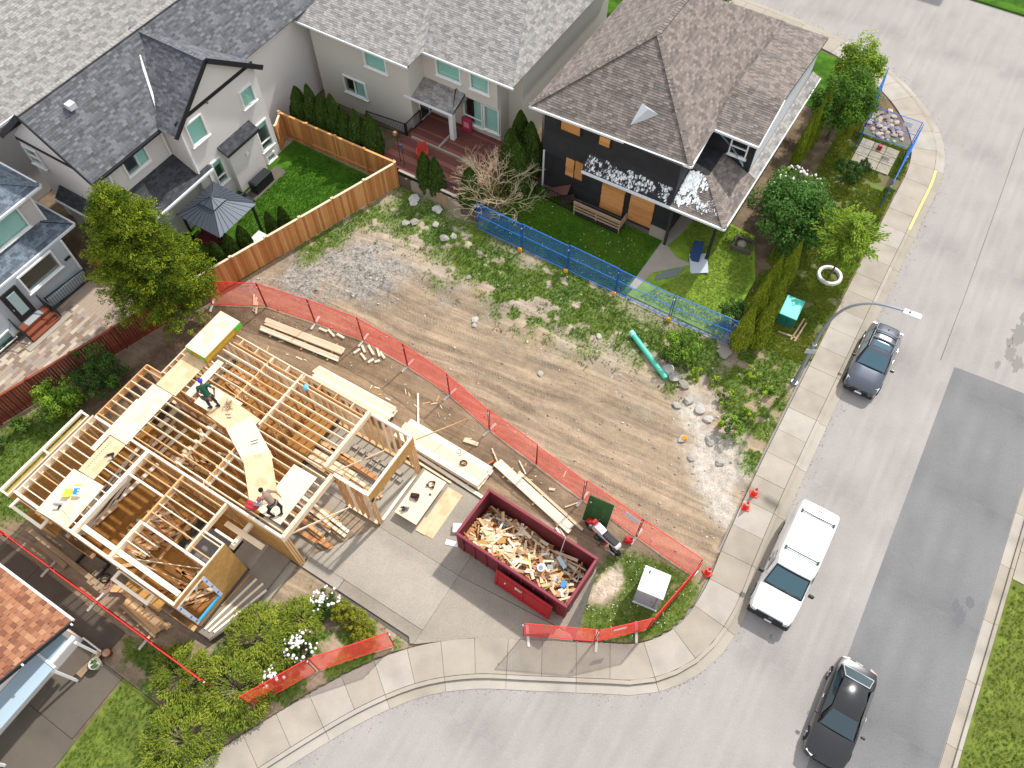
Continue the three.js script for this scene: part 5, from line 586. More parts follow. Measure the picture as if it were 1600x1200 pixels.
{ // black saloon
  const o = thing('saloon_car', 'black saloon car with chrome window trim on the dark asphalt patch', 'car', [8.8, -0.122, -11.4], 0), P = paint(0x0b0c0e, 0.25, 0.3), G = glassMat();
  lowerBody(o, [[2.2, 0.55, 0.3, 0.5, 0.56, 0.6], [2.1, 0.78, 0.24, 0.58, 0.68, 0.74], [1.7, 0.86, 0.22, 0.64, 0.76, 0.85], [1.0, 0.89, 0.22, 0.7, 0.84, 0.93], [0.6, 0.89, 0.22, 0.74, 0.88, 0.9, 0.06, 0.09], [-1.2, 0.89, 0.24, 0.78, 0.9, 0.92, 0.06, 0.09], [-1.7, 0.87, 0.26, 0.78, 0.92, 0.96], [-2.1, 0.78, 0.3, 0.7, 0.84, 0.88], [-2.22, 0.6, 0.36, 0.56, 0.62, 0.66]], P);
  const rb = (z, w, wt, y0, y1) => { const h = [[w, y0], [lerp(w, wt, 0.5), lerp(y0, y1, 0.6)], [wt, y1 - 0.05], [wt * 0.9, y1], [0, y1 + 0.03]]; return [...h.map(([x, y]) => [x, y, z]), ...h.slice(0, -1).reverse().map(([x, y]) => [-x, y, z])]; };
  loc(o, 'cabin', loft([rb(0.9, 0.78, 0.7, 0.88, 0.94), rb(0.15, 0.78, 0.56, 0.88, 1.36), rb(-0.6, 0.78, 0.57, 0.88, 1.4), rb(-1.2, 0.77, 0.53, 0.88, 1.3), rb(-1.75, 0.74, 0.68, 0.9, 0.97)]), P);
  loc(o, 'windscreen', quadG([-0.68, 0.96, 0.9], [0.68, 0.96, 0.9], [0.52, 1.36, 0.24], [-0.52, 1.36, 0.24], 6, 0.05), G); loc(o, 'rear_window', quadG([0.62, 1.0, -1.73], [-0.62, 1.0, -1.73], [-0.48, 1.3, -1.26], [0.48, 1.3, -1.26], 6, 0.04), G); for (const [a, b] of [[[0.64, 1.0, -1.74], [0.5, 1.31, -1.25]], [[-0.64, 1.0, -1.74], [-0.5, 1.31, -1.25]], [[-0.64, 1.0, -1.755], [0.64, 1.0, -1.755]], [[-0.5, 1.325, -1.25], [0.5, 1.325, -1.25]]]) loc(o, 'window_trim', barG(V(...a), V(...b), 0.03, 0.03), CHROME);
  for (const s of [-1, 1]) { loc(o, 'side_window', quadG([s * 0.795, 0.94, 0.62], [s * 0.795, 0.94, -1.4], [s * 0.61, 1.31, -1.1], [s * 0.61, 1.31, 0.1], 4, 0), G); loc(o, 'wing_mirror', new RoundedBoxGeometry(0.18, 0.12, 0.1, 2, 0.04), P, [s * 0.97, 0.98, 0.6]); loc(o, 'headlamp', B(0.3, 0.12, 0.14), LAMP, [s * 0.6, 0.64, 2.06], [0, s * 0.4, 0]); loc(o, 'tail_lamp', new RoundedBoxGeometry(0.34, 0.13, 0.12, 2, 0.04), flat(0xc9a6a6, 0.2), [s * 0.58, 0.78, -2.12], [0, -s * 0.35, 0]); for (const z of [1.36, -1.36]) wheel(o, s * 0.79, z, 0.32, 0.2, STEEL); loc(o, 'door_handle', B(0.02, 0.03, 0.16), CHROME, [s * 0.9, 0.8, -0.2]); }
  loc(o, 'number_plate', B(0.32, 0.12, 0.015), PLATE, [0, 0.6, -2.24]); loc(o, 'grille', B(0.7, 0.14, 0.05), TRIM, [0, 0.5, 2.18]);
}

// ---------- houses ----------
function shingleMat(base, vary, seedK, rough = 0.9) {
  return std({ map: tex(512, 512, (u, v, i, j) => { const row = Math.floor(v * 14), off = hash(row, seedK) * 3, tw = u * 8 + off, ti = Math.floor(tw) % 8, fr = tw - Math.floor(tw), fv = v * 14 - row; const t = hash(ti + 13 * seedK, row), n = pfbm(u, v, 32, 2) - 0.5; let k = 1 + vary * (t - 0.5) + 0.22 * n + 0.1 * (hash(i, j) - 0.5); if (fr < 0.05) k *= 0.74; return [base[0] * k, base[1] * k, base[2] * k]; }, 2.4, { sizeY: 1.96 }), roughness: rough });
}
const ROOF = { charcoal: shingleMat([92, 93, 97], 0.42, 1), slate: shingleMat([96, 106, 116], 0.4, 2), brown: shingleMat([116, 106, 99], 0.34, 3), light: shingleMat([140, 136, 132], 0.3, 5), dark: shingleMat([58, 60, 64], 0.4, 7) };
// shingled plane: eave p0-p1, top edge p3-p2 (p3 above p0); real overlapping courses
function roofPlane(parent, name, p0, p1, p2, p3, mat, step = 0.14, lift = 0.014) {
  let A = V(...p0), Bq = V(...p1), C = V(...p2), D = V(...p3), o = parent.w || V(0, 0, 0); { const t = Bq.clone().sub(A).cross(D.clone().add(C).multiplyScalar(0.5).sub(A)); if (t.y < 0) { [A, Bq] = [Bq, A]; [C, D] = [D, C]; } } const mid0 = A.clone().add(Bq).multiplyScalar(0.5), mid1 = C.clone().add(D).multiplyScalar(0.5), L = mid0.distanceTo(mid1), n = Math.max(1, Math.round(L / step)), nrm = Bq.clone().sub(A).cross(D.clone().sub(A)); if (nrm.length() < 1e-6) nrm.copy(Bq).sub(A).cross(C.clone().sub(A)); nrm.normalize(); const ue = Bq.clone().sub(A).normalize();
  const pos = [], uv = [], put = (p, v) => { pos.push(p.x - o.x, p.y - o.y, p.z - o.z); uv.push(p.clone().sub(A).dot(ue), v); };
  for (let k = 0; k < n; k++) { const t0 = k / n, t1 = (k + 1) / n, a0 = A.clone().lerp(D, t0), b0 = Bq.clone().lerp(C, t0), a = a0.clone().addScaledVector(nrm, lift), b = b0.clone().addScaledVector(nrm, lift), c = Bq.clone().lerp(C, t1), d = A.clone().lerp(D, t1), v0 = k * 0.14, v1 = v0 + 0.138; put(a, v0); put(b, v0); put(c, v1); put(a, v0); put(c, v1); put(d, v1); put(a0, v0); put(b0, v0); put(b, v0); put(a0, v0); put(b, v0); put(a, v0); }
  const g = new THREE.BufferGeometry(); g.setAttribute('position', new THREE.Float32BufferAttribute(pos, 3)); g.setAttribute('uv', new THREE.Float32BufferAttribute(uv, 2)); g.computeVertexNormals();
  const m = add(parent, name, g, mat, o.toArray());
  // deck under the shingles
  const dn = nrm.clone().multiplyScalar(-0.16), P8 = [A, Bq, C, D], pp = [], q = (a, b, c, d) => { for (const x of [a, b, c, a, c, d]) pp.push(x.x - o.x, x.y - o.y, x.z - o.z); }, lo = P8.map(p => p.clone().add(dn)), hi = P8.map(p => p.clone().addScaledVector(nrm, -0.004)); q(lo[3], lo[2], lo[1], lo[0]); for (let i = 0; i < 4; i++) q(lo[i], lo[(i + 1) % 4], hi[(i + 1) % 4], hi[i]);
  const dg = new THREE.BufferGeometry(); dg.setAttribute('position', new THREE.Float32BufferAttribute(pp, 3)); dg.setAttribute('uv', new THREE.Float32BufferAttribute(new Float32Array(pp.length / 3 * 2), 2)); dg.computeVertexNormals(); const dm = new THREE.Mesh(dg, SOFFIT); dm.name = 'roof_deck'; dm.castShadow = dm.receiveShadow = true; m.add(dm); return m;
}
const SOFFIT = flat(0x3b3c3f, 0.8), WTRIM = flat(0xe8e8e6, 0.6), BTRIM = flat(0x1c1c1f, 0.6), GUT = flat(0xdfe1e2, 0.5);
function ridgeCap(parent, a, b, mat, w = 0.3) { const o = parent.w, A = V(...a), Bq = V(...b), L = A.distanceTo(Bq), n = Math.max(1, Math.round(L / 0.24)), g = []; for (let k = 0; k < n; k++) { const p = A.clone().lerp(Bq, k / n).sub(o), q = A.clone().lerp(Bq, (k + 1.04) / n).sub(o); p.y += 0.035; q.y += 0.018; g.push(barG(p, q, w, 0.03)); } add(parent, 'ridge_cap', mg(g), mat, o.toArray()); }
const trimBar = (parent, name, a, b, w, h, m) => bar(parent, name, a, b, w, h, m);
const PANE = new THREE.MeshPhysicalMaterial({ color: 0xf1faf8, roughness: 0.03, transmission: 1, thickness: 0, ior: 1.5 });
const BLIND = flat(0xbfdfd8, 0.8);
// window on a wall; face 'x' looks along +X (a runs along z), 'z' looks along +Z (a runs along x)
function win(house, face, plane, a0, a1, y0, y1, { split = 0, bar: hb = 0, dark = false, frameMat = WTRIM, darkPart = null } = {}) {
  const A0 = Math.min(a0, a1), A1 = Math.max(a0, a1), w = A1 - A0, h = y1 - y0, cx = (A0 + A1) / 2, cy = (y0 + y1) / 2, t = 0.08, bars = [B(w + 2 * t, t, 0.1), B(t, h, 0.1)];
  const gs = [moved(bars[0], 0, h / 2 + t / 2, 0.05), moved(bars[0], 0, -h / 2 - t / 2, 0.05), moved(bars[1], -w / 2 - t / 2, 0, 0.05), moved(bars[1], w / 2 + t / 2, 0, 0.05)]; if (split) gs.push(moved(B(0.06, h, 0.08), (split - 0.5) * w, 0, 0.045)); if (hb) gs.push(moved(B(w, 0.06, 0.08), 0, (hb - 0.5) * h, 0.045));
  (house.holes ||= []).push({ face, plane, a0: A0, a1: A1, y0, y1 });
  const m = add(house, 'window', mg(gs), frameMat, face === 'x' ? [plane, cy, cx] : [cx, cy, plane], face === 'x' ? [0, Math.PI / 2, 0] : null);
  if (!dark) { let u0 = 0, u1 = 1, v0 = 0; if (darkPart) { if (darkPart[1] < 0.7) { if (darkPart[0] < 0.5) u0 = darkPart[0] + darkPart[1] / 2; else u1 = darkPart[0] - darkPart[1] / 2; } else v0 = Math.min(0.92, darkPart[2] + darkPart[3] / 2); } loc(m, 'blind', B(w * (u1 - u0) - 0.02, h * (1 - v0) - 0.01, 0.012), BLIND, [((u0 + u1) / 2 - 0.5) * w, ((v0 + 1) / 2 - 0.5) * h, -0.09]); }
  loc(m, 'pane', B(w, h, 0.006), PANE, [0, 0, 0.02]); loc(m, 'sill', B(w + 0.3, 0.05, 0.16), frameMat, [0, -h / 2 - t - 0.02, 0.08]); return m;
}
// hollow house body; the +X and +Z walls get real openings where windows were set
function shell(house, x0, x1, y0, y1, z0, z1, mat, zMat) {
  const T = 0.2, o = house.w, hole = (s, w) => { for (const q of house.holes || []) if (w(q)) { const p = new THREE.Path(); p.moveTo(q.a0, q.y0); p.lineTo(q.a0, q.y1); p.lineTo(q.a1, q.y1); p.lineTo(q.a1, q.y0); p.closePath(); s.holes.push(p); } };
  const rect = (a, b) => new THREE.Shape([[a, y0], [b, y0], [b, y1], [a, y1]].map(p => new THREE.Vector2(...p)));
  { const s = rect(x0, x1); hole(s, q => q.face === 'z' && Math.abs(q.plane - z1) < 0.06 && q.a0 > x0 && q.a1 < x1 && q.y0 > y0 && q.y1 < y1); const g = new THREE.ExtrudeGeometry(s, { depth: T, bevelEnabled: false }); add(house, 'wall', g, zMat || mat, [0, 0, z1 - T]); }
  { const s = new THREE.Shape([[-(z1 - T), y0], [-z0, y0], [-z0, y1], [-(z1 - T), y1]].map(p => new THREE.Vector2(...p))); for (const q of house.holes || []) if (q.face === 'x' && Math.abs(q.plane - x1) < 0.06 && q.a0 > z0 && q.a1 < z1 - T && q.y0 > y0 && q.y1 < y1) { const p = new THREE.Path(); p.moveTo(-q.a1, q.y0); p.lineTo(-q.a1, q.y1); p.lineTo(-q.a0, q.y1); p.lineTo(-q.a0, q.y0); p.closePath(); s.holes.push(p); } const g = new THREE.ExtrudeGeometry(s, { depth: T, bevelEnabled: false }); g.rotateY(Math.PI / 2); add(house, 'wall', g, mat, [x1 - T, 0, 0]); }
  bx(house, 'wall', x0, x0 + T, y0, y1, z0, z1 - T, mat); bx(house, 'wall', x0 + T, x1 - T, y0, y1, z0, z0 + T, mat); bx(house, 'ceiling', x0 + T, x1 - T, y1 - 0.1, y1 - 0.005, z0 + T, z1 - T, ROOM); bx(house, 'floor', x0 + T, x1 - T, y0 + 0.005, y0 + 0.1, z0 + T, z1 - T, ROOM);
}
const ROOM = flat(0xa89c8c, 0.9);
function gableG(face, a0, a1, y0, yr, thick) { const s = new THREE.Shape([new THREE.Vector2(a0, y0), new THREE.Vector2(a1, y0), new THREE.Vector2((a0 + a1) / 2, yr)]); const g = new THREE.ExtrudeGeometry(s, { depth: thick, bevelEnabled: false }); return g; }
const rail = (parent, name, a, b, h, m, gap = 0.13) => { const A = V(...a), Bq = V(...b), L = A.distanceTo(Bq), g = [], o = parent.w; const P = (p, y) => V(p.x - o.x, p.y - o.y + y, p.z - o.z); g.push(barG(P(A, h), P(Bq, h), 0.05, 0.05), barG(P(A, 0.1), P(Bq, 0.1), 0.04, 0.04)); for (let s = 0; s <= L; s += gap) { const p = A.clone().lerp(Bq, s / L); g.push(moved(B(0.02, h - 0.1, 0.02), p.x - o.x, p.y - o.y + h / 2 + 0.05, p.z - o.z)); } for (const t of [0, 1]) { const p = A.clone().lerp(Bq, t); g.push(moved(B(0.07, h + 0.08, 0.07), p.x - o.x, p.y - o.y + h / 2, p.z - o.z)); } return add(parent, name, mg(g), m, o.toArray()); };

{ // grey two-storey house with charcoal roof
  const h = thing('grey_house', 'pale grey two-storey house with charcoal shingle roof and cross gable', 'house', [-36, 0, -21]), S = STUCCO(0xd6d1cc), S2 = STUCCO(0xc2bfbd), R = ROOF.charcoal;
  const E = 6.1, xr = -36.85, yr = 8.9, xe = -33.42, xw = 2 * xr - xe, z0 = -13.8, z1 = -33;
  add(h, 'gable_wall', moved(gableG('z', -39.8, -33.9, E - 0.06, 8.55, 0.2), 0, 0, 0), S, [0, 0, -14.5]);
  roofPlane(h, 'roof', [xe, E, z0], [xe, E, z1], [xr, yr, z1], [xr, yr, z0], R); roofPlane(h, 'roof', [xw, E, z1], [xw, E, z0], [xr, yr, z0], [xr, yr, z1], R); ridgeCap(h, [xr, yr, z0], [xr, yr, z1], ROOF.light);
  for (const [a, b] of [[[xe, E - 0.1, z0 - 0.02], [xr, yr - 0.08, z0 - 0.02]], [[xw, E - 0.1, z0 - 0.02], [xr, yr - 0.08, z0 - 0.02]]]) trimBar(h, 'rake_board', a, b, 0.05, 0.26, BTRIM);
  trimBar(h, 'gutter', [xe + 0.05, E - 0.1, z0], [xe + 0.05, E - 0.1, -18.55], 0.13, 0.13, BTRIM); trimBar(h, 'belt_trim', [-39.8, 5.8, -14.27], [-33.9, 5.8, -14.27], 0.06, 0.16, BTRIM);
  // cross gable facing +X
  const wx = -32.4, wz0 = -18.9, wz1 = -24.95, wr = 8.75, wm = (wz0 + wz1) / 2; { const g = gableG('x', wz1, wz0, 0, wr - E - 0.35, 0.2); g.rotateY(-Math.PI / 2); const q = g; add(h, 'gable_wall', q, S, [wx, E + 0.08, 0]); }
  roofPlane(h, 'roof', [wx + 0.3, E + 0.05, wz1 - 0.35], [-37.5, E + 0.05, wz1 - 0.35], [-37.5, wr, wm], [wx + 0.3, wr, wm], R); roofPlane(h, 'roof', [-37.5, E + 0.05, wz0 + 0.4], [wx + 0.3, E + 0.05, wz0 + 0.4], [wx + 0.3, wr, wm], [-37.5, wr, wm], R); ridgeCap(h, [wx + 0.3, wr, wm], [-37.4, wr, wm], R);
  for (const [a, b] of [[[wx + 0.32, E - 0.02, wz0 + 0.45], [wx + 0.32, wr - 0.06, wm]], [[wx + 0.32, E - 0.02, wz1 - 0.4], [wx + 0.32, wr - 0.06, wm]]]) trimBar(h, 'rake_board', a, b, 0.05, 0.28, BTRIM); trimBar(h, 'belt_trim', [wx + 0.02, E + 0.45, wz0], [wx + 0.02, E + 0.45, wz1], 0.05, 0.2, BTRIM); trimBar(h, 'valley_flashing', [-33.3, E + 0.09, -18.75], [-36.0, 8.2, -20.85], 0.12, 0.02, WTRIM);
  // lean-to roof at the foot of the wall
  roofPlane(h, 'lean_to_roof', [-32.15, 3.0, -15.15], [-32.15, 3.0, -19.8], [-33.88, 3.9, -19.8], [-33.88, 3.9, -15.15], ROOF.dark); trimBar(h, 'gutter', [-32.1, 2.92, -15.15], [-32.1, 2.92, -19.8], 0.12, 0.12, GUT); bx(h, 'wall', -33.88, -32.7, 0, 2.86, -18.9, -15.5, S2); for (const z of [-15.4, -19.6]) bx(h, 'post', -32.4, -32.25, 0, 2.86, z - 0.08, z + 0.08, WTRIM);
  roofPlane(h, 'lean_to_roof', [-38.4, 2.6, -13.65], [-35.3, 2.6, -13.65], [-35.3, 3.1, -14.28], [-38.4, 3.1, -14.28], ROOF.dark); bx(h, 'wall', -38.2, -35.4, 0, 2.5, -14.29, -13.85, S2); trimBar(h, 'gutter', [-38.4, 2.52, -13.6], [-35.3, 2.52, -13.6], 0.1, 0.1, GUT);
  win(h, 'x', wx, -19.44, -20.53, 4.8, 6.1); win(h, 'x', wx, -20.0, -20.62, 1.42, 3.0, { darkPart: [0.5, 0.9, 0.42, 0.6], bar: 0.3 }); win(h, 'x', wx, -23.46, -24.35, 4.5, 5.5); win(h, 'x', wx, -23.7, -24.54, 1.1, 2.9, { darkPart: [0.5, 0.9, 0.5, 0.5], bar: 0.28 }); win(h, 'x', wx, -23.8, -24.38, 0.15, 0.48, { dark: true }); win(h, 'x', -33.9, -16.02, -17.48, 4.64, 5.55, { split: 0.55, darkPart: [0.28, 0.5, 0.5, 0.95] }); win(h, 'z', -14.28, -39.5, -38.6, 4.3, 5.4, { bar: 0.5, dark: true });
  bx(h, 'bay_box', wx, -31.95, 0.15, 3.3, -23.25, -20.95, S); roofPlane(h, 'bay_roof', [-31.75, 3.3, -20.75], [-31.75, 3.3, -23.45], [wx, 3.62, -23.45], [wx, 3.62, -20.75], ROOF.dark); trimBar(h, 'gutter', [-31.74, 3.22, -20.75], [-31.74, 3.22, -23.45], 0.1, 0.14, BTRIM);
  for (const [x, z, ya, yb] of [[-33.82, -15.0, 3.9, 6], [-33.82, -18.75, 4, 6], [wx + 0.05, -19.0, 2.9, 6.1]]) bx(h, 'downpipe', x - 0.04, x + 0.04, ya, yb, z - 0.05, z + 0.05, WTRIM);
  { const v = bx(h, 'roof_vent', -36.05, -35.65, 8.2, 8.5, -16.25, -15.85, flat(0xc9cbcc, 0.5)); bx(h, 'dryer_vent', -31.93, -31.84, 2.2, 2.4, -22.3, -22.1, WTRIM); bx(h, 'light', wx, wx + 0.08, 6.35, 6.5, -21.3, -21.2, flat(0x777777, 0.5)); }
  shell(h, -39.8, -33.9, 0, E - 0.05, -32.6, -14.3, S); shell(h, -36, wx, 0, E + 0.1, wz1, wz0, S);
  const ac = thing('heat_pump', 'black box-shaped unit on the pad against the grey house', 'appliance', [-31.4, 0.0, -22.1]); loc(ac, 'case', new RoundedBoxGeometry(0.6, 0.75, 1.5, 2, 0.04), flat(0x17181a, 0.5), [0, 0.42, 0]); loc(ac, 'lid', B(0.5, 0.02, 1.3), flat(0x2a2c30, 0.35), [0, 0.81, 0]); loc(ac, 'pad', B(0.9, 0.06, 3.4), CONCD, [0, 0.03, 0]);
  const bb = thing('garden_bench', 'dark grey low garden seat by the grey house wall', 'garden seat', [-31.1, 0.03, -20.3]); loc(bb, 'seat', new RoundedBoxGeometry(0.7, 0.16, 0.9, 2, 0.04), flat(0x2b2d31, 0.8), [0, 0.3, 0]); loc(bb, 'backrest', new RoundedBoxGeometry(0.14, 0.45, 0.9, 2, 0.04), flat(0x26282b, 0.8), [-0.3, 0.5, 0]); for (const [x, z] of [[-0.28, -0.38], [0.28, -0.38], [-0.28, 0.38], [0.28, 0.38]]) loc(bb, 'leg', B(0.05, 0.24, 0.05), BLK, [x, 0.12, z]);
}
{ // gazebo: hipped metal roof in two tiers on four posts
  const g = thing('gazebo', 'dark grey hipped metal garden gazebo with a small raised top', 'gazebo', [-30.35, 0, -17.9]), MR = flat(0x4c525b, 0.45, { metalness: 0.35 }), c = [-30.35, -17.9], a = 1.62, b = 1.5;
  const tier = (a, b, y0, at, bt, y1, n) => { const K = [[-a, b], [a, b], [a, -b], [-a, -b]], T = [[-at, bt], [at, bt], [at, -bt], [-at, -bt]]; for (let i = 0; i < 4; i++) { const j = (i + 1) % 4, P = [K[i], K[j], T[j], T[i]], y = [y0, y0, y1, y1]; const v = P.map((p, k) => V(c[0] + p[0], y[k], c[1] + p[1])); const gg = loft([[v[0], v[1]].map(p => p.clone().sub(g.w).toArray()), [v[3], v[2]].map(p => p.clone().sub(g.w).toArray())]); add(g, n, gg, MR, g.w.toArray()); const L = v[0].distanceTo(v[1]), q = Math.round(L / 0.36); for (let k = 0; k <= q; k++) { const p0 = v[0].clone().lerp(v[1], k / q), t = clamp(k / q, 0, 1); const e = v[3].clone().lerp(v[2], t); bar(g, 'roof_seam', [p0.x, p0.y + 0.012, p0.z], [e.x, e.y + 0.012, e.z], 0.02, 0.025, MR); } } };
  tier(a, b, 2.35, 0.42, 0.4, 2.95, 'roof_panel'); tier(0.55, 0.52, 3.0, 0.02, 0.02, 3.3, 'top_panel');
  for (const x of [-1, 1]) for (const z of [-1, 1]) { bx(g, 'post', c[0] + x * 1.4 - 0.06, c[0] + x * 1.4 + 0.06, 0, 2.36, c[1] + z * 1.3 - 0.06, c[1] + z * 1.3 + 0.06, BTRIM); bx(g, 'post', c[0] + x * 0.4 - 0.02, c[0] + x * 0.4 + 0.02, 2.9, 3.05, c[1] + z * 0.38 - 0.02, c[1] + z * 0.38 + 0.02, BTRIM); } for (const s of [-1, 1]) { bx(g, 'beam', c[0] - 1.46, c[0] + 1.46, 2.2, 2.33, c[1] + s * 1.3 - 0.04, c[1] + s * 1.3 + 0.04, BTRIM); bx(g, 'beam', c[0] + s * 1.4 - 0.04, c[0] + s * 1.4 + 0.04, 2.19, 2.32, c[1] - 1.25, c[1] + 1.25, BTRIM); }
  const s = thing('outdoor_sofa', 'dark red outdoor sofa in the shade under the gazebo', 'sofa', [-31.0, 0.03, -17.0]); loc(s, 'seat', new RoundedBoxGeometry(1.4, 0.4, 0.7, 2, 0.06), flat(0x5c1b1a, 0.9), [0, 0.22, 0]); loc(s, 'backrest', new RoundedBoxGeometry(1.4, 0.4, 0.2, 2, 0.06), flat(0x5c1b1a, 0.9), [0, 0.55, -0.28]);
  const w = thing('white_cushion_bench', 'white cushioned bench beside the gazebo post', 'bench', [-28.55, 0.03, -18.3]); loc(w, 'cushion', new RoundedBoxGeometry(0.6, 0.14, 1.3, 2, 0.05), flat(0xe6e4df, 0.8), [0, 0.42, 0]); for (const z of [-0.5, 0.5]) loc(w, 'leg', B(0.5, 0.35, 0.06), BLK, [0, 0.175, z]);
}
{ // left house with slate-blue roofs, lap siding and a red-brown stair
  const h = thing('siding_house', 'grey lap-siding house with blue-grey roofs and reddish front steps', 'house', [-38, 0, -7]), S = SIDING(0xcdc6c0), S2 = SIDING(0xb2bcc2), R = ROOF.slate;
    const E = 5.6, a = -36.25, zt = -12.6; roofPlane(h, 'roof', [a, E, zt], [a, E, 4], [-40.3, 7.6, 4], [-40.3, 7.6, -8.6].map((v, i) => v), R); roofPlane(h, 'roof', [-44.4, E, zt], [a, E, zt], [-40.3, 7.6, -8.6], [-40.32, 7.6, -8.6], R); ridgeCap(h, [a, E, zt], [-40.3, 7.6, -8.6], R);
  trimBar(h, 'gutter', [a + 0.05, E - 0.08, zt], [a + 0.05, E - 0.08, 4], 0.12, 0.13, GUT); trimBar(h, 'gutter', [a, E - 0.08, zt - 0.05], [-44.4, E - 0.08, zt - 0.05], 0.12, 0.13, GUT);
  const e = 3.2, b = -35.4; roofPlane(h, 'porch_roof', [b, e, -12.55], [b, e, 3], [-36.5, 3.7, 3], [-36.5, 3.7, -11.5], R); roofPlane(h, 'porch_roof', [-39, e, -12.6], [b, e, -12.6], [-36.5, 3.7, -11.6], [-39, 3.7, -11.6], R); trimBar(h, 'gutter', [b + 0.04, e - 0.08, -12.6], [b + 0.04, e - 0.08, 3], 0.11, 0.12, GUT); trimBar(h, 'gutter', [b, e - 0.08, -12.66], [-39, e - 0.08, -12.66], 0.11, 0.12, GUT);
  win(h, 'x', -36.5, -9.15, -11.0, 3.95, 5.35); win(h, 'x', -36.5, -3.0, -6.0, 3.95, 5.35); win(h, 'x', -35.3, -8.62, -10.68, 1.75, 2.9, { darkPart: [0.5, 0.98, 0.5, 0.96] }); win(h, 'x', -35.3, -5.5, -6.45, 0.25, 0.75); win(h, 'x', -35.3, -2.0, -4.4, 1.2, 2.6);
  bx(h, 'corner_board', -36.56, -36.44, 3.1, 5.5, -11.96, -11.86, WTRIM); bx(h, 'corner_board', -35.36, -35.24, 0, 3.0, -11.56, -11.46, WTRIM); bx(h, 'wall_vent', -35.32, -35.22, 1.78, 1.9, -11.4, -11.05, BLK); bx(h, 'plinth', -35.34, -35.2, 0, 0.25, -11.5, 3, CONCD);
  shell(h, -44, -36.5, 3.11, 5.55, -11.9, 3, S); shell(h, -44, -35.3, 0, 3.1, -11.5, 3, S2);
  const d = bx(h, 'door', -35.3, -35.22, 0.62, 2.75, -8.25, -7.25, BTRIM); add(d, 'door_glass', B(0.04, 1.5, 0.5), flat(0x9fb8bd, 0.2), [-35.2, 1.75, -7.75]); add(d, 'handle', B(0.05, 0.12, 0.03), CHROME, [-35.19, 1.6, -7.35]);
  const st = thing('front_steps', 'red-brown wooden front steps of the siding house', 'steps', [-34.9, 0, -7.8]), RB = std({ map: woodTex([112, 56, 36], [150, 82, 54], 1.5), roughness: 0.8 }); bx(st, 'landing', -35.2, -34.72, 0.02, 0.58, -8.65, -6.95, RB); bx(st, 'step', -34.71, -34.42, 0.02, 0.38, -8.65, -6.9, RB); bx(st, 'step', -34.41, -34.12, 0.02, 0.2, -8.65, -6.85, RB); bx(st, 'doormat', -35.15, -34.75, 0.582, 0.6, -8.3, -7.3, flat(0x9aa0a2, 0.95));
  rail(st, 'railing', [-35.1, 0.58, -8.7], [-34.2, 0.2, -8.75], 0.85, BTRIM); rail(st, 'railing', [-35.1, 0.58, -6.85], [-34.2, 0.2, -6.8], 0.85, BTRIM);
  const pr = thing('porch_railing', 'black metal railing with pale boards along the siding house', 'railing', [-34.9, 0, -10]); rail(pr, 'railing', [-35.0, 0.1, -8.9], [-34.75, 0.1, -11.4], 0.95, BTRIM, 0.15); bx(pr, 'skirt_board', -35.18, -35.05, 0.05, 0.7, -11.4, -8.9, S2);
}
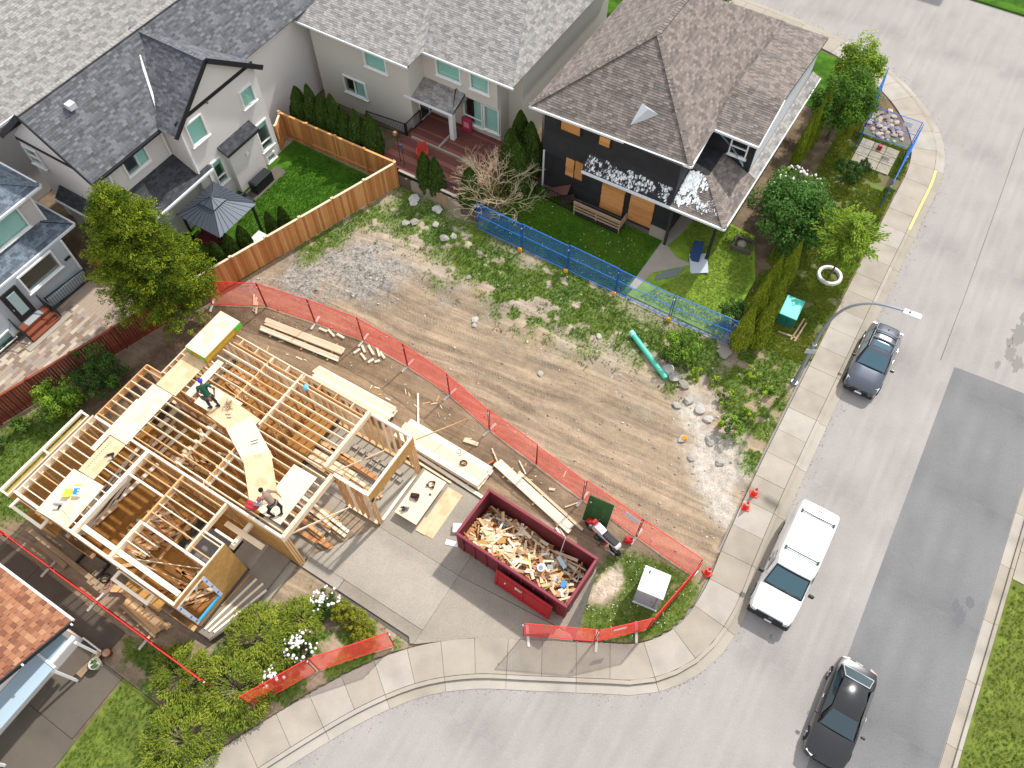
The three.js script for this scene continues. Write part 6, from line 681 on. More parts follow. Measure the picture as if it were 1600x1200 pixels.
{ // beige house at the back with raised deck
  const h = thing('beige_house', 'beige house with covered back deck and light grey roof', 'house', [-25, 0, -36]), S = STUCCO(0xc9c5ba), R = ROOF.light;
  bx(h, 'wall', -20.6, -19.6, 0, 5.8, -44, -33.2, S);
  roofPlane(h, 'porch_roof', [-26.4, 3.1, -30.55], [-22.9, 3.1, -30.55], [-22.9, 3.75, -32.4], [-26.4, 3.75, -32.4], R); roofPlane(h, 'porch_roof', [-22.9, 3.1, -30.55], [-22.9, 3.1, -32.4], [-23.5, 3.75, -32.4], [-23.5, 3.75, -32.0], R); trimBar(h, 'gutter', [-26.4, 3.02, -30.5], [-22.86, 3.02, -30.5], 0.11, 0.12, GUT); bx(h, 'post', -23.4, -23.1, 0.8, 3.0, -31.1, -30.8, WTRIM);
  roofPlane(h, 'roof', [-33.7, 5.8, -30.0], [-25.4, 5.8, -30.0], [-27.5, 8, -37], [-31.5, 8, -37], R); roofPlane(h, 'roof', [-25.8, 5.8, -31.6], [-19.3, 5.8, -31.6], [-21.5, 8, -37], [-27.4, 8, -37], R); roofPlane(h, 'roof', [-25.4, 5.8, -30.0], [-25.4, 5.8, -36], [-27.45, 8, -37.1], [-27.5, 8, -37], R); roofPlane(h, 'roof', [-19.3, 5.8, -31.6], [-19.3, 5.8, -44.4], [-21.5, 8, -39], [-21.5, 8, -37], R); roofPlane(h, 'roof', [-19.3, 5.8, -44.4], [-33.7, 5.8, -44.4], [-31.5, 8, -37.1], [-21.5, 8, -39], R); roofPlane(h, 'roof', [-33.7, 5.8, -44.4], [-33.7, 5.8, -30], [-31.5, 8, -37], [-31.5, 8, -37.1], R);
  trimBar(h, 'gutter', [-25.8, 5.72, -31.55], [-19.25, 5.72, -31.55], 0.11, 0.12, GUT); trimBar(h, 'gutter', [-33.7, 5.72, -29.95], [-25.4, 5.72, -29.95], 0.11, 0.12, GUT);
  win(h, 'z', -30.5, -31.1, -29.5, 1.5, 2.6, { split: 0.5, darkPart: [0.25, 0.5, 0.4, 0.7] }); win(h, 'z', -32.3, -23.2, -21.95, 1.3, 3.2, { bar: 0.25, darkPart: [0.25, 0.5, 0.12, 0.22] }); win(h, 'z', -32.29, -21.7, -20.75, 1.4, 3.1); win(h, 'z', -30.5, -29, -27.5, 4.2, 5.3); win(h, 'z', -32.0, -24.8, -23.2, 4.3, 5.3); win(h, 'z', -32.0, -22.4, -21.2, 4.3, 5.3);
  shell(h, -33.2, -25.9, 0, 5.8, -44, -30.5, S); shell(h, -25.89, -20.61, 3.41, 5.8, -43, -32.0, S); shell(h, -25.89, -20.6, 0, 3.4, -43, -32.3, S);
  { const d = bx(h, 'patio_door', -25.9, -25.83, 0.85, 2.9, -32.95, -31.2, WTRIM); for (const z of [-31.6, -32.5]) add(d, 'pane', B(0.03, 1.8, 0.74), glassMat(), [-25.81, 1.88, z]); }
  const dk = thing('deck', 'raised red-brown wooden deck behind the beige house', 'deck', [-22, 0, -29.5]), DM = [[96, 52, 46], [124, 74, 64]].map((c, i) => std({ map: woodTex(c, [c[0] + 26, c[1] + 20, c[2] + 18], 2), roughness: 0.8 }));
  for (let z = -27.05; z > -32.2; z -= 0.146) bx(dk, 'deck_board', z > -30.4 ? -26.1 : -25.8, -18.6, 0.76, 0.8, z - 0.14, z, pick(DM)); bx(dk, 'deck_frame', -26.0, -18.7, 0.2, 0.755, -32, -27.2, flat(0x4c4a46, 0.9));
  rail(dk, 'railing', [-28.6, 0.8, -29.3], [-25.9, 0.8, -29.6], 0.95, BTRIM, 0.12); rail(dk, 'railing', [-25.85, 0.8, -29.65], [-25.8, 0.8, -31.1], 0.95, BTRIM, 0.12); rail(dk, 'railing', [-21.4, 0.8, -26.98], [-18.7, 0.8, -26.98], 0.9, BTRIM, 0.12); bx(dk, 'planter_edge', -25.5, -21.2, 0.8, 0.95, -29.7, -29.58, CONCP[1]); bx(dk, 'planter_edge', -23.6, -23.48, 0.8, 0.92, -31.0, -29.7, CONCP[1]);
  const bw = thing('boundary_wall', 'low grey concrete wall with charred black capping below the deck', 'wall', [-21.4, 0, -26.6]); for (let x = -24.3; x < -18.7; x += 0.9) bx(bw, 'wall_panel', x, Math.min(x + 0.88, -18.6), -0.1, rr(0.72, 0.86), -26.66, -26.5, pick([CONCP[3], CONCD, WOOD.weathered])); for (let k = 0; k < 9; k++) bx(bw, 'charred_board', -24.3 + k * 0.62, -24.3 + k * 0.62 + rr(0.4, 0.62), 0.5, 1.02 + rr(-0.05, 0.06), -26.72, -26.67, flat(0x15130f, 0.9)); bx(bw, 'coping', -24.35, -21.5, 1.06, 1.12, -26.78, -26.62, CONCP[1]); bx(bw, 'coping', -21.3, -18.6, 1.06, 1.12, -26.78, -26.62, CONCP[1]);
  const ch = (lab, x, y, z, r) => { const c = thing('garden_chair', lab, 'chair', [x, y, z], r), RC = flat(0xb23a2a, 0.6); loc(c, 'seat', B(0.55, 0.06, 0.55), RC, [0, 0.36, 0]); loc(c, 'backrest', B(0.55, 0.6, 0.06), RC, [0, 0.65, -0.28], [-0.25, 0, 0]); for (const s of [-1, 1]) { loc(c, 'armrest', B(0.1, 0.05, 0.6), RC, [s * 0.32, 0.55, 0]); loc(c, 'leg', B(0.06, 0.52, 0.06), RC, [s * 0.3, 0.27, 0.24]); loc(c, 'leg', B(0.06, 0.52, 0.06), RC, [s * 0.3, 0.27, -0.24]); } };
  ch('bright red slatted chair on the open deck', -23.9, 0.8, -28.55, 0.6);
  const bag = thing('toy_bag', 'pink and red patterned bag under the deck roof', 'bag', [-22.9, 0.8, -32.0]); loc(bag, 'bag', new RoundedBoxGeometry(0.7, 1.0, 0.3, 3, 0.1), flat(0xb02e4a, 0.8), [0, 0.5, 0]); loc(bag, 'patch', new RoundedBoxGeometry(0.4, 0.4, 0.05, 2, 0.02), flat(0xe0889a, 0.8), [0.05, 0.6, 0.16]);
  const pp = thing('bird_feeder_pole', 'pair of thin black poles with hanging feeders on the deck corner', 'poles', [-24.9, 0.8, -27.6]); for (const [x, z, L] of [[0, 0, 2.2], [0.4, 0.15, 2.0]]) loc(pp, 'pole', new THREE.CylinderGeometry(0.018, 0.018, L, 8), BLK, [x, L / 2, z]); loc(pp, 'feeder', new RoundedBoxGeometry(0.2, 0.26, 0.2, 2, 0.04), flat(0x9a6a4c, 0.8), [-0.1, 2.1, 0]); loc(pp, 'feeder', new RoundedBoxGeometry(0.16, 0.2, 0.16, 2, 0.04), flat(0x3a4560, 0.8), [0.35, 1.5, 0.15]);
}
{ // burnt house
  const h = thing('burnt_house', 'fire-blackened house with boarded windows and brown shingle roofs', 'house', [-11, 0, -36]), CH = std({ map: tex(512, 512, (u, v, i, j) => { const n = pfbm(u, v, 6, 5), p = Math.floor(u * 4), q = Math.floor(v * 3), t = hash(p, q) * 14, e = (u * 4 - p < 0.012 || v * 3 - q < 0.012) ? -10 : 0, k = 20 + 16 * n + t + e + 6 * hash(i, j); return [k * 0.98, k * 0.98, k * 1.04]; }, 4.9), roughness: 0.75, bumpMap: bumpNoise, bumpScale: 0.004 }), R = ROOF.brown;
  bx(h, 'wall', -16.85, -8.6, 0, 5.75, -44.5, -30.95, CH); bx(h, 'wall', -8.61, -6.1, 0, 3.0, -34.8, -33.9, STUCCO(0x8f9092));
  bx(h, 'plinth', -9.55, -8.55, 0, 0.85, -30.97, -30.88, CONCP[3]); bx(h, 'plinth', -16.87, -9.56, 0, 0.3, -30.97, -30.9, CONCD); bx(h, 'side_wall', -17.9, -16.9, 0, 5.5, -44, -32.6, STUCCO(0xa9a6a1));
  const E = 5.8; roofPlane(h, 'roof', [-17.75, E, -30.85], [-8.2, E, -31.2], [-12.95, 8.9, -36], [-12.97, 8.9, -36], R); roofPlane(h, 'roof', [-8.2, E, -31.2], [-8.45, E, -45.2], [-12.95, 8.9, -40.4], [-12.95, 8.9, -36], R); roofPlane(h, 'roof', [-8.45, E, -45.2], [-17.75, E, -45.2], [-12.97, 8.9, -40.4], [-12.95, 8.9, -40.4], R); roofPlane(h, 'roof', [-17.75, E, -45.2], [-17.75, E, -30.85], [-12.97, 8.9, -36], [-12.97, 8.9, -40.4], R); ridgeCap(h, [-8.2, E, -31.2], [-12.95, 8.9, -36], R); ridgeCap(h, [-17.75, E, -30.85], [-12.97, 8.9, -36], R); ridgeCap(h, [-12.96, 8.9, -36], [-12.96, 8.9, -40.4], R);
  trimBar(h, 'gutter', [-17.75, E - 0.08, -30.8], [-8.15, E - 0.08, -31.15], 0.12, 0.13, GUT); trimBar(h, 'gutter', [-8.14, E - 0.08, -31.15], [-8.38, E - 0.08, -34.4], 0.12, 0.13, GUT);
  roofPlane(h, 'upper_roof', [-8.45, 5.75, -34.5], [-5.75, 5.75, -34.45], [-5.75, 6.7, -37.4], [-8.45, 6.7, -37.4], R); roofPlane(h, 'upper_roof', [-5.75, 5.75, -45.2], [-8.45, 5.75, -45.2], [-8.45, 6.7, -37.4], [-5.75, 6.7, -37.4], R); trimBar(h, 'gutter', [-8.4, 5.68, -34.45], [-5.7, 5.68, -34.4], 0.12, 0.13, GUT); trimBar(h, 'rake_board', [-5.72, 5.68, -34.45], [-5.72, 6.62, -37.4], 0.05, 0.2, WTRIM);
  // low roofs round the corner, lapped with burnt patches
  const CR = shingleMat([44, 44, 46], 0.4, 9), e = 3.25; roofPlane(h, 'low_roof', [-14.0, e, -30.4], [-8.6, e, -30.5], [-8.6, 4.05, -30.95], [-14.0, 4.05, -30.95], CR); roofPlane(h, 'low_roof', [-8.59, e, -30.5], [-5.39, e, -30.56], [-7.5, 4.2, -32.68], [-8.59, 4.2, -32.65], R); roofPlane(h, 'low_roof', [-5.39, e, -30.56], [-5.36, e, -34.78], [-7.5, 4.2, -34.78], [-7.5, 4.2, -32.68], R); roofPlane(h, 'low_roof', [-7.5, 4.2, -32.69], [-7.5, 4.2, -34.78], [-8.58, 4.3, -34.78], [-8.58, 4.3, -32.67], CR); roofPlane(h, 'low_roof', [-5.36, e, -34.8], [-5.32, e, -45], [-5.88, 3.5, -45], [-5.88, 3.5, -34.8], ROOF.light); ridgeCap(h, [-5.39, e, -30.56], [-7.5, 4.2, -32.68], R);
  trimBar(h, 'gutter', [-14.0, e - 0.08, -30.35], [-5.35, e - 0.08, -30.5], 0.12, 0.13, GUT); trimBar(h, 'gutter', [-5.37, e - 0.08, -30.5], [-5.32, e - 0.08, -45], 0.12, 0.13, GUT);
  // ash and membrane left on the roof
  const ASH = flat(0xd3d8da, 0.8); const ashOn = (x, z, r, y, nx, nz, m = ASH) => { const s = []; const n = 11; for (let k = 0; k < n; k++) { const a = k / n * 6.283, q = r * rr(0.3, 1.25); s.push(new THREE.Vector2(Math.cos(a) * q * 0.75, Math.sin(a) * q * 1.3)); } const g = new THREE.ExtrudeGeometry(new THREE.Shape(s), { depth: 0.012, bevelEnabled: false }); g.applyQuaternion(new THREE.Quaternion().setFromUnitVectors(V(0, 0, 1), V(nx, 1, nz).normalize())); g.translate(x - h.w.x, y - h.w.y, z - h.w.z); ashG[Math.floor(rnd() * 3)].push(g); }; const ashG = [[], [], []];
  for (let k = 0; k < 900; k++) { const x = rr(-13.9, -8.8), t = rnd(), z = lerp(-30.42, -30.95, t) - 0.018 * (x + 14) * (1 - t); if (fbm(x * 2.2, t * 3 + 5, 3) < 0.45) continue; ashOn(x, z, 0.012 + 0.09 * Math.pow(rnd(), 3), lerp(e, 4.05, t) + 0.03, 0, 1.6); }
  for (let k = 0; k < 900; k++) { const u = rnd(), x = lerp(-8.5, -6.0, Math.pow(u, 1.3)), z = -32.55 + 1.8 * Math.pow(rnd(), 1.3); const y = e + (-30.52 - z) * 0.445; if (x > -5.6 + (z + 30.56) || z < -32.6 || z > -30.7) continue; if (fbm(x * 1.6 + 3, z * 1.6, 3) < 0.42 + 0.12 * u) continue; ashOn(x, z, 0.014 + 0.16 * Math.pow(rnd(), 3.2) * (1.2 - u), y + 0.03 + rr(0, 0.012), 0.05, 0.42); }
  for (const [x, z, y, w, d, r] of [[-8.12, -32.1, 3.92, 0.8, 0.95, 0.05], [-8.3, -31.5, 3.66, 0.3, 0.5, 0.1]]) { const m = add(h, 'roof_membrane', B(w, 0.02, d), flat(0xe8ecee, 0.6), [x, y + 0.06, z]); m.rotation.set(0.42, r, 0); }
  ashG.forEach((g, i) => { add(h, 'ash_flakes', mg(g), flat([0xd3d8da, 0xb4b9bc, 0xe4e7e8][i], 0.85), h.w.toArray()).userData.kind = 'stuff'; });
  { const v = []; const c = V(-11.3, 7.15, -31.9), P = [[-0.55, -0.3, 0.75], [-0.5, 0.35, -0.3], [0.55, 0.25, -0.1], [0.0, 0.0, 0.45], [0.05, 0.55, 0.15]]; const tri = [[0, 3, 4], [3, 2, 4], [2, 1, 4], [1, 0, 4]]; for (const t of tri) for (const k of t) v.push(...P[k]); const g = new THREE.BufferGeometry(); g.setAttribute('position', new THREE.Float32BufferAttribute(v, 3)); g.computeVertexNormals(); g.setAttribute('uv', new THREE.Float32BufferAttribute(new Float32Array(v.length / 3 * 2), 2)); add(h, 'roof_tarpaulin', g, flat(0xb4b8bc, 0.5), c.toArray()); }
  const BD = [std({ map: woodTex([186, 124, 66], [222, 168, 104], 1.6), roughness: 0.85 }), std({ map: woodTex([172, 112, 58], [206, 150, 90], 1.6), roughness: 0.85 })];
  const board = (x0, x1, y0b, y1b, n) => { for (let k = 0; k < n; k++) { const ya = lerp(y0b, y1b, k / n), yb = lerp(y0b, y1b, (k + 1) / n) - 0.012; bx(h, 'window_board', x0 + rr(0, 0.03), x1 - rr(0, 0.03), ya, yb, -30.94, -30.88, pick(BD)); } };
  board(-15.77, -14.57, 5.02, 5.68, 3); board(-13.4, -12.75, 5.06, 5.6, 2); board(-15.3, -14.75, 1.88, 3.15, 4); board(-14.7, -14.18, 1.9, 3.18, 4); board(-12.88, -11.4, 0.5, 2.5, 8); board(-11.06, -9.55, 0.55, 2.58, 8);
  for (const [x0, x1, ya, yb] of [[-15.77, -14.57, 5.02, 5.68], [-13.4, -12.75, 5.06, 5.6]]) { for (const x of [x0 - 0.05, x1 + 0.05]) bx(h, 'charred_trim', x - 0.04, x + 0.04, ya, yb, -30.94, -30.86, BTRIM); } 
  win(h, 'z', -34.8, -7.22, -6.35, 4.4, 5.4, { bar: 0.5, dark: true }); shell(h, -8.6, -5.9, 0, 5.6, -44.5, -34.8, STUCCO(0xcfd0d1), CH); bx(h, 'downpipe', -16.8, -16.72, 0.1, 3.0, -30.94, -30.86, WTRIM);
  { const b = add(h, 'bent_flashing', quadG([-8.3, 5.5, -34.72], [-7.6, 5.2, -34.7], [-6.2, 3.9, -34.6], [-6.6, 4.4, -34.72], 4, 0.12), flat(0x8aa0a8, 0.5), [0, 0, 0]); b.position.set(11, 0, 36); }
  bx(h, 'porch_post', -5.95, -5.8, 0, 2.8, -30.85, -30.7, BTRIM); bx(h, 'porch_post', -8.5, -8.35, 0, 2.8, -30.75, -30.6, CH);
  // small deck with pale railing
  const dk = thing('burnt_deck', 'small charred deck with pale slatted railing at the burnt house', 'deck', [-12.5, 0, -30.3]); bx(dk, 'platform', -14.0, -11.1, 0.05, 0.3, -30.87, -29.95, flat(0x25211d, 0.9)); for (const y of [0.45, 0.68, 0.91]) { bx(dk, 'rail_slat', -14.1, -11.05, y, y + 0.1, -29.96, -29.92, WOOD.weathered); bx(dk, 'rail_slat', -11.09, -11.05, y, y + 0.1, -30.85, -29.97, WOOD.weathered); } for (const x of [-14.05, -12.6, -11.1]) bx(dk, 'rail_post', x - 0.04, x + 0.04, 0.0, 1.05, -30.02, -29.96, WOOD.weathered); bx(dk, 'rail_cap', -14.12, -11.02, 1.05, 1.09, -30.03, -29.9, WOOD.weathered);
  rail(dk, 'charred_railing', [-16.9, 0.05, -30.2], [-14.3, 0.05, -30.1], 0.9, BTRIM, 0.2);
  const fl = thing('burnt_board', 'reddish burnt panel leaning on the railing of the burnt house', 'panel', [-15.4, 0.05, -30.5], 0.2); loc(fl, 'sheet', B(1.5, 0.03, 0.7), flat(0x6b443a, 0.85), [0, 0.75, 0], [0.2, 0, 0.6]); loc(fl, 'sheet', B(0.9, 0.03, 0.5), flat(0x3c2b28, 0.85), [0.6, 0.4, 0.15], [0.4, 0.4, 0.3]);
  const pw = struct('garden_path', uvXZ(slabG([[-8.55, -33.6], [-7.75, -33.4], [-8.0, -31.6], [-8.25, -30.65], [-7.35, -30.15], [-6.4, -30.15], [-8.1, -28.4], [-8.35, -26.8], [-8.75, -26.8]], 0.0, 0.06)), CONCP[2]);
  const fp = thing('loose_sheeting', 'grey and blue loose panels lying on the bright turf', 'panels', [-6.3, 0.05, -30.2]); loc(fp, 'panel', B(1.0, 0.03, 1.3), flat(0xb9c0c4, 0.6), [0.2, 0.12, -0.1], [0.12, 0.5, 0.1]); loc(fp, 'panel', B(0.6, 0.03, 1.3), flat(0x1d3c66, 0.6), [-0.25, 0.3, -0.7], [0.3, 0.2, 0.25]); solo('grey_board', 'flat dark grey strip on the turf beside the garden path', 'panel', slabG([[0, 0], [0.9, -0.9], [1.05, -1.7], [0.3, -1.0], [-0.1, -0.3]], 0, 0.03), flat(0x6d7478, 0.7), [-7.7, 0.05, -28.0]);
  const rk = thing('stone_trough', 'broken grey stone trough on the turf by the rhododendron', 'trough', [-4.5, 0.02, -32.9], 0.1); loc(rk, 'rim', B(1.1, 0.32, 0.14), CONCD, [0, 0.16, 0.45]); loc(rk, 'rim', B(0.14, 0.3, 0.95), CONCD, [-0.5, 0.15, -0.05]); loc(rk, 'rim', B(0.14, 0.28, 0.95), CONCD, [0.5, 0.14, -0.05]); loc(rk, 'rim', B(0.9, 0.26, 0.12), CONCD, [0, 0.13, -0.46]); loc(rk, 'rubble', new THREE.DodecahedronGeometry(0.3, 1), CONCP[2], [-0.1, 0.1, 0]);
}
{ // neighbour with terracotta shingles: every shingle a piece of its own
  const h = thing('terracotta_house', 'low house with terracotta shingle roof beside the side path', 'house', [-23, 0, 6]), e = 2.9, SH = [[0x8a5a40], [0x7e5038], [0x966648], [0x724632], [0xa27656], [0x8d6146]].map(c => flat(c[0], 0.88));
  bx(h, 'wall', -30, -20.1, 0, 2.8, 2.75, 12, STUCCO(0xd6d2cc)); const X0 = -19.4, Z0 = 2.28, slope = 0.36;
  const up = (x, z) => e + Math.min((X0 - x) * 0.42, 99, (z - Z0) * slope);
  roofPlane(h, 'roof', [-31, e, Z0], [X0, e, Z0], [X0 - 0.001, e + 3.2, Z0 + 9], [-31, e + 3.2, Z0 + 9], flat(0x8a5240, 0.9), 0.3, 0.004);
  const slopeN = V(0, 1, -0.356).normalize(), rx = Math.atan(0.356) * -1; const g = new THREE.BoxGeometry(0.26, 0.022, 0.3); const rest = []; let cnt = 0;
  for (let r = 0; r < 26; r++) for (let k = 0; k < 38; k++) { const z = Z0 + 0.12 + r * 0.2, x = X0 - 0.16 - k * 0.275 - (r % 2) * 0.13 - rr(0, 0.02); const y = e + (z - Z0) * 0.356 + 0.03 + rr(0, 0.012); if (x < -30) continue; const seen = z < Z0 + 4.8 && x > -26 && cnt < 300; if (seen) { cnt++; add(h, 'shingle', g, pick(SH), [x, y, z], [-(Math.atan(0.356)) + 0.06, rr(-0.02, 0.02), 0]); } else rest.push(moved(g, x + 23, y, z - 6, -Math.atan(0.356) + 0.06, 0, 0)); }
  const rs = add(h, 'shingle_field', mg(rest), SH[0], h.w.toArray()); rs.userData.kind = 'stuff';
  trimBar(h, 'rake_board', [X0 + 0.03, e - 0.06, Z0], [X0 + 0.03, e + 3.1, Z0 + 9], 0.05, 0.22, BTRIM); trimBar(h, 'gutter', [-31, e - 0.04, Z0 - 0.06], [X0, e - 0.04, Z0 - 0.06], 0.12, 0.12, GUT); for (let k = 0; k < 4; k++) bx(h, 'gutter_bracket', X0 + 0.04, X0 + 0.16, e + k * 0.72, e + 0.05 + k * 0.72, Z0 + 0.05 + k * 2.0, Z0 + 0.12 + k * 2.0, GUT);
  const cv = thing('patio_cover', 'pale blue-grey patio cover with glass panel at the terracotta house', 'patio cover', [-19.5, 0, 5]), PB = flat(0xa9bcc8, 0.45); bx(cv, 'roof_panel', -20.05, -19.0, 2.2, 2.26, 4.0, 8.2, PB); bx(cv, 'roof_panel', -20.05, -19.35, 2.22, 2.27, 2.9, 3.9, flat(0x9db1bd, 0.3)); bx(cv, 'frame_bar', -20.05, -18.95, 2.2, 2.3, 3.9, 4.0, WTRIM); bx(cv, 'frame_bar', -19.33, -19.15, 2.2, 2.32, 2.7, 3.89, WTRIM); for (const z of [2.85, 4.1, 7.9]) bx(cv, 'post', -19.1, -19.0, 0.03, 2.2, z - 0.05, z + 0.05, WTRIM); for (let k = 0; k < 5; k++) bx(cv, 'slat', -19.14 + k * 0.06, -19.1 + k * 0.06, 0.25, 0.3, 2.75, 3.9, WOOD.weathered);
  bx(cv, 'wall_edge', -20.08, -18.95, 0.03, 0.25, 2.68, 2.74, WTRIM);
  const pot = (lab, x, z, r, m) => { const p = thing('plant_pot', lab, 'plant pot', [x, 0.035, z]); loc(p, 'pot', new THREE.LatheGeometry([[0, 0.02], [r * 0.75, 0], [r, r * 1.5], [r * 0.88, r * 1.5], [r * 0.82, r * 1.3], [0, r * 1.3]].map(q => new THREE.Vector2(...q)), 24), m); return p; };
  const p1 = pot('round grey pot with green plant beside the patio cover', -18.75, 3.2, 0.26, flat(0xb2b0a8, 0.8)), p2 = pot('small terracotta pot beside the larger grey pot', -18.7, 2.62, 0.2, flat(0x7a4638, 0.8)); loc(p2, 'soil', new THREE.CylinderGeometry(0.16, 0.16, 0.02, 18), flat(0xa88468, 0.95), [0, 0.27, 0]); p1.userData.leafy = 1;
}
// houses beyond: along the far side of the back gardens and across the far street
function simpleHouse(name, label, x0, x1, z0, z1, e, rise, wallM, roofM, opt = {}) {
  const h = thing(name, label, 'house', [(x0 + x1) / 2, 0, (z0 + z1) / 2]), o = 0.5, r = Math.min(x1 - x0, z1 - z0) / 2 + o, alongX = (x1 - x0) > (z1 - z0);
  const a = [x0 - o, e, z1 + o], b = [x1 + o, e, z1 + o], c = [x1 + o, e, z0 - o], d = [x0 - o, e, z0 - o], mx = (x0 + x1) / 2, mz = (z0 + z1) / 2, p = alongX ? [x0 - o + r, e + rise, mz] : [mx, e + rise, z1 + o - r], q = alongX ? [x1 + o - r, e + rise, mz] : [mx, e + rise, z0 - o + r];
  if (alongX) { roofPlane(h, 'roof', a, b, q, p, roofM); roofPlane(h, 'roof', b, c, q, [q[0], q[1], q[2] + 0.001], roofM); roofPlane(h, 'roof', c, d, p, q, roofM); roofPlane(h, 'roof', d, a, p, [p[0], p[1], p[2] - 0.001], roofM); } else { roofPlane(h, 'roof', a, b, [p[0] + 0.001, p[1], p[2]], p, roofM); roofPlane(h, 'roof', b, c, q, p, roofM); roofPlane(h, 'roof', c, d, [q[0] - 0.001, q[1], q[2]], q, roofM); roofPlane(h, 'roof', d, a, p, q, roofM); }
  ridgeCap(h, p, q, roofM); trimBar(h, 'gutter', [x0 - o, e - 0.08, z1 + o + 0.05], [x1 + o, e - 0.08, z1 + o + 0.05], 0.12, 0.13, GUT); trimBar(h, 'gutter', [x1 + o + 0.05, e - 0.08, z0 - o], [x1 + o + 0.05, e - 0.08, z1 + o], 0.12, 0.13, GUT);
  for (let x = x0 + 1; x < x1 - 2; x += 3) { win(h, 'z', z1, x, x + 1.4, e - 1.9, e - 0.6); win(h, 'z', z1, x, x + 1.4, 0.9, 2.2, { dark: rnd() < 0.4 }); } for (let z = z0 + 1; z < z1 - 2; z += 3.2) { win(h, 'x', x1, z, z + 1.3, e - 1.9, e - 0.6); win(h, 'x', x1, z, z + 1.3, 0.9, 2.2, { dark: rnd() < 0.4 }); } shell(h, x0, x1, 0, e, z0, z1, wallM); return h;
}
simpleHouse('neighbour_house', 'grey house with weathered grey roof behind the charcoal-roofed house', -52.5, -42.2, -31, -13.6, 5.6, 2.8, STUCCO(0xb4b1ad), ROOF.light);
simpleHouse('neighbour_house', 'tan house with dark roof beyond the weathered-roof house', -66, -55, -30, -12, 5.6, 2.6, STUCCO(0xb7aa98), ROOF.dark);
simpleHouse('neighbour_house', 'pale house with brown roof beyond the grey neighbour house', -50, -39.5, -50, -36, 5.6, 2.6, STUCCO(0xc4c0b8), ROOF.brown);
simpleHouse('neighbour_house', 'cream house with slate roof across the far street', -30, -18, -80, -67, 5.6, 2.6, STUCCO(0xc9c3b4), ROOF.slate);
simpleHouse('neighbour_house', 'grey house with charcoal roof across the far street near the bend', -13, -1, -81, -67.5, 5.6, 2.6, STUCCO(0xb2b2b2), ROOF.charcoal);

// ---------- timber fences of the gardens ----------
function boardFence(name, label, pts, H, mats, { post = true, capM = WOOD.pale, postM } = {}) {
  const f = thing(name, label, 'fence', [pts[0][0], 0, pts[0][1]]);
  for (let i = 0; i + 1 < pts.length; i++) {
    const a = V(pts[i][0], 0, pts[i][1]), b = V(pts[i + 1][0], 0, pts[i + 1][1]), L = a.distanceTo(b), d = b.clone().sub(a).normalize(), ang = Math.atan2(-d.z, d.x), n = Math.round(L / 0.148);
    for (let k = 0; k < n; k++) { const p = a.clone().addScaledVector(d, (k + 0.5) * L / n); add(f, 'board', B(+(L / n - 0.008).toFixed(3), H, 0.022), pick(mats), [p.x, H / 2 + 0.03 + rr(-0.006, 0.006), p.z], [0, ang, 0]); }
    const np = Math.max(1, Math.round(L / 2.4)); for (let k = 0; k <= np; k++) { const p = a.clone().addScaledVector(d, k * L / np); add(f, 'post', B(0.11, H + 0.12, 0.11), postM || pick(mats), [p.x, H / 2 + 0.06, p.z], [0, ang, 0]); add(f, 'post_cap', B(0.15, 0.04, 0.15), capM, [p.x, H + 0.14, p.z], [0, ang, 0]); if (k < np) { const q = a.clone().addScaledVector(d, (k + 0.5) * L / np); add(f, 'cap_rail', B(L / np - 0.12, 0.04, 0.13), capM, [q.x, H + 0.07, q.z], [0, ang, 0]); add(f, 'rail', B(L / np - 0.12, 0.09, 0.04), pick(mats), [q.x - d.z * -0.035, 0.35, q.z + d.x * -0.035], [0, ang, 0]); } }
  } return f;
}
const CED = [[172, 112, 58], [186, 128, 70], [160, 100, 50], [194, 140, 84]].map(c => std({ map: woodTex(c, [c[0] + 30, c[1] + 30, c[2] + 28], 1.2), roughness: 0.85 })), REDW = [[112, 48, 28], [124, 56, 32], [100, 40, 24]].map(c => std({ map: woodTex(c, [c[0] + 22, c[1] + 16, c[2] + 12], 1.2), roughness: 0.85 }));
boardFence('cedar_fence', 'honey-coloured cedar board fence between the bare lot and green lawn', [[-28.35, -13.75], [-24.32, -26.4]], 1.85, CED);
boardFence('cedar_fence', 'orange cedar board fence in front of the row of tall cedars', [[-24.4, -26.45], [-33.05, -26.25]], 1.85, CED.slice(0, 3), { capM: CED[3] });
boardFence('cedar_fence', 'short cedar gate fence against the grey house corner', [[-33.0, -26.2], [-32.5, -25.2]], 1.75, CED.slice(0, 2));
boardFence('red_fence', 'red-brown board fence along the paved yard behind the shrubs', [[-33.6, 2.5], [-31.7, -2.55], [-28.45, -13.6]], 1.75, REDW, { capM: REDW[1] });
boardFence('red_fence', 'short red-brown fence between the siding house and grey house', [[-34.9, -12.1], [-32.6, -13.6]], 1.7, REDW, { capM: REDW[1] });
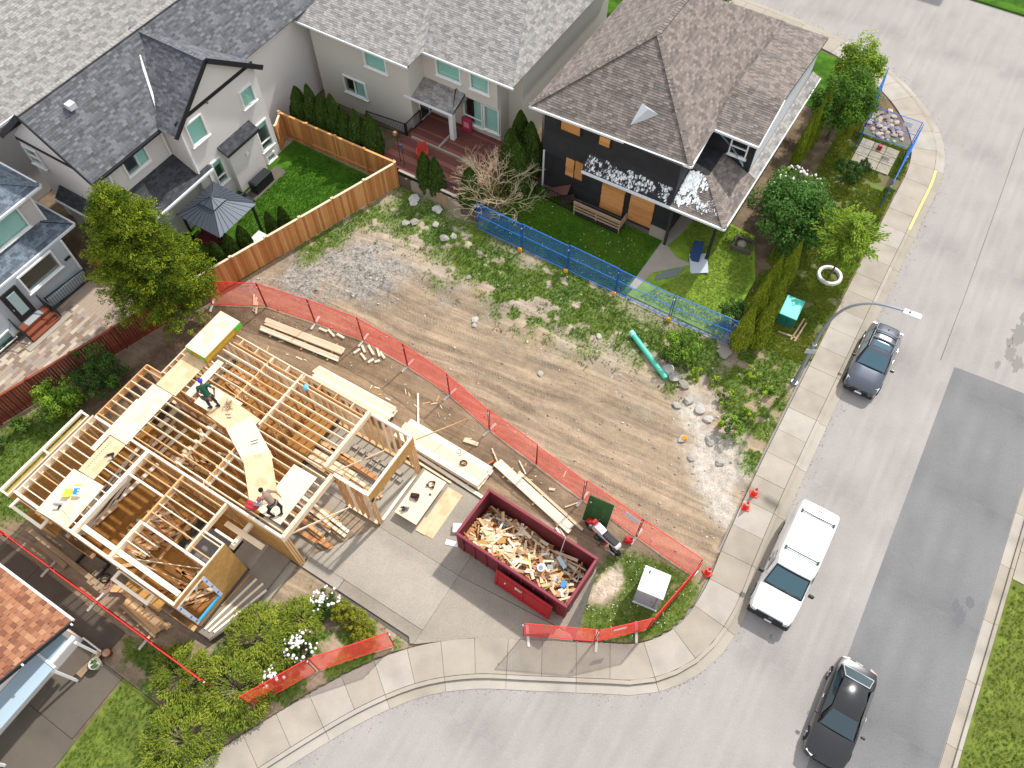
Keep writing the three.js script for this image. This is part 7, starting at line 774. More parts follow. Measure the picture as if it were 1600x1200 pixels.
// paved yard: pavers one by one
{ const yardP = [[-35.1, -11.9], [-31.4, -13.2], [-29.05, -12.2], [-32.0, -2.7], [-33.9, 2.4], [-35.1, 2.4]], PV = [[160, 142, 124], [146, 124, 106], [174, 158, 140], [132, 112, 98], [186, 172, 152], [152, 138, 128]].map(c => std({ color: new THREE.Color().setRGB(c[0] / 255, c[1] / 255, c[2] / 255, THREE.SRGBColorSpace), bumpMap: bumpNoise, bumpScale: 0.003, roughness: 0.92 }));
  const y = struct('paved_yard', slabG(yardP, -0.2, 0.0), flat(0x5b5349, 0.95)), rest = [], g = new THREE.BoxGeometry(0.22, 0.05, 0.445); let cnt = 0;
  for (let z = -13.2, r = 0; z < 2.3; z += 0.45, r++) for (let x = -35.0; x < -29; x += 0.228) { const zz = z + ((Math.round((x + 35) / 0.228)) % 2) * 0.22, vis = zz < -3.2 && x > -35.2 && x < -30.6; if (sdPoly(yardP, x, zz) > -0.2) continue; const o = [x, 0.028 + rr(-0.004, 0.004), zz]; if (vis && cnt < 300 && zz > -9.8 - 0.0) { cnt++; add(y, 'paver', g, pick(PV), o, [rr(-0.008, 0.008), rr(-0.012, 0.012), rr(-0.008, 0.008)]); } else rest.push(moved(g, ...o)); }
  const m = add(y, 'paver_field', mg(rest), PV[0]); m.userData.kind = 'stuff'; add(y, 'border_slab', B(0.42, 0.06, 2.9), CONCP[1], [-34.05 + 0.0, 0.07, -7.75]); }

// ---------- plants ----------
function leafMesh(leaves) { // leaves: [x,y,z, nx,ny,nz, len, wid, r,g,b]
  const n = leaves.length, pos = new Float32Array(n * 18), col = new Float32Array(n * 18), nor = new Float32Array(n * 18), uv = new Float32Array(n * 12), a = V(0, 0, 0), t = V(0, 0, 0), s = V(0, 0, 0), nn = V(0, 0, 0);
  for (let i = 0; i < n; i++) { const l = leaves[i]; nn.set(l[3], l[4], l[5]).normalize(); t.set(l[11] ?? rr(-1, 1), l[12] ?? rr(-1, 1), l[13] ?? rr(-1, 1)); t.addScaledVector(nn, -t.dot(nn)); if (t.lengthSq() < 1e-4) t.set(nn.y, nn.z, nn.x).addScaledVector(nn, -0.5); t.normalize(); s.crossVectors(nn, t); const L = l[6] / 2, w = l[7] / 2, b = 0.25 * l[6]; const P = [[-L, 0, 0], [0, -w, b * 0.5], [L, 0, 0], [-L, 0, 0], [L, 0, 0], [0, w, b * 0.5]]; for (let k = 0; k < 6; k++) { const o = i * 18 + k * 3, p = P[k]; pos[o] = l[0] + t.x * p[0] + s.x * p[1] + nn.x * p[2]; pos[o + 1] = l[1] + t.y * p[0] + s.y * p[1] + nn.y * p[2]; pos[o + 2] = l[2] + t.z * p[0] + s.z * p[1] + nn.z * p[2]; col[o] = l[8]; col[o + 1] = l[9]; col[o + 2] = l[10]; } }
  const g = new THREE.BufferGeometry(); g.setAttribute('position', new THREE.BufferAttribute(pos, 3)); g.setAttribute('color', new THREE.BufferAttribute(col, 3)); g.setAttribute('uv', new THREE.BufferAttribute(uv, 2)); g.computeVertexNormals(); return g;
}
const LEAF = new THREE.MeshPhysicalMaterial({ vertexColors: true, roughness: 0.85, specularIntensity: 0.25, transmission: 0.3, thickness: 0, side: THREE.DoubleSide }), NEEDLE = matte({ vertexColors: true, roughness: 0.9, side: THREE.DoubleSide });
const tint = (a, b, v = 0.25) => { const t = rnd(), k = 1 + v * (rnd() - 0.5) * 2; return [lerp(a[0], b[0], t) * k, lerp(a[1], b[1], t) * k, lerp(a[2], b[2], t) * k]; };
function blobLeaves(c, r, nC, nL, size, ca, cb, { shell = 0.55, flatY = 1, cr = 0.34, asp = 0.6 } = {}) { // clumps spread through an ellipsoid
  const out = []; for (let k = 0; k < nC; k++) { let d = V(rr(-1, 1), rr(-0.75, 1), rr(-1, 1)); while (d.lengthSq() > 1 || d.lengthSq() < shell * shell * rnd()) d.set(rr(-1, 1), rr(-0.75, 1), rr(-1, 1)); const q = 0.82 + 0.3 * rnd(), cx = c[0] + d.x * r[0] * q, cy = c[1] + d.y * r[1] * q, cz = c[2] + d.z * r[2] * q, R = cr * Math.min(...r) * rr(0.6, 1.25), tone = tint(ca, cb, 0.25); for (let i = 0; i < nL; i++) { const e = V(rr(-1, 1), rr(-1, 1), rr(-1, 1)).normalize(), u = Math.pow(rnd(), 0.45) * R, t = 1 + rr(-0.35, 0.35); out.push([cx + e.x * u, cy + e.y * u * flatY, cz + e.z * u, e.x + rr(-0.7, 0.7), e.y + rr(0, 1.1), e.z + rr(-0.7, 0.7), size * rr(0.7, 1.3), size * asp * rr(0.7, 1.3), tone[0] * t, tone[1] * t, tone[2] * t]); } } return out;
}
const BARK = std({ map: tex(128, 256, (u, v) => { const k = 0.7 + 0.5 * pn(u * 16, v * 4, 16); return [104 * k, 90 * k, 74 * k]; }, 0.6), roughness: 0.95 });
function limbG(a, b, r0, r1, seg = 7) { const A = V(...a), Bq = V(...b), d = Bq.clone().sub(A), g = new THREE.CylinderGeometry(r1, r0, d.length(), seg, 1); g.applyMatrix4(new THREE.Matrix4().compose(A.clone().add(Bq).multiplyScalar(0.5), new THREE.Quaternion().setFromUnitVectors(V(0, 1, 0), d.normalize()), V(1, 1, 1))); return g; }
function shrub(name, label, cat, pos, r, ca, cb, { n = 34, nl = 90, leaf = 0.11, stemH = 0.3, y = null, group, trunkR = 0.05, mat = LEAF, opt = {}, partName = 'crown' } = {}) {
  const o = thing(name, label, cat, pos, 0, group), cy = y ?? (r[1] * 0.8 + stemH), st = []; st.push(limbG([0, -0.1, 0], [rr(-0.1, 0.1), cy, rr(-0.1, 0.1)], trunkR * 1.5, trunkR * 0.7)); for (let k = 0; k < 6; k++) { const a = k * 1.05 + rr(0, 0.6); st.push(limbG([0, cy * rr(0.15, 0.6), 0], [Math.cos(a) * r[0] * 0.7, cy + r[1] * rr(0.0, 0.6), Math.sin(a) * r[2] * 0.7], trunkR * 0.6, trunkR * 0.2)); }
  loc(o, 'trunk', mg(st), BARK); loc(o, partName, leafMesh(blobLeaves([0, cy, 0], r, n, nl, leaf, ca, cb, opt)), mat); return o;
}
function cedarGeo(h, r, n, ca, cb, sharp = 1) { const L = []; for (let i = 0; i < n; i++) { const t = Math.pow(rnd(), 0.8), y = 0.05 + t * h, rad = r * Math.pow(Math.sin(Math.PI * clamp(0.14 + t * 0.86)), 0.6) * (1 - 0.35 * t * sharp), a = rr(0, 6.2832), lump = 0.84 + 0.3 * vn(a * 1.9 + 7, y * 2.2) + rr(-0.08, 0.06), q = rad * lump * (rnd() < 0.85 ? 1 : rr(0.5, 1)), c = tint(ca, cb, 0.22); L.push([Math.cos(a) * q, y, Math.sin(a) * q, Math.cos(a) + rr(-0.5, 0.5), rr(-0.1, 0.5), Math.sin(a) + rr(-0.5, 0.5), rr(0.13, 0.24), rr(0.05, 0.09), ...c, Math.cos(a) * 0.35 + rr(-0.25, 0.25), 1, Math.sin(a) * 0.35 + rr(-0.25, 0.25)]); } return leafMesh(L); }
const DK = [0.03, 0.065, 0.014], MD = [0.08, 0.13, 0.02], GD = [0.22, 0.25, 0.025];
const cedG = [cedarGeo(3.4, 0.72, 5200, DK, MD), cedarGeo(3.6, 0.66, 5200, DK, MD), cedarGeo(3.0, 0.6, 4200, MD, GD), cedarGeo(1.7, 0.42, 2200, DK, MD), cedarGeo(4.4, 0.85, 6500, MD, GD), cedarGeo(4.0, 0.72, 7000, [0.1, 0.16, 0.02], [0.34, 0.38, 0.03], 2.2)];
function cedar(label, group, x, z, v, s = 1, sy = 1) { const o = thing('cedar_tree', label, 'conifer', [x, 0, z], rr(0, 6), group); loc(o, 'trunk', limbG([0, -0.1, 0], [0, [3.4, 3.6, 3.0, 1.7, 4.4, 4.0][v] * sy * 0.6, 0], 0.07, 0.03), BARK); const c = loc(o, 'crown', cedG[v], NEEDLE); c.scale.set(s, sy, s); return o; }
for (const [x, v] of [[-32.3, 0], [-31.3, 1], [-30.4, 0], [-29.5, 1], [-28.6, 0], [-27.7, 1], [-26.8, 0]]) cedar('dark columnar cedar in the row behind the orange fence', 'cedars behind the orange fence', x, -27.35 + rr(-0.1, 0.1), v, rr(0.95, 1.1), rr(0.9, 1.08));
for (const [x, z] of [[-29.1, -15.1], [-28.85, -15.9], [-28.6, -16.7], [-28.35, -17.5], [-27.75, -19.1], [-27.5, -19.9], [-29.5, -14.4]]) cedar('small young cedar on the lawn side of the honey-coloured fence', 'small cedars along the fence', x, z, 3, rr(1.0, 1.25), rr(1.25, 1.5));
cedar('columnar cedar at the deck front, beside the red chairs', 'pair of cedars at the deck front', -22.55, -26.95, 0, 0.85, 0.92); cedar('columnar cedar at the deck front, beside the red chairs', 'pair of cedars at the deck front', -21.75, -26.95, 1, 0.85, 0.86); cedar('dark columnar cedar standing beside the bare tree', null, -19.5, -27.15, 0, 1.05, 0.95);
for (const [x, z] of [[-18.6, -30.2], [-17.9, -31.3], [-17.8, -29.6], [-18.9, -31.8]]) cedar('dark cedar in the gap between deck and burnt house', 'cedars beside the burnt house', x, z, 1, 1.2, 1.15);
for (const [x, z, s] of [[-2.0, -26.3, 0.95], [-1.25, -26.9, 0.9], [-2.0, -27.9, 0.9], [-1.35, -28.9, 0.85]]) cedar('tall golden-green hedge conifer between blue fence and green kiosk', 'hedge conifers by the kiosk', x, z, 5, s, 0.85 + 0.25 * rnd()); for (const [x, z] of [[-2.0, -30.0], [-1.5, -31.4]]) cedar('tall drooping conifer behind the kiosk, under the broad shrub', 'conifers behind the kiosk', x, z, 5, 0.75, 0.85 + 0.2 * rnd()); for (const [x, z] of [[-4.3, -40.2], [-4.2, -41.6], [-4.15, -43.0]]) cedar('slim yellow-green conifer along the side eaves of the burnt house', 'slim conifers by the burnt house', x, z, 5, 0.55, 0.9 + 0.3 * rnd());
{ // big yellow-green conifer
  const o = thing('yew_tree', 'big bushy yellow-green conifer by the corner of the fences', 'conifer', [-28.55, 0, -12.05]), h = 10.0, st = [limbG([0, -0.2, 0], [0, 5, 0], 0.24, 0.15, 10), limbG([0, 5, 0], [0, 9.6, 0], 0.15, 0.03, 8)], L = []; const A = [0.04, 0.085, 0.012], Bc = [0.25, 0.3, 0.02];
  for (let k = 0; k < 290; k++) { const t = Math.pow(rnd(), 0.85), y = 1.1 + t * (h - 1.5), a = rr(0, 6.2832), R = 3.25 * Math.pow(1 - t, 0.62) * rr(0.7, 1.08) * (t < 0.12 ? 0.8 : 1) + 0.12, up = 0.1 + 0.55 * t; const ex = Math.cos(a) * R, ez = Math.sin(a) * R, ey = y + R * up * 0.4; if (k % 2 === 0) st.push(limbG([0, y - 0.1, 0], [ex * 0.9, ey, ez * 0.9], 0.045 * (1 - t) + 0.012, 0.008, 5)); const nT = 5 + Math.floor(R * 4); for (let q = 0; q < nT; q++) { const f = Math.pow(rr(0.12, 1), 0.75), px = ex * f + rr(-0.32, 0.32), py = lerp(y, ey, f) + rr(-0.22, 0.24), pz = ez * f + rr(-0.32, 0.32), tone = tint(A, Bc, 0.15), S = rr(0.12, 0.26); for (let i = 0; i < 34; i++) { const e = V(rr(-1, 1), rr(-0.6, 1), rr(-1, 1)).normalize(); const u = Math.pow(rnd(), 0.5) * S * 1.5, kk = 1 + rr(-0.25, 0.25); L.push([px + e.x * u, py + e.y * u * 0.7, pz + e.z * u, e.x + rr(-0.5, 0.5), e.y + 0.6, e.z + rr(-0.5, 0.5), rr(0.08, 0.17), rr(0.03, 0.055), tone[0] * kk, tone[1] * kk, tone[2] * kk, Math.cos(a) + rr(-0.6, 0.6), rr(0, 0.8), Math.sin(a) + rr(-0.6, 0.6)]); } } }
  loc(o, 'trunk', mg(st), BARK); loc(o, 'crown', leafMesh(L), NEEDLE);
}
const LG = [0.14, 0.26, 0.025], BG = [0.25, 0.4, 0.035], DG = [0.04, 0.095, 0.018], MG = [0.08, 0.17, 0.025], YG = [0.32, 0.43, 0.035];
shrub('round_shrub', 'bright green rounded shrub in front of the red-brown fence', 'shrub', [-29.6, 0, -4.75], [1.15, 0.95, 1.15], LG, BG, { n: 52, nl: 90, leaf: 0.13 });
shrub('round_shrub', 'dark green rounded shrub beside the bright one', 'shrub', [-29.0, 0, -7.0], [1.35, 1.0, 1.3], DG, MG, { n: 60, nl: 90, leaf: 0.11 });
shrub('low_shrub', 'small leafy plant at the foot of the red-brown fence', 'shrub', [-30.4, 0, -3.0], [0.5, 0.35, 0.5], MG, LG, { n: 14, nl: 40, leaf: 0.16 }); shrub('low_shrub', 'low dark plant by the bricks on the side lawn', 'shrub', [-30.5, 0, -1.7], [0.45, 0.3, 0.45], DG, MG, { n: 12, nl: 40, leaf: 0.16 });
shrub('round_shrub', 'fresh green shrub at the end of the turquoise pipe', 'shrub', [-4.45, 0, -24.15], [0.95, 0.75, 0.95], MG, BG, { n: 40, nl: 80, leaf: 0.13 });
shrub('round_shrub', 'dark leafy shrub in the corner of the last blue panel', 'shrub', [-2.75, 0, -27.4], [0.85, 0.8, 0.85], DG, MG, { n: 34, nl: 80, leaf: 0.11 });
shrub('low_shrub', 'green bush growing between broken concrete by the pavement', 'shrub', [-0.35, 0, -21.2], [0.6, 0.45, 0.6], MG, BG, { n: 24, nl: 60, leaf: 0.12 });
for (const [x, z, r] of [[-3.1, -23.4, 0.45], [-2.1, -23.6, 0.4], [-1.2, -22.9, 0.5], [0.2, -22.6, 0.4], [-3.6, -23.9, 0.4], [0.5, -24.4, 0.5], [-0.6, -25.0, 0.45]]) shrub('weed_clump', 'leafy weed clump on the rough verge beside the pavement', 'weed', [x, 0, z], [r, r * 0.6, r], pick([MG, YG]), pick([BG, YG]), { n: 10, nl: 34, leaf: 0.13, stemH: 0.08, trunkR: 0.02, group: 'weed clumps on the verge' });
shrub('rhododendron', 'broad green shrub between the burnt house and kerb strip', 'shrub', [-2.7, 0, -34.4], [2.2, 1.8, 2.1], MG, [0.09, 0.22, 0.04], { n: 120, nl: 110, leaf: 0.17, stemH: 0.8, trunkR: 0.1 });
{ const o = shrub('blossom_shrub', 'green shrub dotted with white blossoms beside the low roof', 'shrub', [-3.35, 0, -36.8], [1.5, 1.2, 1.5], MG, LG, { n: 60, nl: 90, leaf: 0.14, stemH: 0.6 }); const g = []; for (let k = 0; k < 70; k++) { const a = rr(0, 6.28), u = rr(0.2, 1.15); g.push(moved(new THREE.IcosahedronGeometry(rr(0.05, 0.1), 0), Math.cos(a) * 1.5 * u, 1.6 + 1.25 * Math.sqrt(Math.max(0, 1 - u * u * 0.75)), Math.sin(a) * 1.5 * u)); } loc(o, 'blossom', mg(g), flat(0xeae8e6, 0.7)); }
shrub('leafy_tree', 'leafy green tree against the burnt house eaves near the rockery', 'tree', [-3.4, 0, -44.2], [1.9, 1.8, 1.9], MG, LG, { n: 80, nl: 110, leaf: 0.17, stemH: 1.6, trunkR: 0.1 }); shrub('leafy_tree', 'bushy tree behind the far bend of the pavement', 'tree', [-3.7, 0, -48.0], [1.7, 1.6, 1.7], MG, YG, { n: 70, nl: 100, leaf: 0.17, stemH: 1.5, trunkR: 0.1 });
shrub('round_shrub', 'low dark green shrub beside the paved patch', 'shrub', [-1.3, 0, -41.2], [0.95, 0.6, 0.9], DG, MG, { n: 30, nl: 70, leaf: 0.13 }); shrub('low_shrub', 'small dark plant beside the paved patch', 'shrub', [-0.6, 0, -42.2], [0.5, 0.4, 0.5], DG, MG, { n: 14, nl: 50, leaf: 0.12 });
{ // young street tree
  const o = thing('young_tree', 'young light green street tree standing in the white ring', 'tree', [0.55, 0.0, -33.45]), st = [limbG([0, 0, 0], [0.05, 1.7, 0.02], 0.06, 0.05), limbG([0.05, 1.7, 0.02], [0.1, 4.4, 0], 0.05, 0.012)]; const L = []; for (let k = 0; k < 70; k++) { const t = rnd(), a = rr(0, 6.283), y = 1.5 + t * 2.9, R = 2.1 * Math.sin(Math.PI * clamp(0.25 + t * 0.72)) * rr(0.55, 1.05), e = [Math.cos(a) * R, y + R * 0.45, Math.sin(a) * R]; st.push(limbG([0.06, y - 0.1, 0], e, 0.02, 0.005, 5)); for (let q = 0; q < 74; q++) { const f = Math.pow(rnd(), 0.6), c = tint(LG, YG, 0.2); L.push([e[0] * f + rr(-0.2, 0.2), lerp(y, e[1], f) + rr(-0.2, 0.18), e[2] * f + rr(-0.2, 0.2), rr(-0.6, 0.6), 1, rr(-0.6, 0.6), rr(0.13, 0.24), rr(0.06, 0.1), ...c, Math.cos(a), rr(-0.5, 0.3), Math.sin(a)]); } } loc(o, 'trunk', mg(st), BARK); loc(o, 'crown', leafMesh(L), LEAF); }
{ // bare tree: forking twigs
  const o = thing('bare_tree', 'leafless pale tree with tangled twigs beside the deck', 'tree', [-18.3, 0, -27.75]), st = [], tr = []; const grow = (p, d, len, r, lv) => { const e = p.clone().addScaledVector(d, len); (lv > 3 ? tr : st).push(limbG(p.toArray(), e.toArray(), r, r * 0.68, lv > 2 ? 6 : 4)); if (lv === 0) return; const n = lv > 3 ? 3 : 2 + (rnd() < 0.5 ? 1 : 0); for (let k = 0; k < n; k++) { const q = d.clone().add(V(rr(-0.85, 0.85), rr(-0.35, 0.5), rr(-0.85, 0.85))).normalize(); grow(e, q, len * rr(0.66, 0.9), r * 0.64, lv - 1); } };
  for (const d of [[0.5, 1, 0.3], [-0.5, 1, 0.1], [0.1, 1, -0.5], [-0.1, 1, 0.6], [0.8, 0.7, -0.3], [-0.75, 0.75, -0.3]]) grow(V(0, 0.1, 0), V(...d).normalize(), 1.05, 0.055, 5);
  loc(o, 'trunk', mg(tr), flat(0x8d8268, 0.9)); loc(o, 'twigs', mg(st), flat(0xb9a98a, 0.9)); const L = []; for (let k = 0; k < 1600; k++) { const a = rr(0, 6.28), u = rr(0, 1.5); const c = tint([0.2, 0.2, 0.03], [0.12, 0.15, 0.02], 0.2); L.push([Math.cos(a) * u, rr(0.1, 2.4), Math.sin(a) * u, rr(-1, 1), rr(0, 1), rr(-1, 1), rr(0.06, 0.14), rr(0.03, 0.06), ...c]); } loc(o, 'crown', leafMesh(L), LEAF);
}
{ // front garden: feathery shrubs with bare twigs, clipped golden balls, white flowers
  const OL = [0.12, 0.17, 0.022], OG = [0.25, 0.29, 0.035];
  const fea = (label, x, z, r, n) => { const o = thing('feathery_shrub', label, 'shrub', [x, 0, z]), L = [], st = []; for (let k = 0; k < n; k++) { const a = rr(0, 6.283), R = r * Math.sqrt(rnd()), y = 0.35 + (1 - R / r) * r * 0.5 + rr(0, 0.35), e = [Math.cos(a) * R, y, Math.sin(a) * R], c0 = tint(OL, OG, 0.15); if (k % 3 === 0) st.push(limbG([e[0] * 0.2, 0.1, e[2] * 0.2], [e[0] * 1.05, y + 0.2, e[2] * 1.05], 0.018, 0.006, 5)); for (let q = 0; q < 46; q++) { const k2 = 1 + rr(-0.25, 0.25), b = a + rr(-0.9, 0.9); L.push([e[0] + Math.cos(b) * rr(0, 0.4), y + rr(-0.15, 0.2), e[2] + Math.sin(b) * rr(0, 0.4), rr(-0.5, 0.5), 1, rr(-0.5, 0.5), rr(0.08, 0.18), rr(0.03, 0.05), c0[0] * k2, c0[1] * k2, c0[2] * k2, Math.cos(b), rr(-0.2, 0.5), Math.sin(b)]); } } loc(o, 'stems', mg(st), flat(0xa89a7c, 0.9)); loc(o, 'crown', leafMesh(L), NEEDLE); };
  fea('wide feathery olive-green shrub below the porch slab', -13.3, -1.25, 1.4, 170); fea('feathery olive shrub between the porch and orange-red panel', -12.4, -2.8, 0.8, 80); fea('feathery olive shrub in front of the flowering shrub row', -12.9, 0.8, 1.4, 150); fea('feathery olive shrub beside the end of the side path fence', -15.3, 1.6, 1.0, 90); fea('feathery olive shrub in the lower front garden', -13.4, 3.4, 1.4, 130);
  const ball = (lab, x, z, r) => shrub('clipped_shrub', lab, 'shrub', [x, 0, z], [r, r * 0.85, r], [0.2, 0.22, 0.02], [0.32, 0.33, 0.03], { n: 60, nl: 60, leaf: 0.07, stemH: 0.1, trunkR: 0.03, opt: { shell: 0.85, cr: 0.3 } }); ball('clipped golden shrub beside the white flowers', -11.2, -4.0, 0.5); ball('middle clipped golden shrub of three along the drive', -10.45, -4.0, 0.54); ball('clipped golden shrub beside the orange-red panel', -9.75, -3.8, 0.54);
  const flow = (lab, x, z, r, n) => { const o = shrub('flower_shrub', lab, 'shrub', [x, 0, z], [r, r * 0.6, r], DG, MG, { n: 22, nl: 50, leaf: 0.11, stemH: 0.15, trunkR: 0.03 }), g = []; for (let k = 0; k < n; k++) { const a = rr(0, 6.28), u = rr(0, 1.05); g.push(moved(new THREE.IcosahedronGeometry(rr(0.04, 0.085), 0), Math.cos(a) * r * u, 0.55 + r * 0.75 * Math.sqrt(Math.max(0, 1.12 - u * u)), Math.sin(a) * r * u)); } loc(o, 'blossom', mg(g), flat(0xeceaea, 0.7)); }; flow('white-flowering shrub at the garden corner of the drive', -12.0, -3.95, 0.65, 46); flow('white-flowering shrub lower in the front garden', -11.75, -1.9, 0.7, 52); flow('white-flowering shrub behind the orange-red panel', -11.9, -0.3, 0.5, 26);
}
for (const [x, z, r] of [[-44.5, -33.5, 1.8], [-36, -36, 1.5], [-35.5, -48.5, 2.2], [-15, -49.5, 1.6], [-22, -48.5, 1.8]]) shrub('garden_tree', 'leafy garden tree among the far houses', 'tree', [x, 0, z], [r, r * 0.95, r], MG, LG, { n: 60, nl: 90, leaf: 0.2, stemH: 1.6, trunkR: 0.1, group: 'garden trees among the far houses' });
{ const p = scene.children.find(o => o.userData.leafy); delete p.userData.leafy; loc(p, 'plant', leafMesh(blobLeaves([0, 0.42, 0], [0.2, 0.12, 0.2], 12, 30, 0.07, MG, LG)), LEAF); }

// ---------- grass, stones ----------
{
  const blade = []; for (let k = 0; k < 7; k++) { const a = k * 0.9 + rr(0, 0.5), h = rr(0.55, 1), w = 0.13, ox = Math.cos(a) * 0.25, oz = Math.sin(a) * 0.25, l = 0.35; blade.push(ox - Math.sin(a) * w, -0.1, oz + Math.cos(a) * w, ox + Math.sin(a) * w, -0.1, oz - Math.cos(a) * w, ox + Math.cos(a) * l, h, oz + Math.sin(a) * l); } const bg = new THREE.BufferGeometry(); bg.setAttribute('position', new THREE.Float32BufferAttribute(blade, 3)); bg.setAttribute('uv', new THREE.Float32BufferAttribute(new Float32Array(blade.length / 3 * 2), 2)); bg.computeVertexNormals();
  const GM = matte({ color: 0xffffff, roughness: 0.9, side: THREE.DoubleSide });
  function turf(name, label, pts, ca, cb) { const m = new THREE.InstancedMesh(bg, GM, pts.length), q = new THREE.Quaternion(), e = new THREE.Euler(), mt = new THREE.Matrix4(), c = new THREE.Color(); pts.forEach(([x, y, z, s, sy], i) => { e.set(rr(-0.25, 0.25), rr(0, 6.28), rr(-0.25, 0.25)); m.setMatrixAt(i, mt.compose(V(x, y, z), q.setFromEuler(e), V(s, sy, s))); const t = clamp(fbm(x * 0.6, z * 0.6, 3) * 1.6 - 0.3 + rr(-0.25, 0.25)), k = 1 + rr(-0.25, 0.25); m.setColorAt(i, c.setRGB(lerp(ca[0], cb[0], t) * k, lerp(ca[1], cb[1], t) * k, lerp(ca[2], cb[2], t) * k)); }); m.castShadow = m.receiveShadow = true; m.name = numbered(name); scene.add(m); tag(m, label, 'grass', null, 'stuff'); }
  const wild = []; for (let k = 0; k < 170000; k++) { const x = rr(-31.5, 1.7), z = rr(-27, 2.8); if (sampleM(landMask, x, z) > -0.12) continue; const g = grassAt(x, z); if (rnd() > g * 1.0) continue; if (x > -26.2 && x < -15.4 && z > -11.6 && z < 1.2) continue; const island = x > -3 && z > -13.6; wild.push([x, lotH(x, z), z, rr(0.05, 0.11), rr(0.04, island ? 0.1 : 0.14)]); }
  turf('wild_grass', 'rough green grass and weeds on the lot and island', wild, [0.08, 0.2, 0.014], [0.25, 0.34, 0.025]); wild.length = 0;
  for (let k = 0; k < 42000; k++) { const x = rr(-3.0, 1.72), z = rr(-50, -27); if (fbm(x * 1.1, z * 1.1, 3) < 0.36 || sdPoly(land, x, z) > -0.1) continue; if (x < -2.9 && z > -34.5) continue; if (x > -1.9 && x < 1.25 && z < -45.8) continue; wild.push([x, -0.012, z, rr(0.06, 0.12), rr(0.05, 0.13)]); }
  turf('wild_grass', 'yellow-green grass on the verge between shrubs and pavement', wild, [0.11, 0.2, 0.018], [0.34, 0.37, 0.04]);
  // odd weeds dotted over the bare upper lot
  const dots = []; for (let k = 0; k < 240; k++) { const x = rr(-23, -3), z = rr(-25, -20.2); if (rnd() < sst(-20, -24, z) * 0.9 + 0.1) for (let q = 0; q < 9; q++) { const xx = x + rr(-0.2, 0.2), zz = z + rr(-0.2, 0.2); dots.push([xx, lotH(xx, zz), zz, rr(0.05, 0.1), rr(0.05, 0.12)]); } } turf('weed_tufts', 'small weed tufts dotted over the bare earth', dots, [0.05, 0.12, 0.012], [0.1, 0.18, 0.02]);
  const lawn = (name, label, P, n, y, ca, cb, s0, s1) => { const o = [], xs = P.map(p => p[0]), zs = P.map(p => p[1]); for (let k = 0; k < n; k++) { const x = rr(Math.min(...xs), Math.max(...xs)), z = rr(Math.min(...zs), Math.max(...zs)); if (sdPoly(P, x, z) < -0.08) o.push([x, y, z, rr(0.06, 0.11), rr(s0, s1)]); } turf(name, label, o, ca, cb); };
  lawn('lawn_grass', 'mown deep green lawn behind the grey house', [[-31, -19.5], [-31.3, -26.1], [-24.7, -26.1], [-27.9, -14.8], [-28.5, -15]], 14000, 0.03, [0.045, 0.15, 0.01], [0.11, 0.23, 0.018], 0.04, 0.09); lawn('lawn_grass', 'green lawn in front of the burnt house', [[-17.9, -26.2], [-17.9, -30.8], [-14.2, -30.8], [-8.8, -30.8], [-8.8, -26.2]], 13000, 0.035, [0.06, 0.17, 0.012], [0.16, 0.26, 0.024], 0.04, 0.1); lawn('turf_pile', 'bright yellow-green artificial turf beside the garden path', [[-8.1, -26.4], [-6.2, -30.1], [-7.9, -31.8], [-7.6, -34.3], [-4.3, -33.9], [-3, -31], [-3, -26.4]], 12000, 0.04, [0.13, 0.2, 0.03], [0.23, 0.29, 0.055], 0.02, 0.05); lawn('lawn_grass', 'mown lawn on the far side of the road', [[13.65, -20.8], [22, -20.8], [22, 4], [13.65, 4]], 22000, 0.0, [0.08, 0.15, 0.014], [0.24, 0.27, 0.03], 0.04, 0.1);
  lawn('lawn_grass', 'grass of the front garden corner beyond the olive shrubs', [[-17.4, 3.1], [-12.4, 3.1], [-13.7, 7], [-15, 13], [-16.8, 13]], 6000, 0.0, [0.05, 0.13, 0.01], [0.13, 0.22, 0.02], 0.05, 0.11);
  { const N = 900, gm = new THREE.InstancedMesh(new THREE.DodecahedronGeometry(1, 0), flat(0x8d867c, 0.95), N), m4 = new THREE.Matrix4(), qq = new THREE.Quaternion(); for (let i = 0; i < N; i++) { const sA = rr(walkLen * 0.4, walkLen - 2), o = 2.08 + Math.pow(rnd(), 2.5) * 0.5, p = walkAt(sA, o * RS), s = rr(0.008, 0.028); gm.setMatrixAt(i, m4.compose(V(p[0], -0.122, p[1]), qq.setFromEuler(new THREE.Euler(rr(0, 6), rr(0, 6), 0)), V(s, s * 0.6, s))); } gm.name = 'gutter_grit'; gm.castShadow = true; scene.add(gm); tag(gm, 'fine grit lying along the gutter edge', 'grit', null, 'stuff'); }
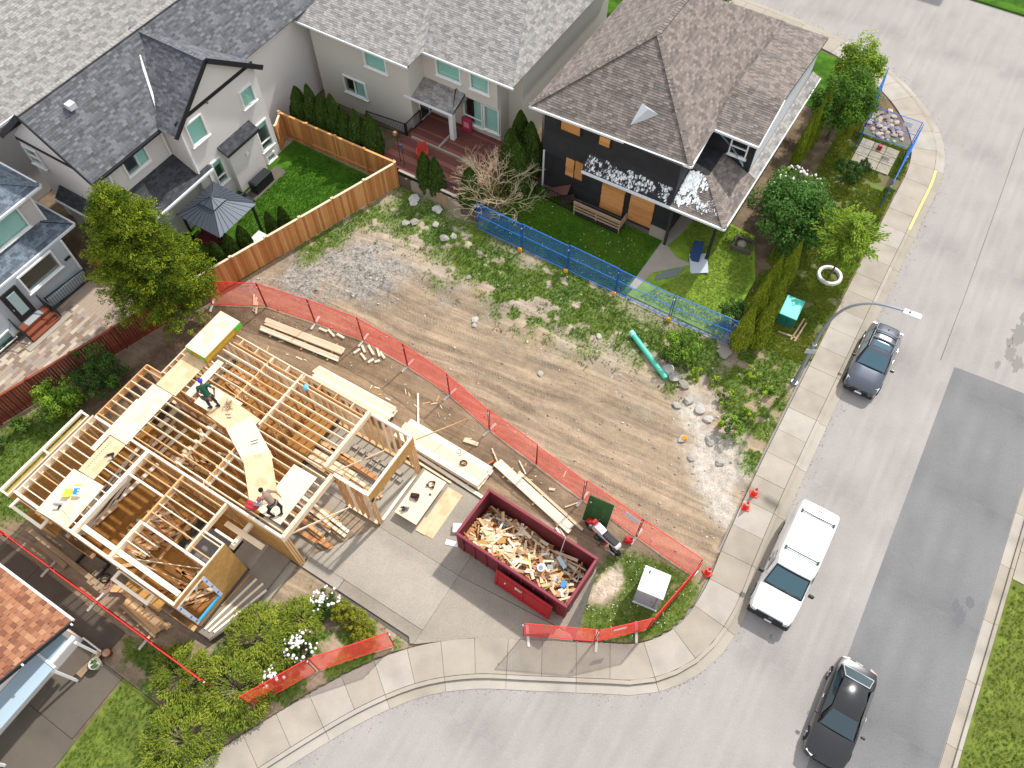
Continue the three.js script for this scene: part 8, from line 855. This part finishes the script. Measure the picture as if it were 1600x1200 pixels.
  // stones
  const sg = new THREE.DodecahedronGeometry(1, 0), N = 2000, st = new THREE.InstancedMesh(sg, flat(0xffffff, 0.95), N), mt = new THREE.Matrix4(), q = new THREE.Quaternion(), c = new THREE.Color(); for (let i = 0; i < N; i++) { let x, z; do { x = rr(-27, 1.6); z = rr(-26, -13.9); } while ((fbm(x * 0.8, z * 0.8, 3) < 0.48 && rnd() < 0.7) || sampleM(landMask, x, z) > -0.1); const gr = inside('gravel', x, z, 1.2, 0); const s = Math.pow(rnd(), 4) * 0.06 + 0.01 + gr * 0.03 * rnd(), k = rr(0.6, 1.35); q.setFromEuler(new THREE.Euler(rr(0, 6), rr(0, 6), 0)); st.setMatrixAt(i, mt.compose(V(x, lotH(x, z) + s * 0.2, z), q, V(s * rr(0.8, 1.6), s * 0.65, s))); st.setColorAt(i, c.setRGB(0.42 * k, 0.38 * k, 0.33 * k)); } st.name = 'scattered_stones'; st.castShadow = st.receiveShadow = true; scene.add(st); tag(st, 'small stones and clods scattered over the bare lot', 'stones', null, 'stuff');
  const rock = (label, x, z, s, m, group, y = 0) => { const g = new THREE.IcosahedronGeometry(s, 1), p = g.attributes.position; const K = new Map(); for (let i = 0; i < p.count; i++) { const k = [p.getX(i), p.getY(i), p.getZ(i)].map(v => v.toFixed(3)).join(); if (!K.has(k)) K.set(k, rr(0.72, 1.2)); const f = K.get(k); p.setXYZ(i, p.getX(i) * f * 1.2, p.getY(i) * f * 0.42, p.getZ(i) * f); } g.computeVertexNormals(); return solo('rock', label, 'rock', g, m, [x, y + s * 0.25, z], [0, rr(0, 6), 0], group); };
  const RKY = [flat(0xa8957e, 0.95), flat(0xbba88f, 0.95), flat(0x8f7f6e, 0.95)], RK = [flat(0x9f9a91, 0.95), flat(0x8f877c, 0.95), flat(0xaca8a0, 0.95)];
  rock('white boulder in the grass below the deck wall', -22.9, -26.0, 0.32, flat(0xbdbbb6, 0.95)); rock('second white boulder in the grass below the deck wall', -22.75, -25.75, 0.26, flat(0xbdbbb6, 0.95)); rock('white round boulder beside the first blue panel', -21.2, -26.05, 0.3, flat(0xc2c1be, 0.95));
  for (const [x, z, s] of [[-22.2, -24.2, 0.22], [-21.8, -24.5, 0.25], [-20.6, -25.0, 0.2], [-19.6, -24.4, 0.25], [-19.2, -24.8, 0.2], [-14.9, -20.4, 0.2], [-14.7, -20.1, 0.14], [-10.1, -19.3, 0.16], [-16.8, -22.7, 0.15], [-8.6, -23.0, 0.15]]) rock('grey stone lying on the upper part of the bare lot', x, z, s, pick(RK), 'stones on the upper lot');
  for (const [x, z, s] of [[-2.4, -25.5, 0.35], [-4.5, -23.0, 0.35], [-4.0, -22.8, 0.3], [-3.4, -22.6, 0.25], [-2.8, -21.9, 0.25], [-2.1, -21.7, 0.28], [-1.5, -21.4, 0.22], [-0.9, -20.4, 0.3], [-2.1, -19.7, 0.2], [0.0, -19.5, 0.22], [-3.2, -21.3, 0.2], [-1.3, -19.0, 0.18]]) rock('piece of broken concrete by the weedy verge', x, z, s, pick(RK), 'broken concrete on the verge');
  for (const [x, z] of [[-2.05, -19.75], [-0.85, -21.35]]) solo('marker_cap', 'orange plastic cap lying among the broken concrete', 'cap', new THREE.CylinderGeometry(0.11, 0.15, 0.16, 14), flat(0xdf9414, 0.6), [x, 0.12, z], [0.4, 0, 0.3], 'orange caps in the rubble');
  for (let k = 0; k < 90; k++) { const a = rr(0, 6.28), u = Math.sqrt(rnd()), x = -0.4 + Math.cos(a) * u * 1.35, z = -47.4 + Math.sin(a) * u * 1.5; if (sdPoly(land, x, z) > -0.5) continue; rock('brown stone in the rockery by the far bend', x, z, rr(0.08, 0.2), pick(RKY), 'rockery stones'); }
  const pp = struct('paved_patch', slabG([[-1.5, -45.4], [0.9, -45.4], [0.9, -42.9], [-1.5, -42.9]], -0.1, 0.0), flat(0x77706a, 0.95)); for (let i = 0; i < 3; i++) for (let j = 0; j < 3; j++) add(pp, 'paving_slab', B(0.76, 0.05, 0.78), pick(CONCP), [-1.1 + i * 0.8, 0.025, -45.0 + j * 0.83]);
  for (const [x, z, c] of [[-0.3, -44.9, 0xa4222a], [-1.3, -37.9, 0xd0602c], [-0.9, -36.6, 0xc85a26]]) solo('garden_ornament', c === 0xa4222a ? 'small red garden ornament by the blue fence' : 'orange toy lying on the kerb strip grass', 'ornament', new RoundedBoxGeometry(0.3, 0.34, 0.26, 2, 0.08), flat(c, 0.6), [x, 0.18, z], [0, rr(0, 3), 0], c === 0xa4222a ? undefined : 'orange toys on the grass');
  { const g = []; for (let k = 0; k < 260; k++) { const isl = rnd() < 0.6, x = isl ? rr(-2.6, 1.8) : rr(-17.5, -9), z = isl ? rr(-13.2, -9) : rr(-30, -26.3); if (isl && sampleM(masks.island, x, z) > -0.2) continue; g.push(moved(new THREE.IcosahedronGeometry(rr(0.012, 0.03), 0), x, rr(0.06, 0.14), z)); } tag(solo('daisies', 'tiny white flowers and litter flecks in the grass', 'flowers', mg(g), flat(0xe8e6da, 0.8), [0, 0, 0]), null, null, null, 'stuff'); }
}

// ---------- people ----------
const sd = (p, a, b, ra, rb) => { const bax = b[0] - a[0], bay = b[1] - a[1], baz = b[2] - a[2], pax = p[0] - a[0], pay = p[1] - a[1], paz = p[2] - a[2], t = clamp((pax * bax + pay * bay + paz * baz) / (bax * bax + bay * bay + baz * baz + 1e-9)), dx = pax - bax * t, dy = pay - bay * t, dz = paz - baz * t; return Math.sqrt(dx * dx + dy * dy + dz * dz) - lerp(ra, rb, t); };
function sdfMesh(bones, c, size, res, k = 0.03, colour) { // bones: [a,b,ra,rb]
  const mc = new MarchingCubes(res, new THREE.MeshStandardMaterial(), false, false, 120000); mc.isolation = 0; const h = size / 2; let i = 0;
  for (let z = 0; z < res; z++) for (let y = 0; y < res; y++) for (let x = 0; x < res; x++) { const p = [c[0] + (x - res / 2) / (res / 2) * h, c[1] + (y - res / 2) / (res / 2) * h, c[2] + (z - res / 2) / (res / 2) * h]; let d = 9; for (const b of bones) { const e = sd(p, b[0], b[1], b[2], b[3]), g = clamp(0.5 + 0.5 * (d - e) / k); d = lerp(d, e, g) - k * g * (1 - g); } mc.field[i++] = -d; }
  mc.update(); const n = mc.count, pos = new Float32Array(n * 3), nor = new Float32Array(n * 3), col = new Float32Array(n * 3), t = new THREE.Color();
  for (let q = 0; q < n; q++) { for (let a = 0; a < 3; a++) { pos[q * 3 + a] = mc.positionArray[q * 3 + a] * h + c[a]; nor[q * 3 + a] = mc.normalArray[q * 3 + a]; } const cc = colour([pos[q * 3], pos[q * 3 + 1], pos[q * 3 + 2]]); t.set(cc); col[q * 3] = t.r; col[q * 3 + 1] = t.g; col[q * 3 + 2] = t.b; }
  const g = new THREE.BufferGeometry(); g.setAttribute('position', new THREE.BufferAttribute(pos, 3)); g.setAttribute('normal', new THREE.BufferAttribute(nor, 3)); g.setAttribute('color', new THREE.BufferAttribute(col, 3)); return g;
}
function hand(wr, dir, side, skin) { // palm and five curled fingers
  const D = V(...dir).normalize(), S = V(...side).addScaledVector(D, -V(...side).dot(D)).normalize(), N = D.clone().cross(S), P = (f, s, n) => V(...wr).addScaledVector(D, f).addScaledVector(S, s).addScaledVector(N, n).toArray(), b = [[P(0, -0.012, 0), P(0.075, -0.022, 0), 0.02, 0.018], [P(0, 0.012, 0), P(0.075, 0.02, 0), 0.02, 0.017]];
  [[-0.03, 0.07], [-0.01, 0.08], [0.011, 0.075], [0.031, 0.058]].forEach(([s, L]) => { b.push([P(0.075, s, 0), P(0.075 + L * 0.5, s * 1.15, 0.014), 0.0095, 0.009], [P(0.075 + L * 0.5, s * 1.15, 0.014), P(0.075 + L * 0.8, s * 1.15, 0.042), 0.009, 0.008]); }); b.push([P(0.02, -0.028, 0.004), P(0.055, -0.058, 0.014), 0.012, 0.0105], [P(0.055, -0.058, 0.014), P(0.085, -0.06, 0.028), 0.0105, 0.009]);
  const c = P(0.07, 0, 0.01); return sdfMesh(b, c, 0.26, 64, 0.008, () => skin);
}
function person(label, pos, turn, J3, look, colours) {
  const o = thing('person', label, 'person', pos, turn), { pelvis, chest, neck, head, sh, el, wr, hip, kn, an, toe } = J3, bones = [[pelvis, chest, 0.145, 0.165], [chest, neck, 0.13, 0.062], [neck, head, 0.055, 0.05]], L = (a, b, t) => a.map((v, i) => lerp(v, b[i], t));
  bones.push([sh[0], sh[1], 0.085, 0.085], [hip[0], hip[1], 0.115, 0.115]); for (const s of [0, 1]) { bones.push([sh[s], el[s], 0.062, 0.046], [el[s], wr[s], 0.045, 0.03], [hip[s], kn[s], 0.095, 0.062], [kn[s], an[s], 0.06, 0.043], [an[s], toe[s], 0.05, 0.036]); }
  const distTo = (p, a, b) => sd(p, a, b, 0, 0); const colour = p => { for (const s of [0, 1]) { if (distTo(p, an[s], toe[s]) < 0.062) return colours.shoe; } for (const s of [0, 1]) { if (distTo(p, L(sh[s], el[s], colours.sleeve ?? 0.75), wr[s]) < 0.07) return colours.skin; } for (const s of [0, 1]) if (distTo(p, hip[s], kn[s]) < 0.115 || distTo(p, kn[s], an[s]) < 0.085) { const up = distTo(p, pelvis, chest); if (distTo(p, L(pelvis, chest, 0.25), chest) > 0.17) return colours.trousers; } if (distTo(p, L(chest, neck, 0.95), head) < 0.075) return colours.skin; if (distTo(p, L(pelvis, chest, 0.12), chest) > 0.21 && distTo(p, pelvis, pelvis) < 0.2) return colours.trousers; return colours.shirt; };
  const body = sdfMesh(bones, look.c, look.size, 124, 0.045, colour);
  // head with nose, brow, jaw, ears on its own finer grid
  const hd = V(...head), F = V(...look.face).normalize(), U = V(...look.up).normalize(), R = F.clone().cross(U), P = (f, u, r) => hd.clone().addScaledVector(F, f).addScaledVector(U, u).addScaledVector(R, r).toArray(), hb = [[P(-0.02, 0.03, 0), P(0.01, 0.035, 0), 0.092, 0.09], [P(0.02, -0.05, 0), P(0.045, -0.075, 0), 0.062, 0.045], [P(0.09, 0.005, 0), P(0.107, -0.025, 0), 0.012, 0.016], [P(0.085, -0.058, -0.02), P(0.085, -0.058, 0.02), 0.012, 0.012], [P(0.082, 0.03, -0.035), P(0.082, 0.03, 0.035), 0.016, 0.016]]; for (const s of [-1, 1]) hb.push([P(-0.01, 0.01, s * 0.09), P(-0.015, -0.025, s * 0.088), 0.02, 0.013]);
  const eye = [P(0.088, 0.008, -0.033), P(0.088, 0.008, 0.033)], headG = sdfMesh(hb, hd.toArray(), 0.36, 84, 0.03, p => { for (const e of eye) if (Math.hypot(p[0] - e[0], p[1] - e[1], p[2] - e[2]) < 0.013) return 0x1a1412; const q = V(...p).sub(hd), u = q.dot(U), f = q.dot(F); return (u > 0.045 || f < -0.02) && u > -0.06 ? colours.hair : (f > 0.08 && Math.abs(u + 0.06) < 0.008 ? 0x8a4c40 : colours.skin); });
  const hs = [0, 1].map(s => { const d = wr[s].map((v, i) => v - el[s][i]); return hand(wr[s], look.hand?.[s] || d, look.side?.[s] || [1, 0, 0.2], colours.skin); });
  const g = mergeGeometries([body, headG, ...hs]); g.setAttribute('uv', new THREE.BufferAttribute(new Float32Array(g.attributes.position.count * 2), 2)); const m = new THREE.Mesh(g, std({ vertexColors: true, roughness: 0.85 })); m.name = 'body'; m.castShadow = m.receiveShadow = true; o.add(m); return o;
}
{ // worker in green shirt, bent forward over the sheet; faces away from the camera
  const o = person('worker in dark green shirt and blue cap bending over the plywood walkway', [-20.75, J + 0.03, -7.95], 0, { pelvis: [0, 0.86, 0], chest: [-0.22, 1.22, -0.12], neck: [-0.3, 1.4, -0.18], head: [-0.36, 1.54, -0.24], sh: [[-0.38, 1.33, 0.02], [-0.1, 1.35, -0.3]], el: [[-0.34, 1.06, 0.2], [0.12, 1.14, -0.38]], wr: [[-0.14, 0.86, 0.2], [0.2, 0.92, -0.22]], hip: [[-0.04, 0.84, 0.1], [0.06, 0.84, -0.1]], kn: [[0.02, 0.45, 0.16], [0.2, 0.47, -0.1]], an: [[-0.02, 0.08, 0.12], [0.22, 0.08, -0.12]], toe: [[-0.16, 0.045, 0.2], [0.08, 0.045, -0.06]] }, { c: [-0.08, 0.82, -0.05], size: 1.9, face: [-0.7, -0.55, 0.2], up: [-0.4, 0.9, -0.15] }, { skin: 0x8a5a42, shirt: 0x0f4a36, trousers: 0x1d1f30, shoe: 0x2a2320, hair: 0x1b1512, sleeve: 0.7 });
  loc(o, 'cap', new THREE.SphereGeometry(0.115, 18, 10, 0, 6.2832, 0, 1.7), flat(0x2f35b8, 0.8), [-0.37, 1.565, -0.25], [0.15, 0, 0.35]); loc(o, 'cap_brim', new THREE.CylinderGeometry(0.075, 0.075, 0.012, 16), flat(0x8f8fd8, 0.8), [-0.45, 1.54, -0.22], [0.1, 0, 0.5]); loc(o, 'tool_belt', new THREE.TorusGeometry(0.16, 0.035, 8, 22).rotateX(Math.PI / 2), flat(0x6b4434, 0.85), [-0.02, 0.92, -0.01], [0.1, 0, 0.3]); loc(o, 'tool_pouch', new RoundedBoxGeometry(0.2, 0.22, 0.1, 2, 0.03), flat(0x79564a, 0.85), [0.16, 0.86, 0.06]); loc(o, 'tool_pouch', new RoundedBoxGeometry(0.14, 0.2, 0.14, 2, 0.03), flat(0x24506a, 0.8), [-0.2, 0.82, 0.16]);
}
{ // worker in taupe shirt, stooping with a saw at the sheet edge
  const o = person('worker in taupe shirt and dark trousers stooping with a red saw', [-15.05, J + 0.06, -5.55], 0.1, { pelvis: [0.05, 0.72, -0.02], chest: [-0.24, 1.0, -0.1], neck: [-0.38, 1.12, -0.14], head: [-0.5, 1.2, -0.17], sh: [[-0.34, 1.03, 0.06], [-0.26, 1.06, -0.3]], el: [[-0.5, 0.76, 0.16], [-0.1, 0.86, -0.46]], wr: [[-0.66, 0.56, 0.1], [0.1, 0.74, -0.42]], hip: [[0.02, 0.7, 0.1], [0.08, 0.7, -0.12]], kn: [[-0.04, 0.42, 0.34], [0.3, 0.44, -0.1]], an: [[0.1, 0.08, 0.3], [0.34, 0.08, 0.06]], toe: [[-0.02, 0.045, 0.42], [0.24, 0.045, 0.18]] }, { c: [-0.12, 0.66, -0.02], size: 1.75, face: [-0.85, -0.5, 0.15], up: [-0.45, 0.9, 0] }, { skin: 0x9a6a50, shirt: 0x8a7464, trousers: 0x14141a, shoe: 0x3a2f28, hair: 0x0c0a0a, sleeve: 0.85 });
  loc(o, 'hair', new THREE.SphereGeometry(0.105, 18, 12, 0, 6.2832, 0, 1.9), flat(0x0d0b0b, 0.9), [-0.505, 1.23, -0.17], [0, 0, 0.4]); loc(o, 'tool_belt', new THREE.TorusGeometry(0.16, 0.035, 8, 22).rotateX(Math.PI / 2), flat(0x1c1c1e, 0.85), [0.02, 0.78, -0.02], [0, 0, 0.5]); loc(o, 'tool_pouch', new RoundedBoxGeometry(0.16, 0.18, 0.12, 2, 0.03), flat(0x161617, 0.85), [-0.02, 0.7, 0.2]);
  const s = thing('hand_saw', 'red power saw held by the stooping worker', 'saw', [-15.72, J + 0.44, -5.4], 0.4); loc(s, 'motor', new THREE.CylinderGeometry(0.075, 0.075, 0.26, 16).rotateX(Math.PI / 2), flat(0xa81c24, 0.45), [0, 0.12, 0]); loc(s, 'blade_guard', new THREE.CylinderGeometry(0.14, 0.14, 0.05, 20).rotateX(Math.PI / 2), STEEL, [-0.05, 0.08, 0.12]); loc(s, 'base', B(0.36, 0.02, 0.2), STEEL, [0, -0.03, 0.1]); loc(s, 'handle', tube([[0.05, 0.16, 0], [0.14, 0.24, 0], [0.2, 0.14, 0]], 0.022), BLK);
  const rb = thing('red_tool_case', 'red plastic tool case on the joists beside the stooping worker', 'tool case', [-16.05, J + 0.02, -5.15], 0.15); loc(rb, 'case', new RoundedBoxGeometry(0.5, 0.16, 0.34, 2, 0.04), flat(0xb02028, 0.5), [0, 0.08, 0]); loc(rb, 'lid_trim', B(0.44, 0.012, 0.05), flat(0x7d1218, 0.5), [0, 0.164, 0]); loc(rb, 'handle', tube([[-0.1, 0.1, 0.17], [-0.08, 0.1, 0.23], [0.08, 0.1, 0.23], [0.1, 0.1, 0.17]], 0.014), BLK);
}
renderer.render(scene, camera);
